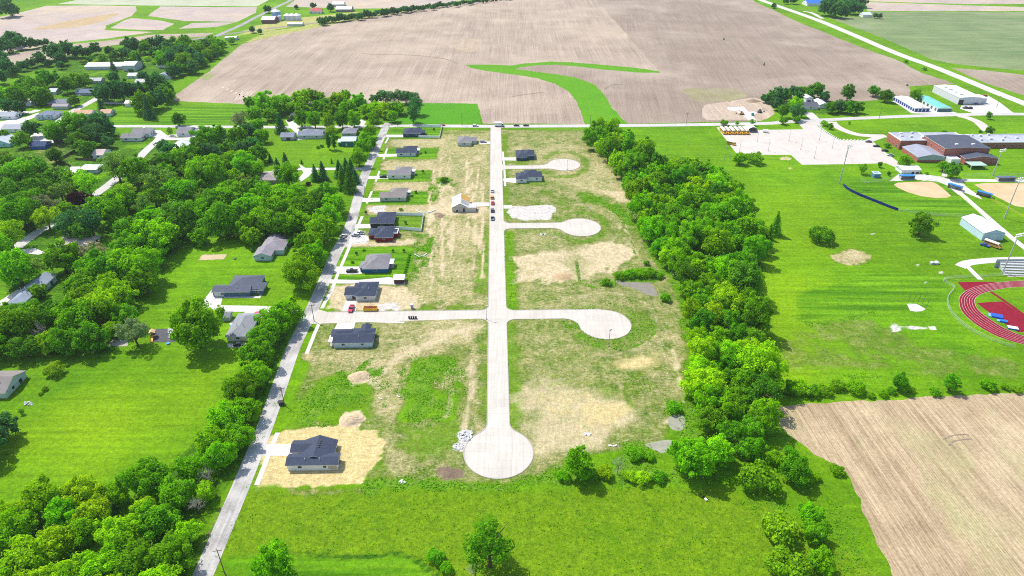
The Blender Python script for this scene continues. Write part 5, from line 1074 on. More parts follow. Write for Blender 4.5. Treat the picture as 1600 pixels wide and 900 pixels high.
r_, q_, W_ = house('long navy roofed pale house below the side street corner', 522, 581.5, 543.5, 9.8, 'gx', NAVY, PBLUE, extra=[(-.12,.42,.5,.98,'hip',-.1),(.64,.75,.86,1.32,'gy',-.1),(.4,.2,1.0,1.0,'hip',.05)], main=(0,0,1,.72), doors=[('B',.3,5,2.3,1)]); porch(r_, -W_/2-2.2, -4, -W_/2, .5)
r_, q_, W_ = house('navy gabled white house alone in the bright straw yard, nearest to the camera', 450, 527.5, 735.5, 11.2, 'gx', (.050,.062,.095), WHITE, extra=[(.18,.22,.86,1.03,'gy',-.55),(0,.54,.5,.99,'gx',.0)], main=(0,0,1,.42), doors=[LG(2,.5,4.4)], vents=2)
mbv = MB()
for k in range(4):
    m1 = MB(); m1.box(.95, .6+1.0*k, 4.05, 1.35, 1.0+1.0*k, 4.55); m1.build('roof_vent', m_dkdoor, r_)
mb = MB(); mb.box(5.2, -5.6-.03, .3, W_/2-.15, -5.6-.004, 2.6); mb.build('siding_panel', siding((.55,.45,.33)), r_)
# --- along the main street
house('grey roofed house with sage walls, nearest to the cross road west of the main street', 715, 736.5, 228.3, 12.5, 'hip', GREY, SAGE, extra=[(.7,.35,1.35,.95,'hip',-.15)], doors=[('R',.5,3,2.2,1)])
house('upper navy roofed dark house east of the main street', 807, 823, 251, 13, 'hip', NAVY, DKBLUE, extra=[(.6,.15,1.75,1.0,'hip',.3)], doors=[LG()])
house('lower navy roofed white house east of the main street', 807, 823, 285.8, 10, 'hip', NAVY, WHITE, extra=[(.5,.25,2.5,1.2,'hip',.2),(.9,.7,2.0,1.5,'hip',.25)], doors=[LG()])
m_wrap = plain('white_house_wrap', (.76,.76,.77), .6, .3, .10, .8); m_osb = plain('roof_sheathing_board', (.55,.31,.07), .8, .2, .2, 1.0)
r_, q_, W_ = house('half built house wrapped in white with bare tan roof boards', 706.5, 732, 331, 14, 'gy', (.70,.68,.64), (.62,.56,.47), wh=3.0, extra=[(.85,-.03,1.45,.35,'flat',-.4)], win=False, rm=metal_roof, pitch=.55, vents=0, doors=[('F',.72,1.0,2.1,0,'door',m_dkdoor),('F',.3,1.1,1.2,0,'opening',m_dkdoor)])
mb = MB(); x0, x1 = .35, W_/2+.35; z = lambda x: 3.0+.55*(W_/2-x)+.05
mb.face([(x0, .5, z(x0)+.06), (x1, .5, z(x1)+.06), (x1, 7.2, z(x1)+.06), (x0, 7.2, z(x0)+.06)]); mb.face([(x0, .5, z(x0)), (x1, .5, z(x1)), (x1, .5, z(x1)+.06), (x0, .5, z(x0)+.06)]); mb.build('roof_board', m_osb, r_)
for k in range(7):
    x = W_/2+.25; mb = MB(); mb.tube([(.6, -6+k*.9, z(.6)+.08), (x, -6+k*.9, z(x)+.08)], .06, 4); mb.build('rafter', m_dkdoor, r_)
# --- houses left of the old road
house('navy blue roofed house with blue walls on the wide lawn', 334, 397, 463.8, 11, 'gx', SLATE, (.11,.17,.27), extra=[(.33,.2,1.06,1.3,'hip',.35),(.9,.15,1.2,.75,'hip',-.2)], main=(0,0,.9,.55), doors=[('F',.16,4.2,2.2,0)])
house('mauve grey roofed house with pale blue front gable beside the grove', 398, 424, 407.5, 9, 'gy', MAUVE, PBLUE, extra=[(.15,.7,1.55,2.0,'hip',.1),(.2,1.5,1.2,2.6,'gy',0)], wh=3.0)
house('grey hip roofed cream house between the big round tree and the asphalt road', 355.5, 389.5, 533.5, 17, 'hip', (.25,.26,.28), CREAM, wh=3.0)
house('long blue grey roofed house among the trees at far left', 17, 40, 481.5, 24, 'hip', BLUEG, PBLUE, extra=[(-.1,.45,1.15,1.02,'gy',.2)], wh=3)
house('grey brown roofed house cut by the left frame edge', -28, 11, 623, 13, 'gx', BROWNG, SAGE, wh=3)
house('flat tan roofed house half hidden behind pines', 86, 141, 391, 11, 'hip', (.45,.37,.30), CREAM, pitch=.25, vents=0)
house('white roofed house with a gabled wing in the trees at left', 92, 118, 279, 9, 'gx', (.66,.66,.66), PBLUE, extra=[(.85,.9,1.9,1.9,'hip',.2),(.3,1.0,.8,1.6,'gx',-.3)], rm=metal_roof, vents=0)
house('small royal blue house in the trees at left', 49, 71, 233.5, 9, 'gx', (.03,.055,.14), (.02,.12,.42))
house('small pale blue grey roofed house at the left frame edge', -10, 20, 352, 10, 'hip', BLUEG, PBLUE)
house('long dark roofed house half hidden by village trees', 84, 112, 222.5, 10, 'gx', (.12,.12,.14), (.16,.15,.16))
house('large grey roofed house with white garage at the forked drive', 190, 221, 221, 9, 'gx', GREY, WHITE, extra=[(.25,1.0,1.15,2.2,'gx',.2)], doors=[('R',.5,3,2.2,1)])
house('grey and white house below the cross road, left of the tree group', 277, 297, 213, 12, 'gx', (.22,.21,.23), WHITE, extra=[(.95,.1,1.5,.9,'flat',-.3)], vents=0)
house('white roofed house surrounded by trees below the cross road', 268, 291, 236, 14, 'hip', (.62,.64,.68), WHITE, rm=metal_roof, vents=0)
house('small white roofed house hidden in trees below the cross road', 327, 348, 216.5, 9, 'gx', (.66,.66,.66), WHITE, rm=metal_roof, vents=0)
house('long slate grey roofed house above the green farm lawn', 466.5, 504, 217, 13, 'gx', (.20,.22,.27), (.55,.56,.56), extra=[(.55,.05,1.05,.95,'hip',.1),(.05,.3,.6,1.05,'hip',.2)], main=(0,0,1,.7))
house('small slate grey garage left of the long slate roofed house', 439, 459, 219.5, 9, 'gx', (.22,.24,.29), (.50,.50,.52), name='garage', cat='garage', doors=[('F',.6,3,2.2,0,'garage_door',m_dkdoor)], win=False, vents=1)
house('grey roofed house above the teal walled barn', 535, 556, 213.5, 11, 'hip', (.22,.22,.25), (.45,.45,.45))
house('teal walled barn with a pale metal roof', 534, 556, 229, 10, 'gx', (.46,.52,.58), TEAL, wh=4.2, extra=[(-.25,.1,.1,.8,'gx',-1.0)], rm=metal_roof, name='barn', cat='barn', win=False, vents=0, pitch=.3, doors=[('F',.35,1.2,2.2,0,'door')])
house('weathered brown grey farmhouse beside the covering round tree', 408, 431, 287.5, 9, 'gx', (.33,.28,.27), (.40,.34,.31), extra=[(.4,.5,.95,1.9,'gy',.2),(-.25,.8,.5,1.5,'gx',-.3)])
house('pale roofed house hidden in the wood behind the front row of round trees', 583, 601, 181, 9, 'gx', (.30,.28,.28), (.4,.38,.36), vents=0)
house('small dark shed left of the front row of round trees', 454, 462, 186, 8, 'gy', (.07,.075,.09), (.12,.12,.13), name='shed', cat='shed', win=False, vents=0)
# village at upper left
house('dark blue roofed ranch house beside the upper bend of the village street', 119, 144, 149.5, 10, 'gx', (.14,.17,.24), (.40,.40,.42), vents=0)
house('grey roofed brick walled house with the pinkish grey garage', 76, 105, 166, 10, 'gx', (.20,.22,.25), (.34,.16,.13), wm=brick, vents=0); house('pinkish grey garage in front of the brick walled house', 83, 106, 171, 6, 'gx', (.36,.32,.33), (.5,.47,.46), name='garage', cat='garage', win=False, vents=0)
house('blue grey hip roofed house with two white dormers', 57, 85, 187, 13, 'hip', (.19,.22,.30), PBLUE, extra=[(.12,-.08,.38,.4,'gy',1.0),(.62,-.05,.88,.4,'gy',1.0)], vents=0)
house('long low pale house at the far left edge of the village', -20, 23, 187, 10, 'gx', (.36,.38,.42), WHITE, vents=0); house('orange roofed house beside the village street, left part', 116, 143, 183, 9, 'gx', (.58,.34,.22), WHITE, vents=0); house('small orange roofed house right of the larger orange roofed one', 157, 173, 182, 9, 'gx', (.56,.34,.24), WHITE, vents=0)
house('small white shed beside the shade trees', 196, 208, 167, 8, 'gx', (.64,.52,.50), WHITE, name='shed', cat='shed', win=False, wh=3.2, rm=metal_roof, vents=0)
house('small white house half hidden by the tall village tree', 77, 88, 148, 9, 'gx', (.55,.58,.62), WHITE, vents=0); house('pale house behind village trees at far left', 28, 49, 166, 9, 'gx', (.52,.50,.49), WHITE, vents=0)
house('grey roofed house below the wide concrete lot at far left', 4, 33, 207, 10, 'gx', (.36,.37,.41), WHITE, vents=0); house('pale blue grey roofed house with turquoise trim at the left frame edge', -20, 16, 230, 13, 'gy', (.48,.52,.56), (.35,.62,.62), vents=0)
house('pinkish roofed house by the bend of the residential road', 146, 162, 248, 11, 'gx', (.52,.42,.38), WHITE, vents=0)
house('long white storage barn on the green field at upper left', 134, 190, 109, 8, 'gx', (.68,.68,.69), (.62,.62,.64), wh=3.4, rm=metal_roof, name='barn', cat='barn', win=False, vents=0, pitch=.2); house('second long white storage barn right behind the first', 138, 194, 105, 7, 'gx', (.70,.70,.70), (.62,.62,.64), wh=3.4, rm=metal_roof, name='barn', cat='barn', win=False, vents=0, pitch=.2)
house('large white barn at the right end of the long storage barns', 193, 212, 111.5, 17, 'gx', (.68,.67,.66), (.60,.60,.62), wh=6, rm=metal_roof, name='barn', cat='barn', win=False, vents=0, pitch=.25)
house('white gabled house at the end of the wood beside the tan field', 246, 266, 123.5, 10, 'gy', (.34,.36,.40), WHITE, vents=0); house('pale roofed building left of the white gabled house', 200, 217, 123, 9, 'gx', (.60,.58,.56), WHITE, vents=0); house('low pale roofed sheds above the white gabled house', 246, 258, 106, 8, 'gx', (.62,.60,.58), WHITE, name='shed', cat='shed', win=False, vents=0)
house('grey roofed house between the village tree and the white gabled house', 212, 228, 133, 9, 'gx', (.55,.53,.52), (.5,.49,.48), vents=0); house('low pale garage behind the ranch house', 140, 158, 131, 9, 'gx', (.45,.45,.46), (.4,.4,.4), name='garage', cat='garage', win=False, vents=0)
# far farm and sheds
house('red roofed white farmhouse far away at the top left', 483, 498, 21, 16, 'hip', (.50,.10,.10), WHITE, extra=[(.85,-.2,1.35,.5,'gx',-.4)], wh=4, vents=0)
house('long white roofed poultry barn right of the red roofed farmhouse, front one', 525, 549, 19, 18, 'gx', (.70,.70,.70), (.30,.22,.20), wh=4, rm=metal_roof, name='barn', cat='barn', win=False, vents=0, pitch=.3); house('long white roofed poultry barn right of the red roofed farmhouse, rear one', 519, 537, 11, 16, 'gx', (.70,.70,.70), (.60,.60,.60), wh=4, rm=metal_roof, name='barn', cat='barn', win=False, vents=0, pitch=.3)
house('open fronted brown barn with a pale roof beside the far road', 409, 429, 37, 20, 'gx', (.55,.52,.50), (.20,.11,.09), wh=5, rm=metal_roof, name='barn', cat='barn', win=False, vents=0, pitch=.3); house('low white shed beside the railway line', 449, 472, 41, 10, 'gx', (.72,.72,.70), (.62,.62,.60), wh=3, rm=metal_roof, name='shed', cat='shed', win=False, vents=0, pitch=.2); house('white shed where the far road meets the railway', 352, 369, 63, 9, 'gx', (.66,.66,.66), (.55,.55,.55), wh=3, rm=metal_roof, name='shed', cat='shed', win=False, vents=0, pitch=.2)
m_bin = plain('bin_metal', (.62,.65,.68), .4, .5, .08)
def grain_bin(u, v, r, h, label, col=None):
    p = at(u, v); e = empty('grain_bin', (p[0], p[1], 0)); tag(e, label, 'grain bin', 'grain bins of the far farm')
    mb = MB(); mb.tube([(0,0,0), (0,0,h)], r, 16); mb.build('wall', col or m_bin, e)
    mb = MB(); mb.tube([(0,0,h), (0,0,h+r*.55)], [r*1.06, .3], 16); mb.build('roof', m_vent, e)
grain_bin(433, 31, 6, 11, 'blue grey grain bin, tallest at the far farm', plain('blue_metal', (.16,.30,.48), .5, .4, .1)); grain_bin(437, 32, 3.5, 6, 'small pale bin against the tallest grain bin')
for i, u in enumerate((450, 457.5, 465)): grain_bin(u, 31, 5, 6, ORD[i]+' white grain bin from the left in the row of three')
house('blue roofed white farm building beside the highway', 1261, 1284, 9.5, 20, 'gx', (.03,.16,.62), WHITE, wh=4, rm=metal_roof, name='barn', cat='barn', win=False, vents=0, pitch=.35); house('small white shed right of the highway farm trees', 1348, 1361, 27, 12, 'gx', (.62,.66,.70), WHITE, wh=3.5, rm=metal_roof, name='shed', cat='shed', win=False, vents=0); house('white shed with a pale roof left of the blue roofed farm', 1286, 1296, 5, 12, 'gx', (.6,.6,.6), WHITE, wh=3, rm=metal_roof, name='shed', cat='shed', win=False, vents=0)
# sheds in the clump, storage units, metal building
house('dark roofed house among the sheds near the school', 1255, 1278, 171.5, 11, 'gx', (.11,.11,.14), WHITE, vents=0, wh=3); house('tall narrow white shed behind the dark roofed house', 1258, 1268, 163, 9, 'gy', (.70,.70,.70), WHITE, wh=5.5, rm=metal_roof, name='shed', cat='shed', win=False, vents=0, doors=[('F',.5,3,3.5,0,'door',m_dkdoor)]); house('white shed right of the dark roofed house', 1280, 1293, 169.5, 14, 'gy', (.70,.70,.70), WHITE, wh=3.4, rm=metal_roof, name='shed', cat='shed', win=False, vents=0)
def storage(label, uL, uR, vb, D, rc, wc, nF, nL, dm, wh=3.0):
    return house(label, uL, uR, vb, D, 'gy', rc, wc, wh, rm=metal_roof, name='storage_building', cat='storage units', win=False, vents=0, pitch=.12, o=.15, doors=[('F',(i+.5)/nF,2.3,2.3,0,'roll_door',dm) for i in range(nF)]+[('L',(i+.5)/nL,2.6,2.3,0,'roll_door',dm) for i in range(nL)])
m_gdoor = plain('green_door', (.05,.16,.15), .5, .3, .08)
storage('long white roofed storage building with blue roll doors', 1428, 1452, 174.6, 35, (.74,.74,.74), WHITE, 4, 10, m_bldoor)
storage('upper teal roofed storage building', 1452, 1468, 165.5, 20, (.16,.50,.42), WHITE, 3, 5, m_gdoor); storage('lower teal roofed storage building with dark doors', 1464, 1486, 174.6, 24, (.16,.50,.42), WHITE, 6, 4, m_gdoor)
house('large white metal building with skylights beside the highway', 1496, 1532, 163.4, 40, 'gy', (.74,.74,.74), (.60,.60,.62), 6, rm=metal_roof, name='warehouse', cat='warehouse', win=False, vents=0, pitch=.06, o=.2, doors=[('F',.12,4,4,0,'roll_door',m_dkdoor)], extra=[(1.0,.05,1.3,.35,'gx',-1.2)])
wh_ = [o for o in COL.objects if o.name.startswith('warehouse')][-1]
for k in range(4):
    mb = MB(); mb.box(-5.5, -13+8*k, 6.55, -2.5, -11.5+8*k, 6.75); mb.build('skylight', plain('skylight', (.25,.33,.42), .3, .4, .1), wh_)
# white machine shed beside the diagonal path
r_, q_, W_ = house('white gabled machine shed beside the diagonal path', 1533, 1567, 376, 20, 'gy', (.74,.74,.74), (.52,.66,.74), 4.6, rm=metal_roof, name='machine_shed', cat='shed', win=False, vents=0, pitch=.34, rot=R(2), o=.25, doors=[('F',.5,4,3.2,0,'door',plain('pale_door', (.62,.70,.76), .5, .3, .05))])
# school: several wings, one building
sb = empty('school_building', (300, 462, 0), STREET_ROT); tag(sb, 'large red brick school with a dark gym roof and flat grey wings', 'school'); SI = Matrix.Rotation(-STREET_ROT, 3, 'Z')
def swing(x, y, w, d, h, kind, rmat, wcol, pitch=.12, wm=brick, wins=()):
    p = SI @ (Vector((x, y, 0))-Vector((300, 462, 0))); rb, wb = MB(), MB(); rect = (p.x, p.y, p.x+w, p.y+d)
    roof_block(rb, wb, *rect, h, kind, pitch, .3); wb.build('wall', wm(wcol), sb); rb.build('roof', [rmat, m_trim], sb)
    for f, pos, ww, z0, hh in wins: window(sb, rect, f, pos, ww, z0, hh)
    return rect
flatgrey = concrete('flat_roof_membrane', (.44,.47,.52), 0, 0, .16, (.55,.55,.55), .3); darkroof = shingle((.075,.085,.115)); metgrey = metal_roof((.30,.31,.36))
rw = swing(279.4, 474.2, 22, 18, 6.4, 'flat', flatgrey, BRICK, wins=[('L',.2,1.2,1,1.4),('L',.45,1.2,1,1.4),('L',.75,1.2,1,1.4)])
swing(279.4+22.01, 476, 28, 17, 6.0, 'flat', flatgrey, BRICK)
rg = swing(298.8, 452.3, 31.5, 27, 8.6, 'gy', darkroof, BRICK, .05, wins=[('F',(i+.5)/6,1.0,6,1.0) for i in range(6)]+[('L',(i+.5)/6,1.0,5,1.2) for i in range(6)])
swing(309.5, 443.8, 22.5, 8.4, 4.4, 'gy', darkroof, BRICK, .16, wins=[('F',.15,1.2,1.6,1.2),('F',.75,1.0,1.6,1.0),('F',.88,1.0,1.6,1.0)])
ra = swing(279.6, 448.3, 18.9, 21, 3.9, 'gy', metgrey, (.43,.47,.49), .20, siding); mb = MB(); mb.box(ra[0]-.06, ra[1]-.06, 0, ra[2]+.03, ra[1]-.003, 1.5); mb.box(ra[0]-.06, ra[1], 0, ra[0]-.003, ra[3], 3.0); mb.build('brick_base', brick(BRICK), sb)
re = swing(331, 476, 80, 18, 4.2, 'flat', flatgrey, BRICK, wins=[('F',(i+.5)/14,2.2,1.2,1.4) for i in range(14)])
for (rc_, h, L) in ((rw, 6.4, [(.35,.85),(.25,.55),(.5,.4),(.75,.9),(.85,.3),(.9,.45)]), (re, 4.2, [(.03,.25),(.02,.8),(.08,.8),(.14,.3),(.13,.85),(.2,.8),(.24,.4),(.29,.9),(.33,.25),(.4,.6),(.5,.5),(.62,.7)])):
    for fx, fy in L:
        x = rc_[0]+(rc_[2]-rc_[0])*fx; y = rc_[1]+(rc_[3]-rc_[1])*fy; s = random.uniform(.7, 1.2); mb = MB(); mb.box(x-s, y-s*.8, h+.07, x+s, y+s*.8, h+random.uniform(.9, 1.5)); mb.build('rooftop_unit', m_vent, sb)
for fx, fy in ((.35,.22),(.72,.22)):
    x = rg[0]+(rg[2]-rg[0])*fx; y = rg[1]+(rg[3]-rg[1])*fy; mb = MB(); mb.box(x-1, y-.7, 9, x+1, y+.7, 9.7); mb.build('rooftop_unit', m_trim, sb)
mb = MB(); mb.box(8, -27.5, 2.6, 19, -20, 2.85); mb.build('canopy', plain('green_canopy', (.34,.48,.40), .6, .3, .1), sb)
for x in (8.3, 18.7):
    mb = MB(); mb.box(x-.15, -27.3, 0, x+.15, -27, 2.6); mb.build('canopy_post', m_post, sb)
house('small white flat roofed annex at the front of the school', 1484.5, 1499, 256.5, 6.5, 'flat', (.74,.74,.74), WHITE, 3.2, rm=metal_roof, name='annex', cat='annex', win=False, vents=0)
house('white concession stand beside the left ball diamond', 1408, 1437, 271.5, 8, 'gx', (.74,.74,.74), WHITE, 3, rm=metal_roof, name='concession_stand', cat='stand', win=False, vents=0, pitch=.2, doors=[('F',(i+.5)/4,1.8,1.3,0,'counter_hatch',m_dkdoor) for i in (2, 3)])
def dugout(u, v, w, d, label, rot, col=(.02,.20,.62)):
    p = at(u, v); e = empty('dugout', (p[0], p[1], 0), rot); tag(e, label, 'dugout')
    mb = MB(); mb.box(-w/2, d/2-.15, 0, w/2, d/2, 2.3); mb.box(-w/2, -d/2, 0, -w/2+.15, d/2-.15, 2.3); mb.box(w/2-.15, -d/2, 0, w/2, d/2-.15, 2.3); mb.build('wall', plain('block_wall', (.42,.40,.38), .8, .2, .1), e)
    mb = MB(); mb.face([(-w/2-.3, -d/2-.3, 2.75), (w/2+.3, -d/2-.3, 2.75), (w/2+.3, d/2+.3, 2.45), (-w/2-.3, d/2+.3, 2.45)]); mb.box(-w/2-.3, -d/2-.34, 2.55, w/2+.3, -d/2-.31, 2.76); mb.box(-w/2-.3, d/2+.31, 2.25, w/2+.3, d/2+.34, 2.46); mb.build('roof', plain('dugout_roof%d' % int(col[2]*100), col, .5, .3, .06), e)
    mb = MB(); mb.box(-w/2+.3, d/2-.7, 0, w/2-.3, d/2-.25, .45); mb.build('bench', plain('bench_wood', (.35,.28,.2), .8, .2, .1), e)
dugout(1416, 279.5, 9, 3, 'blue roofed dugout below the white concession stand', STREET_ROT); dugout(1491.5, 295, 8, 2.6, 'blue roofed dugout right of the left diamond', R(-50)); dugout(1537, 306.5, 8, 2.6, 'blue roofed dugout left of the right diamond', R(-46)); dugout(1570, 282, 11, 3, 'dark roofed dugout behind the right diamond', STREET_ROT, (.10,.13,.19))
house('small blue box shed below the school parking lot', 1365, 1375, 278, 4, 'flat', (.16,.36,.52), (.10,.26,.42), 2.6, rm=metal_roof, name='shed', cat='shed', win=False, vents=0)
house('small shed with a white roof and dark red front in the lots', 616, 631, 443.5, 4.4, 'gx', (.74,.72,.72), (.13,.035,.035), 2.7, rm=metal_roof, name='shed', cat='shed', win=False, vents=0, pitch=.3, doors=[('F',.5,2.2,1.9,0,'door',m_dkdoor)])
house('grey shed beside the big round tree', 345, 359, 502, 4, 'gx', (.20,.21,.23), (.42,.44,.45), 2.5, name='shed', cat='shed', win=False, vents=0)
house('tiny white shed at the grove edge above the wide lawn, left', 374, 382, 366, 3, 'gy', (.6,.6,.62), WHITE, 2.4, name='shed', cat='shed', win=False, vents=0); house('tiny white shed at the grove edge above the wide lawn, right', 396, 402, 364, 3, 'gx', (.62,.62,.62), WHITE, 2.4, name='shed', cat='shed', win=False, vents=0)
# rounded shelter by the buses
p = at(1169, 207); e = empty('hoop_shelter', (p[0], p[1], 0), STREET_ROT); tag(e, 'rounded white shelter at the end of the bus row', 'shelter'); mb = MB(); n = 10
A_ = [(-1+8.5*(1-math.cos(math.pi*i/n))/2*1, 4.2*math.sin(math.pi*i/n)) for i in range(n+1)]
for (x0, z0), (x1, z1) in zip(A_[:-1], A_[1:]): mb.face([(x0, 0, z0), (x1, 0, z1), (x1, 9, z1), (x0, 9, z0)]); mb.face([(x0*.985+.05, .1, z0*.97), (x1*.985+.05, .1, z1*.97), (x1*.985+.05, 9, z1*.97), (x0*.985+.05, 9, z0*.97)][::-1])
mb.build('cover', plain('white_fabric', (.74,.74,.75), .6, .3, .06), e); mb = MB(); mb.face([(x, 8.9, z*.96) for x, z in A_]); mb.build('end_wall', m_trim, e)
# ================================================================== VEHICLES
def paint_mat():
    t = NT('car_paint'); oi = t.n('ShaderNodeObjectInfo'); return t.bsdf(oi.outputs['Color'], .3, .5)
M_PAINT = paint_mat(); M_TYRE = plain('tyre', (.02,.02,.02), .9, .2, .1); M_LAMP = plain('lamp_glass', (.8,.78,.7), .2, .5, .05)
def prism_x(prof, hw, mats): mb = MB(); mb.prism(prof, -hw, hw); return mb.mesh('body', mats)
def wheelmesh(r):
    mb = MB(); mb.tube([(0, -.11, 0), (0, .11, 0)], r, 12); return mb.mesh('wheel', M_TYRE)
VEH = {}
def boxmesh(*b, m): mb = MB(); mb.box(*b); return mb.mesh('part', m)
def defveh(k, body, hw, cabin, chw, roof, wx, wr, extra=()):
    P = [('body', prism_x(body, hw, M_PAINT), None, True)]
    if cabin: P.append(('window', prism_x(cabin, chw, m_glass), None, False))
    if roof: P.append(('roof', boxmesh(roof[0], -chw+.04, roof[2], roof[1], chw-.04, roof[2]+.07, m=M_PAINT), None, True))
    w = wheelmesh(wr)
    for x in wx:
        for s in (-1, 1): P.append(('wheel', w, (x, s*(hw-.08), wr), False))
    L = boxmesh(-.03, -.2, -.1, .03, .2, .1, m=M_LAMP)
    for s in (-1, 1): P.append(('headlight', L, (max(p[0] for p in body)+.01, s*(hw-.35), .68), False))
    P += list(extra); VEH[k] = P
defveh('sedan', [(-2.3,.3),(-2.3,.85),(-1.7,.97),(1.0,.95),(2.1,.8),(2.3,.6),(2.3,.3)], .9, [(-1.6,.96),(-1.05,1.4),(.25,1.42),(1.0,.95)], .78, (-1.0,.22,1.38), (-1.4,1.4), .33)
defveh('suv', [(-2.35,.35),(-2.35,1.0),(1.1,1.02),(2.2,.92),(2.4,.7),(2.4,.35)], .95, [(-2.2,1.0),(-2.0,1.62),(.3,1.65),(1.05,1.02)], .85, (-1.95,.28,1.62), (-1.45,1.45), .37)
defveh('pickup', [(-2.8,.45),(-2.8,1.05),(-.75,1.05),(-.75,1.06),(1.4,1.06),(2.6,1.0),(2.8,.8),(2.8,.45)], .98, [(-.7,1.05),(-.6,1.72),(.7,1.74),(1.4,1.05)], .88, (-.56,.66,1.70), (-1.8,1.8), .4, [('cargo_bed', boxmesh(-2.65, -.8, 1.052, -.9, .8, 1.075, m=M_TYRE), None, False)])
defveh('box_truck', [(-4.2,.6),(-4.2,.9),(1.5,.9),(1.5,1.1),(3.2,1.1),(3.4,.6)], 1.05, [(1.6,1.1),(1.6,2.2),(2.5,2.2),(3.1,1.1)], 1.0, (1.6,2.45,2.18), (-2.7,2.4), .45, [('cargo_box', boxmesh(-4.2, -1.2, .92, 1.45, 1.2, 3.4, m=plain('cargo_white', (.74,.74,.74), .5, .3, .04)), None, False)])
m_busroof = plain('bus_roof', (.76,.76,.74), .5, .3, .05); m_black = plain('black_rail', (.025,.025,.025), .6, .3, .1)
defveh('bus', [(-5.6,.55),(-5.6,2.75),(3.9,2.75),(4.3,1.75),(5.5,1.55),(5.6,.55)], 1.22, None, 0, None, (-3.4,4.4), .5,
 [('roof', (lambda mb: (mb.prism([(-1.2,2.76),(-1.0,2.98),(-.5,3.12),(.5,3.12),(1.0,2.98),(1.2,2.76)], -5.55, 3.9), mb.mesh('roof', m_busroof))[1])(MB()), None, 'rot'), ('window', boxmesh(-5.3, -1.245, 1.75, 3.6, 1.245, 2.35, m=m_glass), None, False), ('windscreen', boxmesh(3.93, -1.05, 1.85, 4.12, 1.05, 2.6, m=m_glass), None, False), ('rub_rail', boxmesh(-5.5, -1.25, 1.3, 3.8, 1.25, 1.42, m=m_black), None, False), ('hood', boxmesh(4.2, -.7, 1.6, 5.4, .7, 1.72, m=m_black), None, False)])
def vehicle(kind, u, v, head, col, label, cat=None, group=None, name=None, z=.05):
    p = at(u, v); e = empty(name or {'sedan':'car','suv':'car','pickup':'pickup_truck','box_truck':'box_truck','bus':'school_bus'}[kind], (p[0], p[1], z), R(head)); tag(e, label, cat or {'sedan':'car','suv':'car','pickup':'pickup truck','box_truck':'truck','bus':'bus'}[kind], group)
    for nm, me, loc, painted in VEH[kind]:
        o = link(nm, me, e, loc)
        if painted == 'rot': o.rotation_euler = (0, 0, R(-90)); o.location = (0, 0, 0)
        elif painted: o.color = (*col, 1)
    return e
W1 = (.72,.72,.72); SIL = (.42,.44,.46); BLK = (.02,.022,.027); RD = (.50,.02,.025); BL = (.03,.10,.35); YEL = (.80,.42,.02); DG = (.09,.09,.10)
vehicle('sedan',769,299.5,91,SIL,'silver car parked on the main street, first in the line by the half built house'); vehicle('suv',768.8,309.5,91,(.75,.30,.02),'orange car parked on the main street beside the half built house'); vehicle('sedan',769.8,318.5,91,RD,'red car parked on the main street below the orange car')
vehicle('suv',769.3,330,91,DG,'dark grey car parked on the main street below the red car'); vehicle('pickup',769.3,342,91,SIL,'silver pickup truck, last in the line on the main street'); vehicle('pickup',549,484,268,(.60,.03,.06),'red pickup truck in the drive of the navy roofed house under construction')
vehicle('pickup',550,425,181,BLK,'black pickup truck in the wide drive of the blue walled house'); vehicle('suv',599,277.5,180,BLK,'black car in the drive of the upper grey roofed house'); vehicle('pickup',562,365.5,175,W1,'white pickup truck in the littered drive of the red walled house'); vehicle('pickup',537,371,70,(.66,.64,.62),'pale pickup truck at the roadside before the red walled house'); vehicle('suv',556,369,170,SIL,'silver car in the littered drive of the red walled house')
vehicle('sedan',691,196.5,2,RD,'red car on the cross road'); vehicle('suv',743,197.5,2,W1,'white car on the cross road'); vehicle('box_truck',781,197.5,1,W1,'white box truck on the cross road'); vehicle('sedan',807,197,0,BLK,'black car on the cross road right of the box truck, left of two'); vehicle('sedan',822,197,0,BLK,'black car on the cross road, rightmost of the two')
vehicle('suv',755,222.5,2,SIL,'grey car in the drive of the grey roofed house near the cross road'); vehicle('sedan',374,540,2,BLK,'black car on the pad before the grey hip roofed house'); vehicle('sedan',460,369,5,RD,'red car in the grey drive of the mauve roofed house'); vehicle('sedan',405,492,10,(.6,.05,.1),'small red car on the cluttered patio')
vehicle('sedan',1357,222.3,170,DG,'dark car at the right end of the parking lot, upper'); vehicle('sedan',1369,229.3,175,BLK,'black car at the right end of the parking lot, middle of three'); vehicle('sedan',1382,236.3,172,BLK,'black car at the right end of the parking lot, lower of three'); vehicle('sedan',1391,243.5,172,SIL,'silver car at the lower right end of the parking lot')
BUSY = (.80,.40,.012)
for i, u in enumerate((1129.5, 1136.7, 1143.9, 1151.1, 1158.3, 1165.0)): vehicle('bus', u, 207.2, 272, BUSY, ORD[i]+' yellow school bus from the left in the row of six', None, 'row of school buses')
vehicle('bus',1142.5,226,-42,BUSY,'short yellow bus alone at the left edge of the parking lot').scale = (.6,.85,.85)
vehicle('bus',1550,385,-55,(.72,.36,.10),'faded yellow bus beside the white machine shed').scale = (.75,.95,.95); vehicle('sedan',1538.5,384.5,-50,BL,'blue car beside the faded yellow bus')
vehicle('pickup',1509,169.5,175,DG,'dark pickup truck before the white metal building, left'); vehicle('suv',1514.5,170,175,BLK,'black car before the white metal building, right'); vehicle('sedan',1525,164,190,DG,'dark car right of the white metal building'); vehicle('sedan',1538,150.5,170,RD,'red car behind the white metal building')
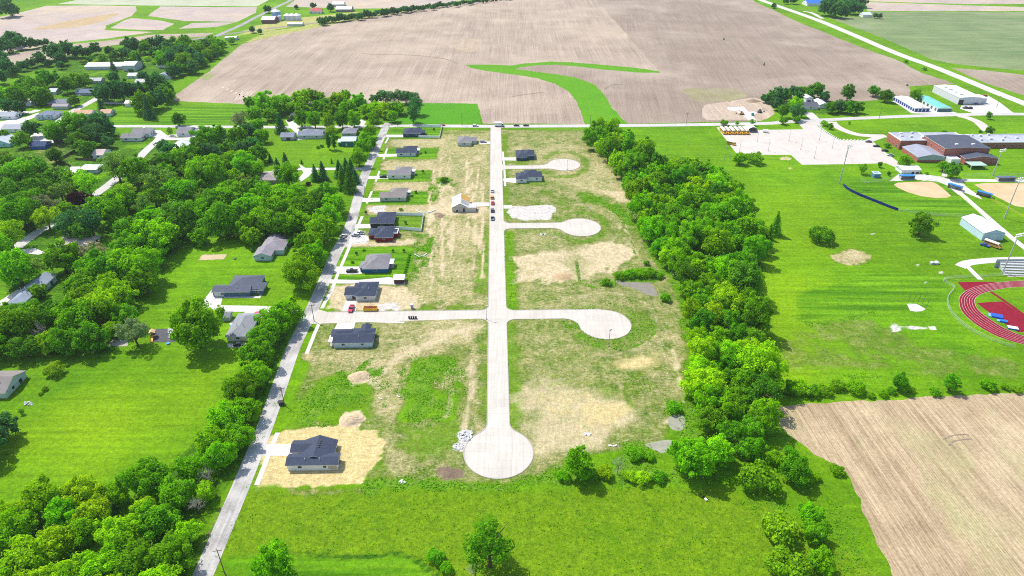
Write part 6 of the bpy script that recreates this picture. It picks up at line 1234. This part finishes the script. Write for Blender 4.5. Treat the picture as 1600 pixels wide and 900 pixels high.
vehicle('pickup',226,203,182,W1,'white pickup truck beside the large grey house'); vehicle('sedan',126.5,149.8,20,W1,'white car before the ranch house'); vehicle('sedan',138,148,80,BLK,'black car at the ranch house'); vehicle('sedan',32,181,5,BLK,'black car on the wide concrete lot'); vehicle('sedan',10,184.5,5,BL,'blue car before the long low pale house'); vehicle('sedan',145,175,10,BL,'blue car at the orange roofed house')
vehicle('suv',205,121,5,BL,'blue car before the pale roofed building'); vehicle('suv',436,268,190,DG,'dark car beside the farmhouse'); vehicle('sedan',158,236,5,BLK,'black car behind the pinkish roofed house'); vehicle('suv',453,189,70,BLK,'black car at the small dark shed')
for lab, u, v, col in (('yellow skip filled with reddish debris in the drive below the unfinished house', 579, 484.6, (.72,.42,.02)),):
    p = at(u, v); e = empty('dumpster', (p[0], p[1], .05), STREET_ROT); tag(e, lab, 'skip'); mb = MB(); L, w_, h = 3.1, 1.15, 1.5
    for b in ((-L,-w_,.15,L,-w_+.1,h),(-L,w_-.1,.15,L,w_,h),(-L,-w_+.1,.15,-L+.1,w_-.1,h),(L-.1,-w_+.1,.15,L,w_-.1,h),(-L+.1,-w_+.1,.15,L-.1,w_-.1,.25)): mb.box(*b)
    for k in range(7): mb.box(-L+.3+k*.9, -w_-.08, .15, -L+.42+k*.9, -w_-.003, h-.05)
    mb.build('body', plain('yellow_paint', col, .5, .3, .08), e); mb = MB()
    rr = random.Random(2)
    for k in range(46):
        M = Matrix.Translation((rr.uniform(-L+.4, L-.4), rr.uniform(-w_+.3, w_-.3), 1.25+rr.uniform(-.05, .28))) @ Matrix.Rotation(rr.uniform(0, 3), 4, 'Z') @ Matrix.Rotation(rr.uniform(-.4, .4), 4, 'X'); s = rr.uniform(.15, .5); mb.box(-s, -.12, -.1, s, .12, .1, 0, M)
    mb.build('debris', plain('red_debris', (.26,.06,.05), .9, .2, .3, 2), e)
m_gb = plain('grey_unit', (.44,.45,.47), .6, .3, .08)
p = at(644, 482); e = empty('portable_toilet', (p[0], p[1], .0), STREET_ROT); tag(e, 'grey portable toilet beside the side street', 'toilet'); mb = MB(); mb.box(-.6,-.6,.08,.6,.6,2.2); mb.build('cabin', m_gb, e); mb = MB(); mb.prism([(-.65,2.2),(-.5,2.38),(.5,2.38),(.65,2.2)], -.65, .65); mb.build('roof', m_trim, e); mb = MB(); mb.box(-.4,-.64,.15,.4,-.603,2.0); mb.build('door', plain('grey_door', (.3,.32,.35), .6, .3, .08), e)
for i, u in enumerate((639.5, 643, 646.5, 650)):
    p = at(u, 498); e = empty('wheelie_bin', (p[0], p[1], 0), STREET_ROT); tag(e, ORD[i]+' black bin from the left in the row of four by the side street', 'bin', 'black bins by the side street'); mb = MB(); mb.prism([(-.3,.06),(-.36,1.2),(.36,1.2),(.3,.06)], -.36, .36); mb.build('body', m_black, e); mb = MB(); mb.prism([(-.4,1.203),(-.38,1.3),(.38,1.32),(.42,1.203)], -.4, .4); mb.build('lid', plain('bin_lid', (.05,.05,.055), .5, .3, .1), e)
p = at(440, 632); e = empty('utility_cabinet', (p[0], p[1], 0), R(10)); tag(e, 'dark green utility box at the roadside beside a leaning pole', 'utility box'); mb = MB(); mb.box(-.9,-.7,0,.9,.7,1.5); mb.build('cabinet', plain('green_box', (.02,.06,.04), .5, .3, .1), e); mb = MB(); mb.box(-1,-.8,1.503,1,.8,1.62); mb.build('lid', m_black, e)
# ================================================================== POLES, LAMPS, FENCES
m_wood = plain('pole_wood', (.20,.155,.115), .9, .1, .15, 1.5); m_galv = plain('galvanised', (.42,.43,.44), .5, .4, .06); m_dkpole = plain('dark_pole', (.09,.09,.10), .5, .3, .06)
def upole(u, v, h, label, group='utility poles along the roads'):
    p = at(u, v); e = empty('utility_pole', (p[0], p[1], 0), R(8)); tag(e, label, 'utility pole', group); mb = MB(); mb.tube([(0,0,0),(0,0,h)], [.17,.11], 8); mb.build('pole', m_wood, e); mb = MB(); mb.box(-1.2,-.06,h-.75,1.2,.06,h-.6); mb.build('crossarm', m_wood, e)
    for x in (-1, 0.35, 1):
        mb = MB(); mb.tube([(x,0,h-.6),(x,0,h-.35)], .06, 6); mb.build('insulator', m_galv, e)
    return e
for i, (u, v, h) in enumerate(((491,502,9),(571,308,10),(558,263,10),(587,206,9),(445,634,9),(352,898,11),(612,196,9),(621,197,9))):
    upole(u, v, h, ['wooden pole at the corner of the side street and the asphalt road','wooden pole beside the drive of the lower grey roofed house','wooden pole at the mouth of the farm drive','wooden pole where the asphalt road meets the cross road','wooden pole beside the dark green utility box','wooden pole at the bottom end of the asphalt road','wooden pole at the cross road corner, left of two','wooden pole at the cross road corner, right of two'][i])
for i, (u, v) in enumerate(((722,196),(1072,195.5),(1223,181),(1304,179),(922,199),(1373,186.5))): upole(u, v, 10, ORD[i]+' slim pole from the left along the right part of the cross road' if i > 1 else 'wooden pole before the square of mown grass' if i == 0 else 'wooden pole before the brownish field')
upole(430,181,11,'wooden pole behind the dark spruce beside the curved drive'); upole(92,165,10,'wooden pole beside the village street below the brick walled house'); upole(1557,168,10,'wooden pole in the yard of the white metal building')
def lamp(u, v, h, label, group=None, mat=None):
    p = at(u, v); e = empty('street_lamp', (p[0], p[1], 0), trng.uniform(0, 6)); tag(e, label, 'lamp', group); mb = MB(); mb.tube([(0,0,0),(0,0,h)], [.12,.08], 8); mb.build('post', mat or m_galv, e); mb = MB(); mb.box(-.2,-.2,h,1.1,.2,h+.16); mb.build('lamp_head', mat or m_galv, e); mb = MB(); mb.tube([(0,0,0),(0,0,.6)], .28, 8); mb.build('footing', m_kerb, e)
lamp(951,541,8,'dark lamp post on the rim of the nearest side court','lamp posts of the courts',m_dkpole); lamp(886,265,7,'grey lamp post on the rim of the uppermost side court','lamp posts of the courts'); lamp(921,342,7,'grey lamp post behind the middle side court','lamp posts of the courts'); lamp(760,499,7,'lamp post at the crossing of the side street and the main street','lamp posts of the courts')
PL = ['upper left','lower left','upper middle','lower middle','upper right of the first rows','middle right','bottom centre','bottom right','front left corner']
for i, (u, v) in enumerate(((1182.8,221.3),(1200,236),(1232.5,220.3),(1251,233.8),(1280,218.8),(1300,231.7),(1272,247.5),(1321,245.4),(1155,238.3))): lamp(u, v, 8.5, 'tall thin lamp post in the parking lot, '+PL[i], 'parking lot lamps', m_galv)
def flood(u, v, h, n, label):
    p = at(u, v); e = empty('floodlight_mast', (p[0], p[1], 0), R(20)); tag(e, label, 'floodlight mast', 'floodlight masts of the sports fields'); mb = MB(); mb.tube([(0,0,0),(0,0,h)], [.38,.16], 10); mb.build('mast', m_galv, e); mb = MB(); mb.box(-2.4,-.1,h-.15,2.4,.1,h); mb.box(-2.4,-.1,h-1.4,2.4,.1,h-1.25); mb.build('crossarm', m_galv, e)
    for k in range(n):
        for z in (0, 1.25):
            mb = MB(); x = -2.2+4.4*k/(n-1); mb.tube([(x, -.15, h-z+.1), (x, -.75, h-z-.15)], [.22,.42], 8); mb.build('floodlight', m_trim, e)
flood(1311,287,26,4,'tall floodlight mast at the left end of the blue outfield fence'); flood(1551,274,18,4,'floodlight mast between the school and the diamonds'); flood(1569,341,25,4,'floodlight mast right of the diagonal path'); flood(1566,427,22,5,'floodlight mast at the end of the grandstand')
for u, v, h, lb in ((1131.5,250,10,'twin lamp pole left of the parking lot, taller'),(1140.5,248,8,'twin lamp pole left of the parking lot, shorter')): lamp(u, v, h, lb, 'lamp poles on the lawn left of the parking lot')
def fence(pts, h, label, mat, panel_h=None, post=2.6, name='fence', thin=False, pm=None, world=False):
    P = [Vector(at(*p)) for p in pts]; c = P[0]; e = empty(name, (c.x, c.y, 0)); tag(e, label, 'fence'); mb = MB(); k = 0
    for a, b in zip(P[:-1], P[1:]):
        d = b-a; L = d.length; M = Matrix.Translation(a-Vector((c.x, c.y, 0))) @ Matrix.Rotation(math.atan2(d.y, d.x), 4, 'Z')
        if thin:
            for z in (h-.05, h*.5, .1): mb.box(0, -.03, z-.03, L, .03, z+.03, 0, M)
        else: mb.box(0, -.04, .08, L, .04, h, 0, M)
        n = max(1, int(L/post))
        for i in range(n):
            if k > 95: break
            k += 1; q = M @ Vector((L*i/n, 0, 0)); m2 = MB(); m2.tube([(q.x, q.y, 0), (q.x, q.y, h+.06)], .07 if not thin else .05, 6); m2.build('post', pm or mat, e)
    mb.build('rail' if thin else 'panel', mat, e); return e
m_vinyl = plain('white_vinyl', (.86,.86,.85), .5, .3, .04); m_bluef = plain('blue_windscreen', (.012,.025,.16), .7, .2, .12, .3); m_yel = plain('yellow_cap', (.75,.70,.05), .5, .3, .05); m_chain = plain('chain_link', (.50,.51,.50), .5, .4, .06)
fence([(618,336.5),(662,337.5),(658.5,361.5),(616.5,358)], 1.9, 'white vinyl fence round the yard of the dark walled house', m_vinyl)
fence([(659,198.5),(691,198.5),(687,216),(654,215)], 1.9, 'white vinyl fence round the yard of the topmost navy house', m_vinyl)
fence(smooth([(1317.5,290),(1322,295),(1332,301),(1345,307),(1360,313),(1375,319),(1390,325),(1403,329.5)], 3, False), 1.7, 'dark blue screened fence curving round the left outfield', m_bluef)
fence(smooth([(1403,329.5),(1430,333.5),(1460,336.5),(1490,338),(1512,338.5)], 2, False), 1.6, 'thin wire fence continuing the blue outfield fence', m_chain, thin=True, post=4)
fence([(1499,305),(1515,319),(1533,336)], 1.4, 'wire fence with a yellow top beside the diagonal path', m_yel, thin=True, post=4, pm=m_galv); fence([(1548,312),(1575,327),(1612,346)], 1.4, 'wire fence with a yellow top at the right diamond', m_yel, thin=True, post=4, pm=m_galv)
fence([(1346,283),(1352,286),(1380,283),(1396,281)], 1.8, 'wire fence behind the left diamond backstop', m_chain, thin=True, post=4); fence([(1440,279),(1470,283),(1490,300)], 2.5, 'wire backstop fence right of the left diamond', m_chain, thin=True, post=4); fence([(1505,277),(1560,276),(1605,277)], 2.5, 'wire fence between the school lawn and the diamonds', m_chain, thin=True, post=4)
fence(smooth([(1600,430),(1518,433),(1474,437.5),(1490,450),(1482,462),(1480,472),(1484,485),(1496,500),(1515,515),(1545,530),(1585,544)], 4, False), 1.4, 'pale wire fence running round the outside of the track', m_chain, thin=True, post=4)
fence([(112,262),(92,252),(118,237)], 1.8, 'dark wooden fence round the yard left of the white roofed house', plain('dark_fence', (.14,.12,.11), .9, .1, .1)); fence([(118,250),(150,252)], 1.8, 'dark wooden fence above the white roofed house', plain('dark_fence', (.14,.12,.11), .9, .1, .1)); fence([(163,162.5),(195,163)], 1.5, 'pale fence left of the small white shed', plain('pale_fence', (.5,.5,.5), .8, .2, .1))
for i in range(15):                                          # white stones along the lot edge
    f = i/14; u = 1277+33*f-2*math.sin(f*3); v = 195+23*f; p = at(u, v); mb = MB(); mb.tube([(0,0,0),(0,0,.5),(0,0,.7)], [.62,.55,.25], 7); o = mb.build('boulder', m_trim, None, (p[0], p[1], 0)); tag(o, 'white stone block in the line edging the parking lot strip', 'stone', 'white stones edging the parking lot')
for i in range(7):
    u = 1313+i*5.6; p = at(u, 219+i*.12); mb = MB(); mb.tube([(0,0,0),(0,0,.5),(0,0,.7)], [.62,.55,.25], 7); o = mb.build('boulder', m_trim, None, (p[0], p[1], 0)); tag(o, 'white stone block in the line edging the parking lot strip', 'stone', 'white stones edging the parking lot')
for i in range(9):                                           # young shrubs in a line beside the blue walled house
    p = at(640-7.5*i/8, 399+30*i/8); tree_at(p[0], p[1], .75, 'bush', 'm', ORD[i]+' small shrub from the top in the line right of the blue walled house', 'shrub line by the blue walled house')
for u, v, lb in ((614,393.5,'upper left sapling'),(631,393.5,'upper right sapling'),(557,398,'sapling nearest the walk'),(551,411,'low round shrub'),(569,392,'flat shrub patch')): tree_at(*at(u, v)[:2], .8, 'bush' if 'shrub' in lb else 'oval', 'd', lb+' on the lawn of the blue walled house')
for u, v, lb in ((665,240,'sapling on the lawn of the second navy roofed house'),(661,270,'sapling on the lawn of the upper grey roofed house'),(650,302,'sapling on the lawn of the lower grey roofed house'),(572,334,'sapling at the walk of the white fenced house'),(678,204,'sapling in the fenced yard of the topmost navy house'),(634,350,'low shrub inside the long white fence')): tree_at(*at(u, v)[:2], .9, 'oval', 'd', lb)
# rubble, playground, sports things
def heap(cu, cv, ru, rv, n, smin, smax, name, label, mat, seed, hmax=.5):
    rr = random.Random(seed); mb = MB()
    for k in range(n):
        a = rr.uniform(0, 6.283); q = math.sqrt(rr.random()); p = at(cu+ru*q*math.cos(a), cv+rv*q*math.sin(a)); s = rr.uniform(smin, smax)
        M = Matrix.Translation((p[0], p[1], rr.uniform(.05, hmax)*(1-q*.7))) @ Matrix.Rotation(rr.uniform(0, 6), 4, 'Z') @ Matrix.Rotation(rr.uniform(-.7, .7), 4, 'X'); mb.box(-s, -s*rr.uniform(.4, .9), -s*.3, s, s*rr.uniform(.4, .9), s*.3, 0, M)
    o = mb.build(name, mat); tag(o, label, name.replace('_', ' '), None, 'stuff')
m_rock = plain('broken_concrete', (.66,.64,.62), .9, .2, .2, 1.0)
heap(727, 681, 11, 8, 130, .15, .5, 'rubble', 'white heap of broken concrete beside the near turning circle, upper part', plain('rubble_concrete', (.56,.545,.53), .9, .2, .3, 1.0), 1, .7); heap(716, 698, 8, 5, 70, .15, .45, 'rubble', 'white heap of broken concrete beside the near turning circle, lower part', plain('rubble_concrete', (.56,.545,.53), .9, .2, .3, 1.0), 14, .5)
heap(690, 288, 2, 3, 8, .2, .4, 'debris', 'pale scraps in the dry strip near the main street', m_rock, 2); heap(560, 370, 14, 6, 40, .15, .45, 'debris', 'building scraps littering the drive of the red walled house', m_rock, 3); heap(738, 326, 12, 5, 30, .15, .5, 'debris', 'building scraps before the half built house', plain('scrap_wood', (.4,.36,.32), .9, .2, .3, 2), 4); heap(388, 499, 14, 6, 40, .15, .4, 'clutter', 'garden clutter on the patio behind the grey hip roofed house', m_rock, 5); heap(266, 517, 5, 3, 20, .2, .45, 'toys', 'pale toys at the back of the black play yard', m_rock, 6); heap(268, 527, 5, 5, 20, .15, .35, 'toys', 'grey toys at the right of the black play yard', m_gb, 7)
heap(44, 631, 7, 4, 30, .15, .35, 'gravel_heap', 'small grey heap on the near left lawn', m_gb, 8); heap(848, 366, 5, 1.5, 8, .3, .7, 'debris', 'pale slabs lying below the middle side court', m_rock, 9); heap(917, 678, 5, 2, 8, .2, .6, 'debris', 'pale scraps on the straw ground above the round tree', m_rock, 10); heap(957, 696, 6, 2, 10, .2, .5, 'debris', 'pale scraps beside the bare grey tree', m_rock, 11); heap(629, 753, 4, 2, 6, .3, .7, 'debris', 'white slab in the weeds at the meadow edge', m_rock, 12)
for pts, lb in (([(650,328),(656,331.5),(668,332),(676,330),(681,327)], 'curved white pipe left of the half built house'), ([(648,397),(655,401),(663,399),(667,396)], 'bent white pipe right of the blue walled house')):
    mb = MB(); P = [at(*p, .22) for p in pts]; mb.tube(P, .32, 6); o = mb.build('drain_pipe', m_vinyl); tag(o, lb, 'pipe')
for u, v, lb in ((594,623,'white marker post in the dry ground below the lush block, left'),(623,620,'white marker post in the dry ground below the lush block, right')):
    mb = MB(); p = at(u, v); mb.tube([(p[0]-.7, p[1]+.5, .15), (p[0]+.7, p[1]-.5, .25)], .16, 6); tag(mb.build('marker_post', m_vinyl), lb, 'post')
e = empty('playset', at(240, 526), R(15)); tag(e, 'small climbing frame with an orange slide on the black yard', 'playset'); mb = MB()
for x in (-1, 1):
    for y in (-1, 1): m1 = MB(); m1.tube([(x, y, 0), (x, y, 2.6)], .09, 6); m1.build('post', m_wood, e)
mb.box(-1.1,-1.1,1.3,1.1,1.1,1.42); mb.build('deck', m_wood, e); mb = MB(); mb.prism([(-1.3,2.6),(0,3.4),(1.3,2.6)], -1.3, 1.3); mb.build('roof', plain('tan_canvas', (.55,.40,.2), .8, .2, .1), e); mb = MB(); mb.face([(-.5,-1.1,1.45),(.5,-1.1,1.45),(.5,-4.0,.2),(-.5,-4.0,.2)][::-1]); mb.box(-.58,-1.25,1.3,-.5,-1.1,1.6); mb.face([(-.5,-1.1,1.7),(-.5,-4.0,.45),(-.5,-4.0,.2),(-.5,-1.1,1.45)]); mb.face([(.5,-1.1,1.7),(.5,-4.0,.45),(.5,-4.0,.2),(.5,-1.1,1.45)]); mb.build('slide', plain('orange_plastic', (.85,.33,.01), .4, .3, .05), e)
for u, v, c, r, lb in ((263,537.5,(.05,.25,.6),.8,'small blue tub at the edge of the black yard'),(363,510,(.05,.30,.62),.9,'small blue pool on the patio'),(367,404.5,(.04,.16,.07),.8,'small dark green barrel on the wide lawn')):
    p = at(u, v); mb = MB(); mb.tube([(0,0,0),(0,0,.55),(0,0,.6)], [r*.9,r,r*.8], 12); tag(mb.build('tub', plain('plastic_%d' % u, c, .5, .3, .05), None, (p[0], p[1], 0)), lb, 'tub')
p = at(230, 452); mb = MB(); mb.tube([(-2.0,0,.15),(-1,.15,.4),(1,.15,.4),(2.0,0,.15)], [.3,.7,.7,.3], 8); tag(mb.build('rowing_boat', m_dkpole, None, (p[0], p[1], 0)), 'dark upturned boat at the edge of the tree belt', 'boat')
for k, (u, v, a, b, c, lb) in enumerate(((1557,495,4.5,3.0,(.02,.10,.55),'large blue high jump mat on the red apron'),(1567.5,503,3.0,1.7,(.02,.16,.60),'smaller blue mat on the red apron'))):
    p = at(u, v); e = empty('jump_mat', (p[0], p[1], 0), R(-24)); tag(e, lb, 'mat'); mb = MB(); mb.box(-a/2,-b/2,.02,a/2,b/2,.8); mb.build('mattress', plain('blue_vinyl%d' % k, c, .5, .3, .05), e); mb = MB(); mb.box(-a/2-.9,-b/2,.02,-a/2-.003,b/2,.45); mb.build('side_pad', plain('pale_blue_vinyl', (.20,.40,.70), .5, .3, .05), e)
p = at(1582, 513.5); e = empty('jump_mat', (p[0], p[1], 0), R(-20)); tag(e, 'white topped blue mat at the lower edge of the red apron', 'mat'); mb = MB(); mb.box(-2,-1.1,.02,2,1.1,.6); mb.build('base', plain('blue_vinyl0', (.02,.10,.55), .5, .3, .05), e); mb = MB(); mb.box(-2,-1.1,.603,2,1.1,.72); mb.build('top_pad', m_trim, e)
e = empty('throwing_cage', at(1432, 481), 0); tag(e, 'thin poles of the throwing cage on the hexagonal pad', 'cage'); c0 = at(1432, 481)
for u, v in ((1417.5,474.5),(1426,473.5),(1433,475),(1441,475),(1446,483)):
    q = at(u, v)-c0; mb = MB(); mb.tube([(q.x, q.y, 0), (q.x+.3, q.y, 5.0)], .09, 6); mb.build('pole', m_dkpole, e)
p = at(1575.5, 430.5); e = empty('grandstand', (p[0], p[1], 0), R(2)); tag(e, 'pale metal grandstand beside the running track', 'grandstand'); mb = MB()
for k in range(9): mb.box(-.5-.9*(8-k)*.25, .9*k, .35+.38*k, 34, .9*k+.55, .43+.38*k)
mb.build('bench', plain('aluminium', (.66,.67,.68), .4, .4, .05), e); mb = MB(); mb.prism([(0,0),(8.2,0),(8.2,3.4),(0,.25)], 0, .2, 0)
M4 = Matrix.Rotation(R(90), 4, 'Z'); mb.v = [tuple(M4 @ Vector(q)) for q in mb.v]; mb.build('side_frame', m_galv, e); mb = MB(); mb.box(-1, -1.5, .02, 34, -.2, .06); mb.build('walkway', m_kerb, e); mb = MB(); mb.box(-2,8.3,.0,34,8.4,4.6); mb.build('back_rail', m_galv, e)
for u, v, lb in ((1463,412,'white equipment box on the school field'),(1456.5,412.5,'dark equipment box beside the white one on the school field')):
    p = at(u, v); mb = MB(); mb.box(-1,-.8,0,1,.8,.9); mb.prism([(-1.1,.903),(0,1.35),(1.1,.903)], -.9, .9); tag(mb.build('equipment_box', m_trim if 'white' in lb[:5] else m_galv, None, (p[0], p[1], 0)), lb, 'equipment box')
p = at(1101, 779.5); e = empty('goat', (p[0], p[1], 0), R(120)); e.name = 'equipment_scrap'; tag(e, 'small white and black scrap lying in the meadow', 'scrap'); mb = MB(); mb.box(-1,-.3,.05,0,.35,.5); mb.build('white_piece', m_trim, e); mb = MB(); mb.box(.05,-.35,.05,.8,.3,.45); mb.build('black_piece', m_black, e)
def soil_heap(u, v, r, h, label, col, seed):
    p = at(u, v); me = MB(); rr = np.random.default_rng(seed); n, m = 14, 6; ring_ = []
    prof = [(0, 0, 0)]
    for j in range(m+1):
        f = j/m; ring_.append([((r*f*(1+.16*math.sin(3*q*6.283/n+seed)+rr.uniform(-.06, .06)))*math.cos(6.283*q/n), (r*.8*f*(1+.14*math.sin(2*q*6.283/n)+rr.uniform(-.06, .06)))*math.sin(6.283*q/n), h*max(0, math.cos(f*1.571))**1.3+rr.uniform(-.07, .07)*h*(f < .95)-(.05 if j == m else 0)) for q in range(n)])
    for j in range(m):
        for q in range(n): me.face([ring_[j][q], ring_[j+1][q], ring_[j+1][(q+1) % n], ring_[j][(q+1) % n]])
    tag(me.build('soil_heap', plain('heap_soil%d' % seed, col, .95, .1, .22, 1.2), None, (p[0], p[1], 0)), label, 'soil heap')
soil_heap(549, 656, 5.0, 1.6, 'tan soil heap above the straw yard of the nearest house', (.50,.39,.25), 1); soil_heap(687, 337, 3.2, .9, 'brown soil heap left of the half built house', (.27,.20,.13), 2); soil_heap(1176, 158, 7, 1.8, 'brown soil heap at the back of the dirt lot', (.30,.21,.15), 3); soil_heap(562, 588, 4.5, 1.2, 'tan soil heap among the lush weeds below the corner house', (.47,.36,.23), 4); soil_heap(880, 432, 5, .9, 'low reddish soil heap at the lower edge of the bare dirt', (.42,.30,.17), 5)
# machines in the dirt lot
def digger(u, v, rot, label, col):
    p = at(u, v); e = empty('excavator', (p[0], p[1], 0), R(rot)); tag(e, label, 'excavator'); 
    for s in (-1, 1): mb = MB(); mb.prism([(-1.6,.1),(-1.9,.5),(-1.6,.85),(1.6,.85),(1.9,.5),(1.6,.1)], s*.9-.3, s*.9+.3); mb.build('track', m_black, e)
    mb = MB(); mb.box(-1.6,-1.1,.9,1.0,1.1,1.9); mb.build('body', plain('mach%d' % int(col[0]*100), col, .5, .3, .08), e); mb = MB(); mb.box(-.2,.1,1.903,1.0,1.0,2.8); mb.build('cab', m_glass, e); mb = MB(); mb.tube([(1,-.4,1.6),(2.6,-.4,3.4),(4.2,-.4,2.4),(4.6,-.4,.7)], [.25,.22,.18,.14], 6); mb.build('arm', plain('mach%d' % int(col[0]*100), col, .5, .3, .08), e); mb = MB(); mb.prism([(4.2,.1),(4.3,.8),(4.9,.8),(5.0,.3)], -.9, .1); mb.build('bucket', m_black, e)
digger(1159, 179, 160, 'orange excavator beside the new slab in the dirt lot', (.75,.33,.02)); digger(1187, 176, 30, 'dark machine at the right end of the new slab', (.10,.10,.11))
p = at(1175.5, 180.5); e = empty('portable_toilet', (p[0], p[1], 0)); tag(e, 'green portable toilet on the new slab', 'toilet'); mb = MB(); mb.box(-.9,-.9,.08,.9,.9,2.5); mb.build('cabin', plain('green_cabin', (.03,.35,.25), .5, .3, .05), e); mb = MB(); mb.prism([(-.95,2.5),(0,2.8),(.95,2.5)], -.95, .95); mb.build('roof', m_trim, e)
p = at(1196, 207); e = empty('storage_tank', (p[0], p[1], 0), R(-30)); tag(e, 'small white tank shed right of the rounded shelter', 'tank'); mb = MB(); mb.tube([(-2,0,1.3),(2,0,1.3)], 1.2, 12); mb.build('tank', m_trim, e)
for x in (-1.3, 1.3): mb = MB(); mb.box(x-.2,-.8,0,x+.2,.8,.5); mb.build('cradle', m_galv, e)
finish_trees()
def haze():
    t = NT('haze_air'); v = t.n('ShaderNodeVolumePrincipled'); v.inputs['Color'].default_value = (.90,.95,1,1); v.inputs['Density'].default_value = HAZE; v.inputs['Anisotropy'].default_value = .2; t.l(v.outputs[0], t.out.inputs['Volume'])
    mb = MB(); mb.box(-30000, -6000, -1, 30000, 30000, 178); o = mb.build('haze', t.m); tag(o, 'thin pale summer haze over the plain', 'haze', None, 'stuff')
HAZE = .00005
if HAZE: haze()
# ================================================================== LIGHT, SKY, CAMERA
SH = Vector((.52, -.42, -1.0)).normalized()                  # direction the sunlight travels
sun = bpy.data.lights.new('sun', 'SUN'); sun.energy = 3.6; sun.angle = R(.5); sun.color = (1.0, .955, .88)
so = bpy.data.objects.new('sun', sun); COL.objects.link(so); so.rotation_euler = SH.to_track_quat('-Z', 'Y').to_euler(); so.location = (-100, 80, 400)
wd = bpy.data.worlds.new('World'); SC.world = wd; wd.use_nodes = True; wn = wd.node_tree; wn.nodes.clear()
sk = wn.nodes.new('ShaderNodeTexSky'); sk.sky_type = 'NISHITA'; sk.sun_disc = False; sk.sun_elevation = math.asin(-SH.z); sk.sun_rotation = math.atan2(-SH.x, -SH.y); sk.air_density = 1.0; sk.dust_density = 1.2; sk.ozone_density = 1.0
bg = wn.nodes.new('ShaderNodeBackground'); bg.inputs['Strength'].default_value = .15; wo = wn.nodes.new('ShaderNodeOutputWorld'); wn.links.new(sk.outputs[0], bg.inputs[0]); wn.links.new(bg.outputs[0], wo.inputs[0])
cam = bpy.data.cameras.new('camera'); cam.sensor_width = 36.0; cam.lens = 36.0*FPX/1600; cam.clip_end = 60000; cam.clip_start = 1.0
co = bpy.data.objects.new('camera', cam); COL.objects.link(co); co.location = (0, 0, CAMH); co.rotation_euler = (R(90)-PITCH, 0, 0); SC.camera = co
SC.view_settings.view_transform = 'Standard'; SC.view_settings.look = 'None'; SC.view_settings.exposure = 0.62; SC.view_settings.gamma = 1.0; SC.view_settings.use_curve_mapping = False
SC.render.engine = 'CYCLES'; SC.cycles.max_bounces = 5; SC.cycles.diffuse_bounces = 3; SC.cycles.transmission_bounces = 2; SC.cycles.transparent_max_bounces = 4; SC.cycles.use_denoising = False; SC.cycles.pixel_filter_type = 'BLACKMAN_HARRIS'; SC.cycles.filter_width = 1.05; SC.cycles.sample_clamp_indirect = 4.0; SC.cycles.volume_bounces = 0
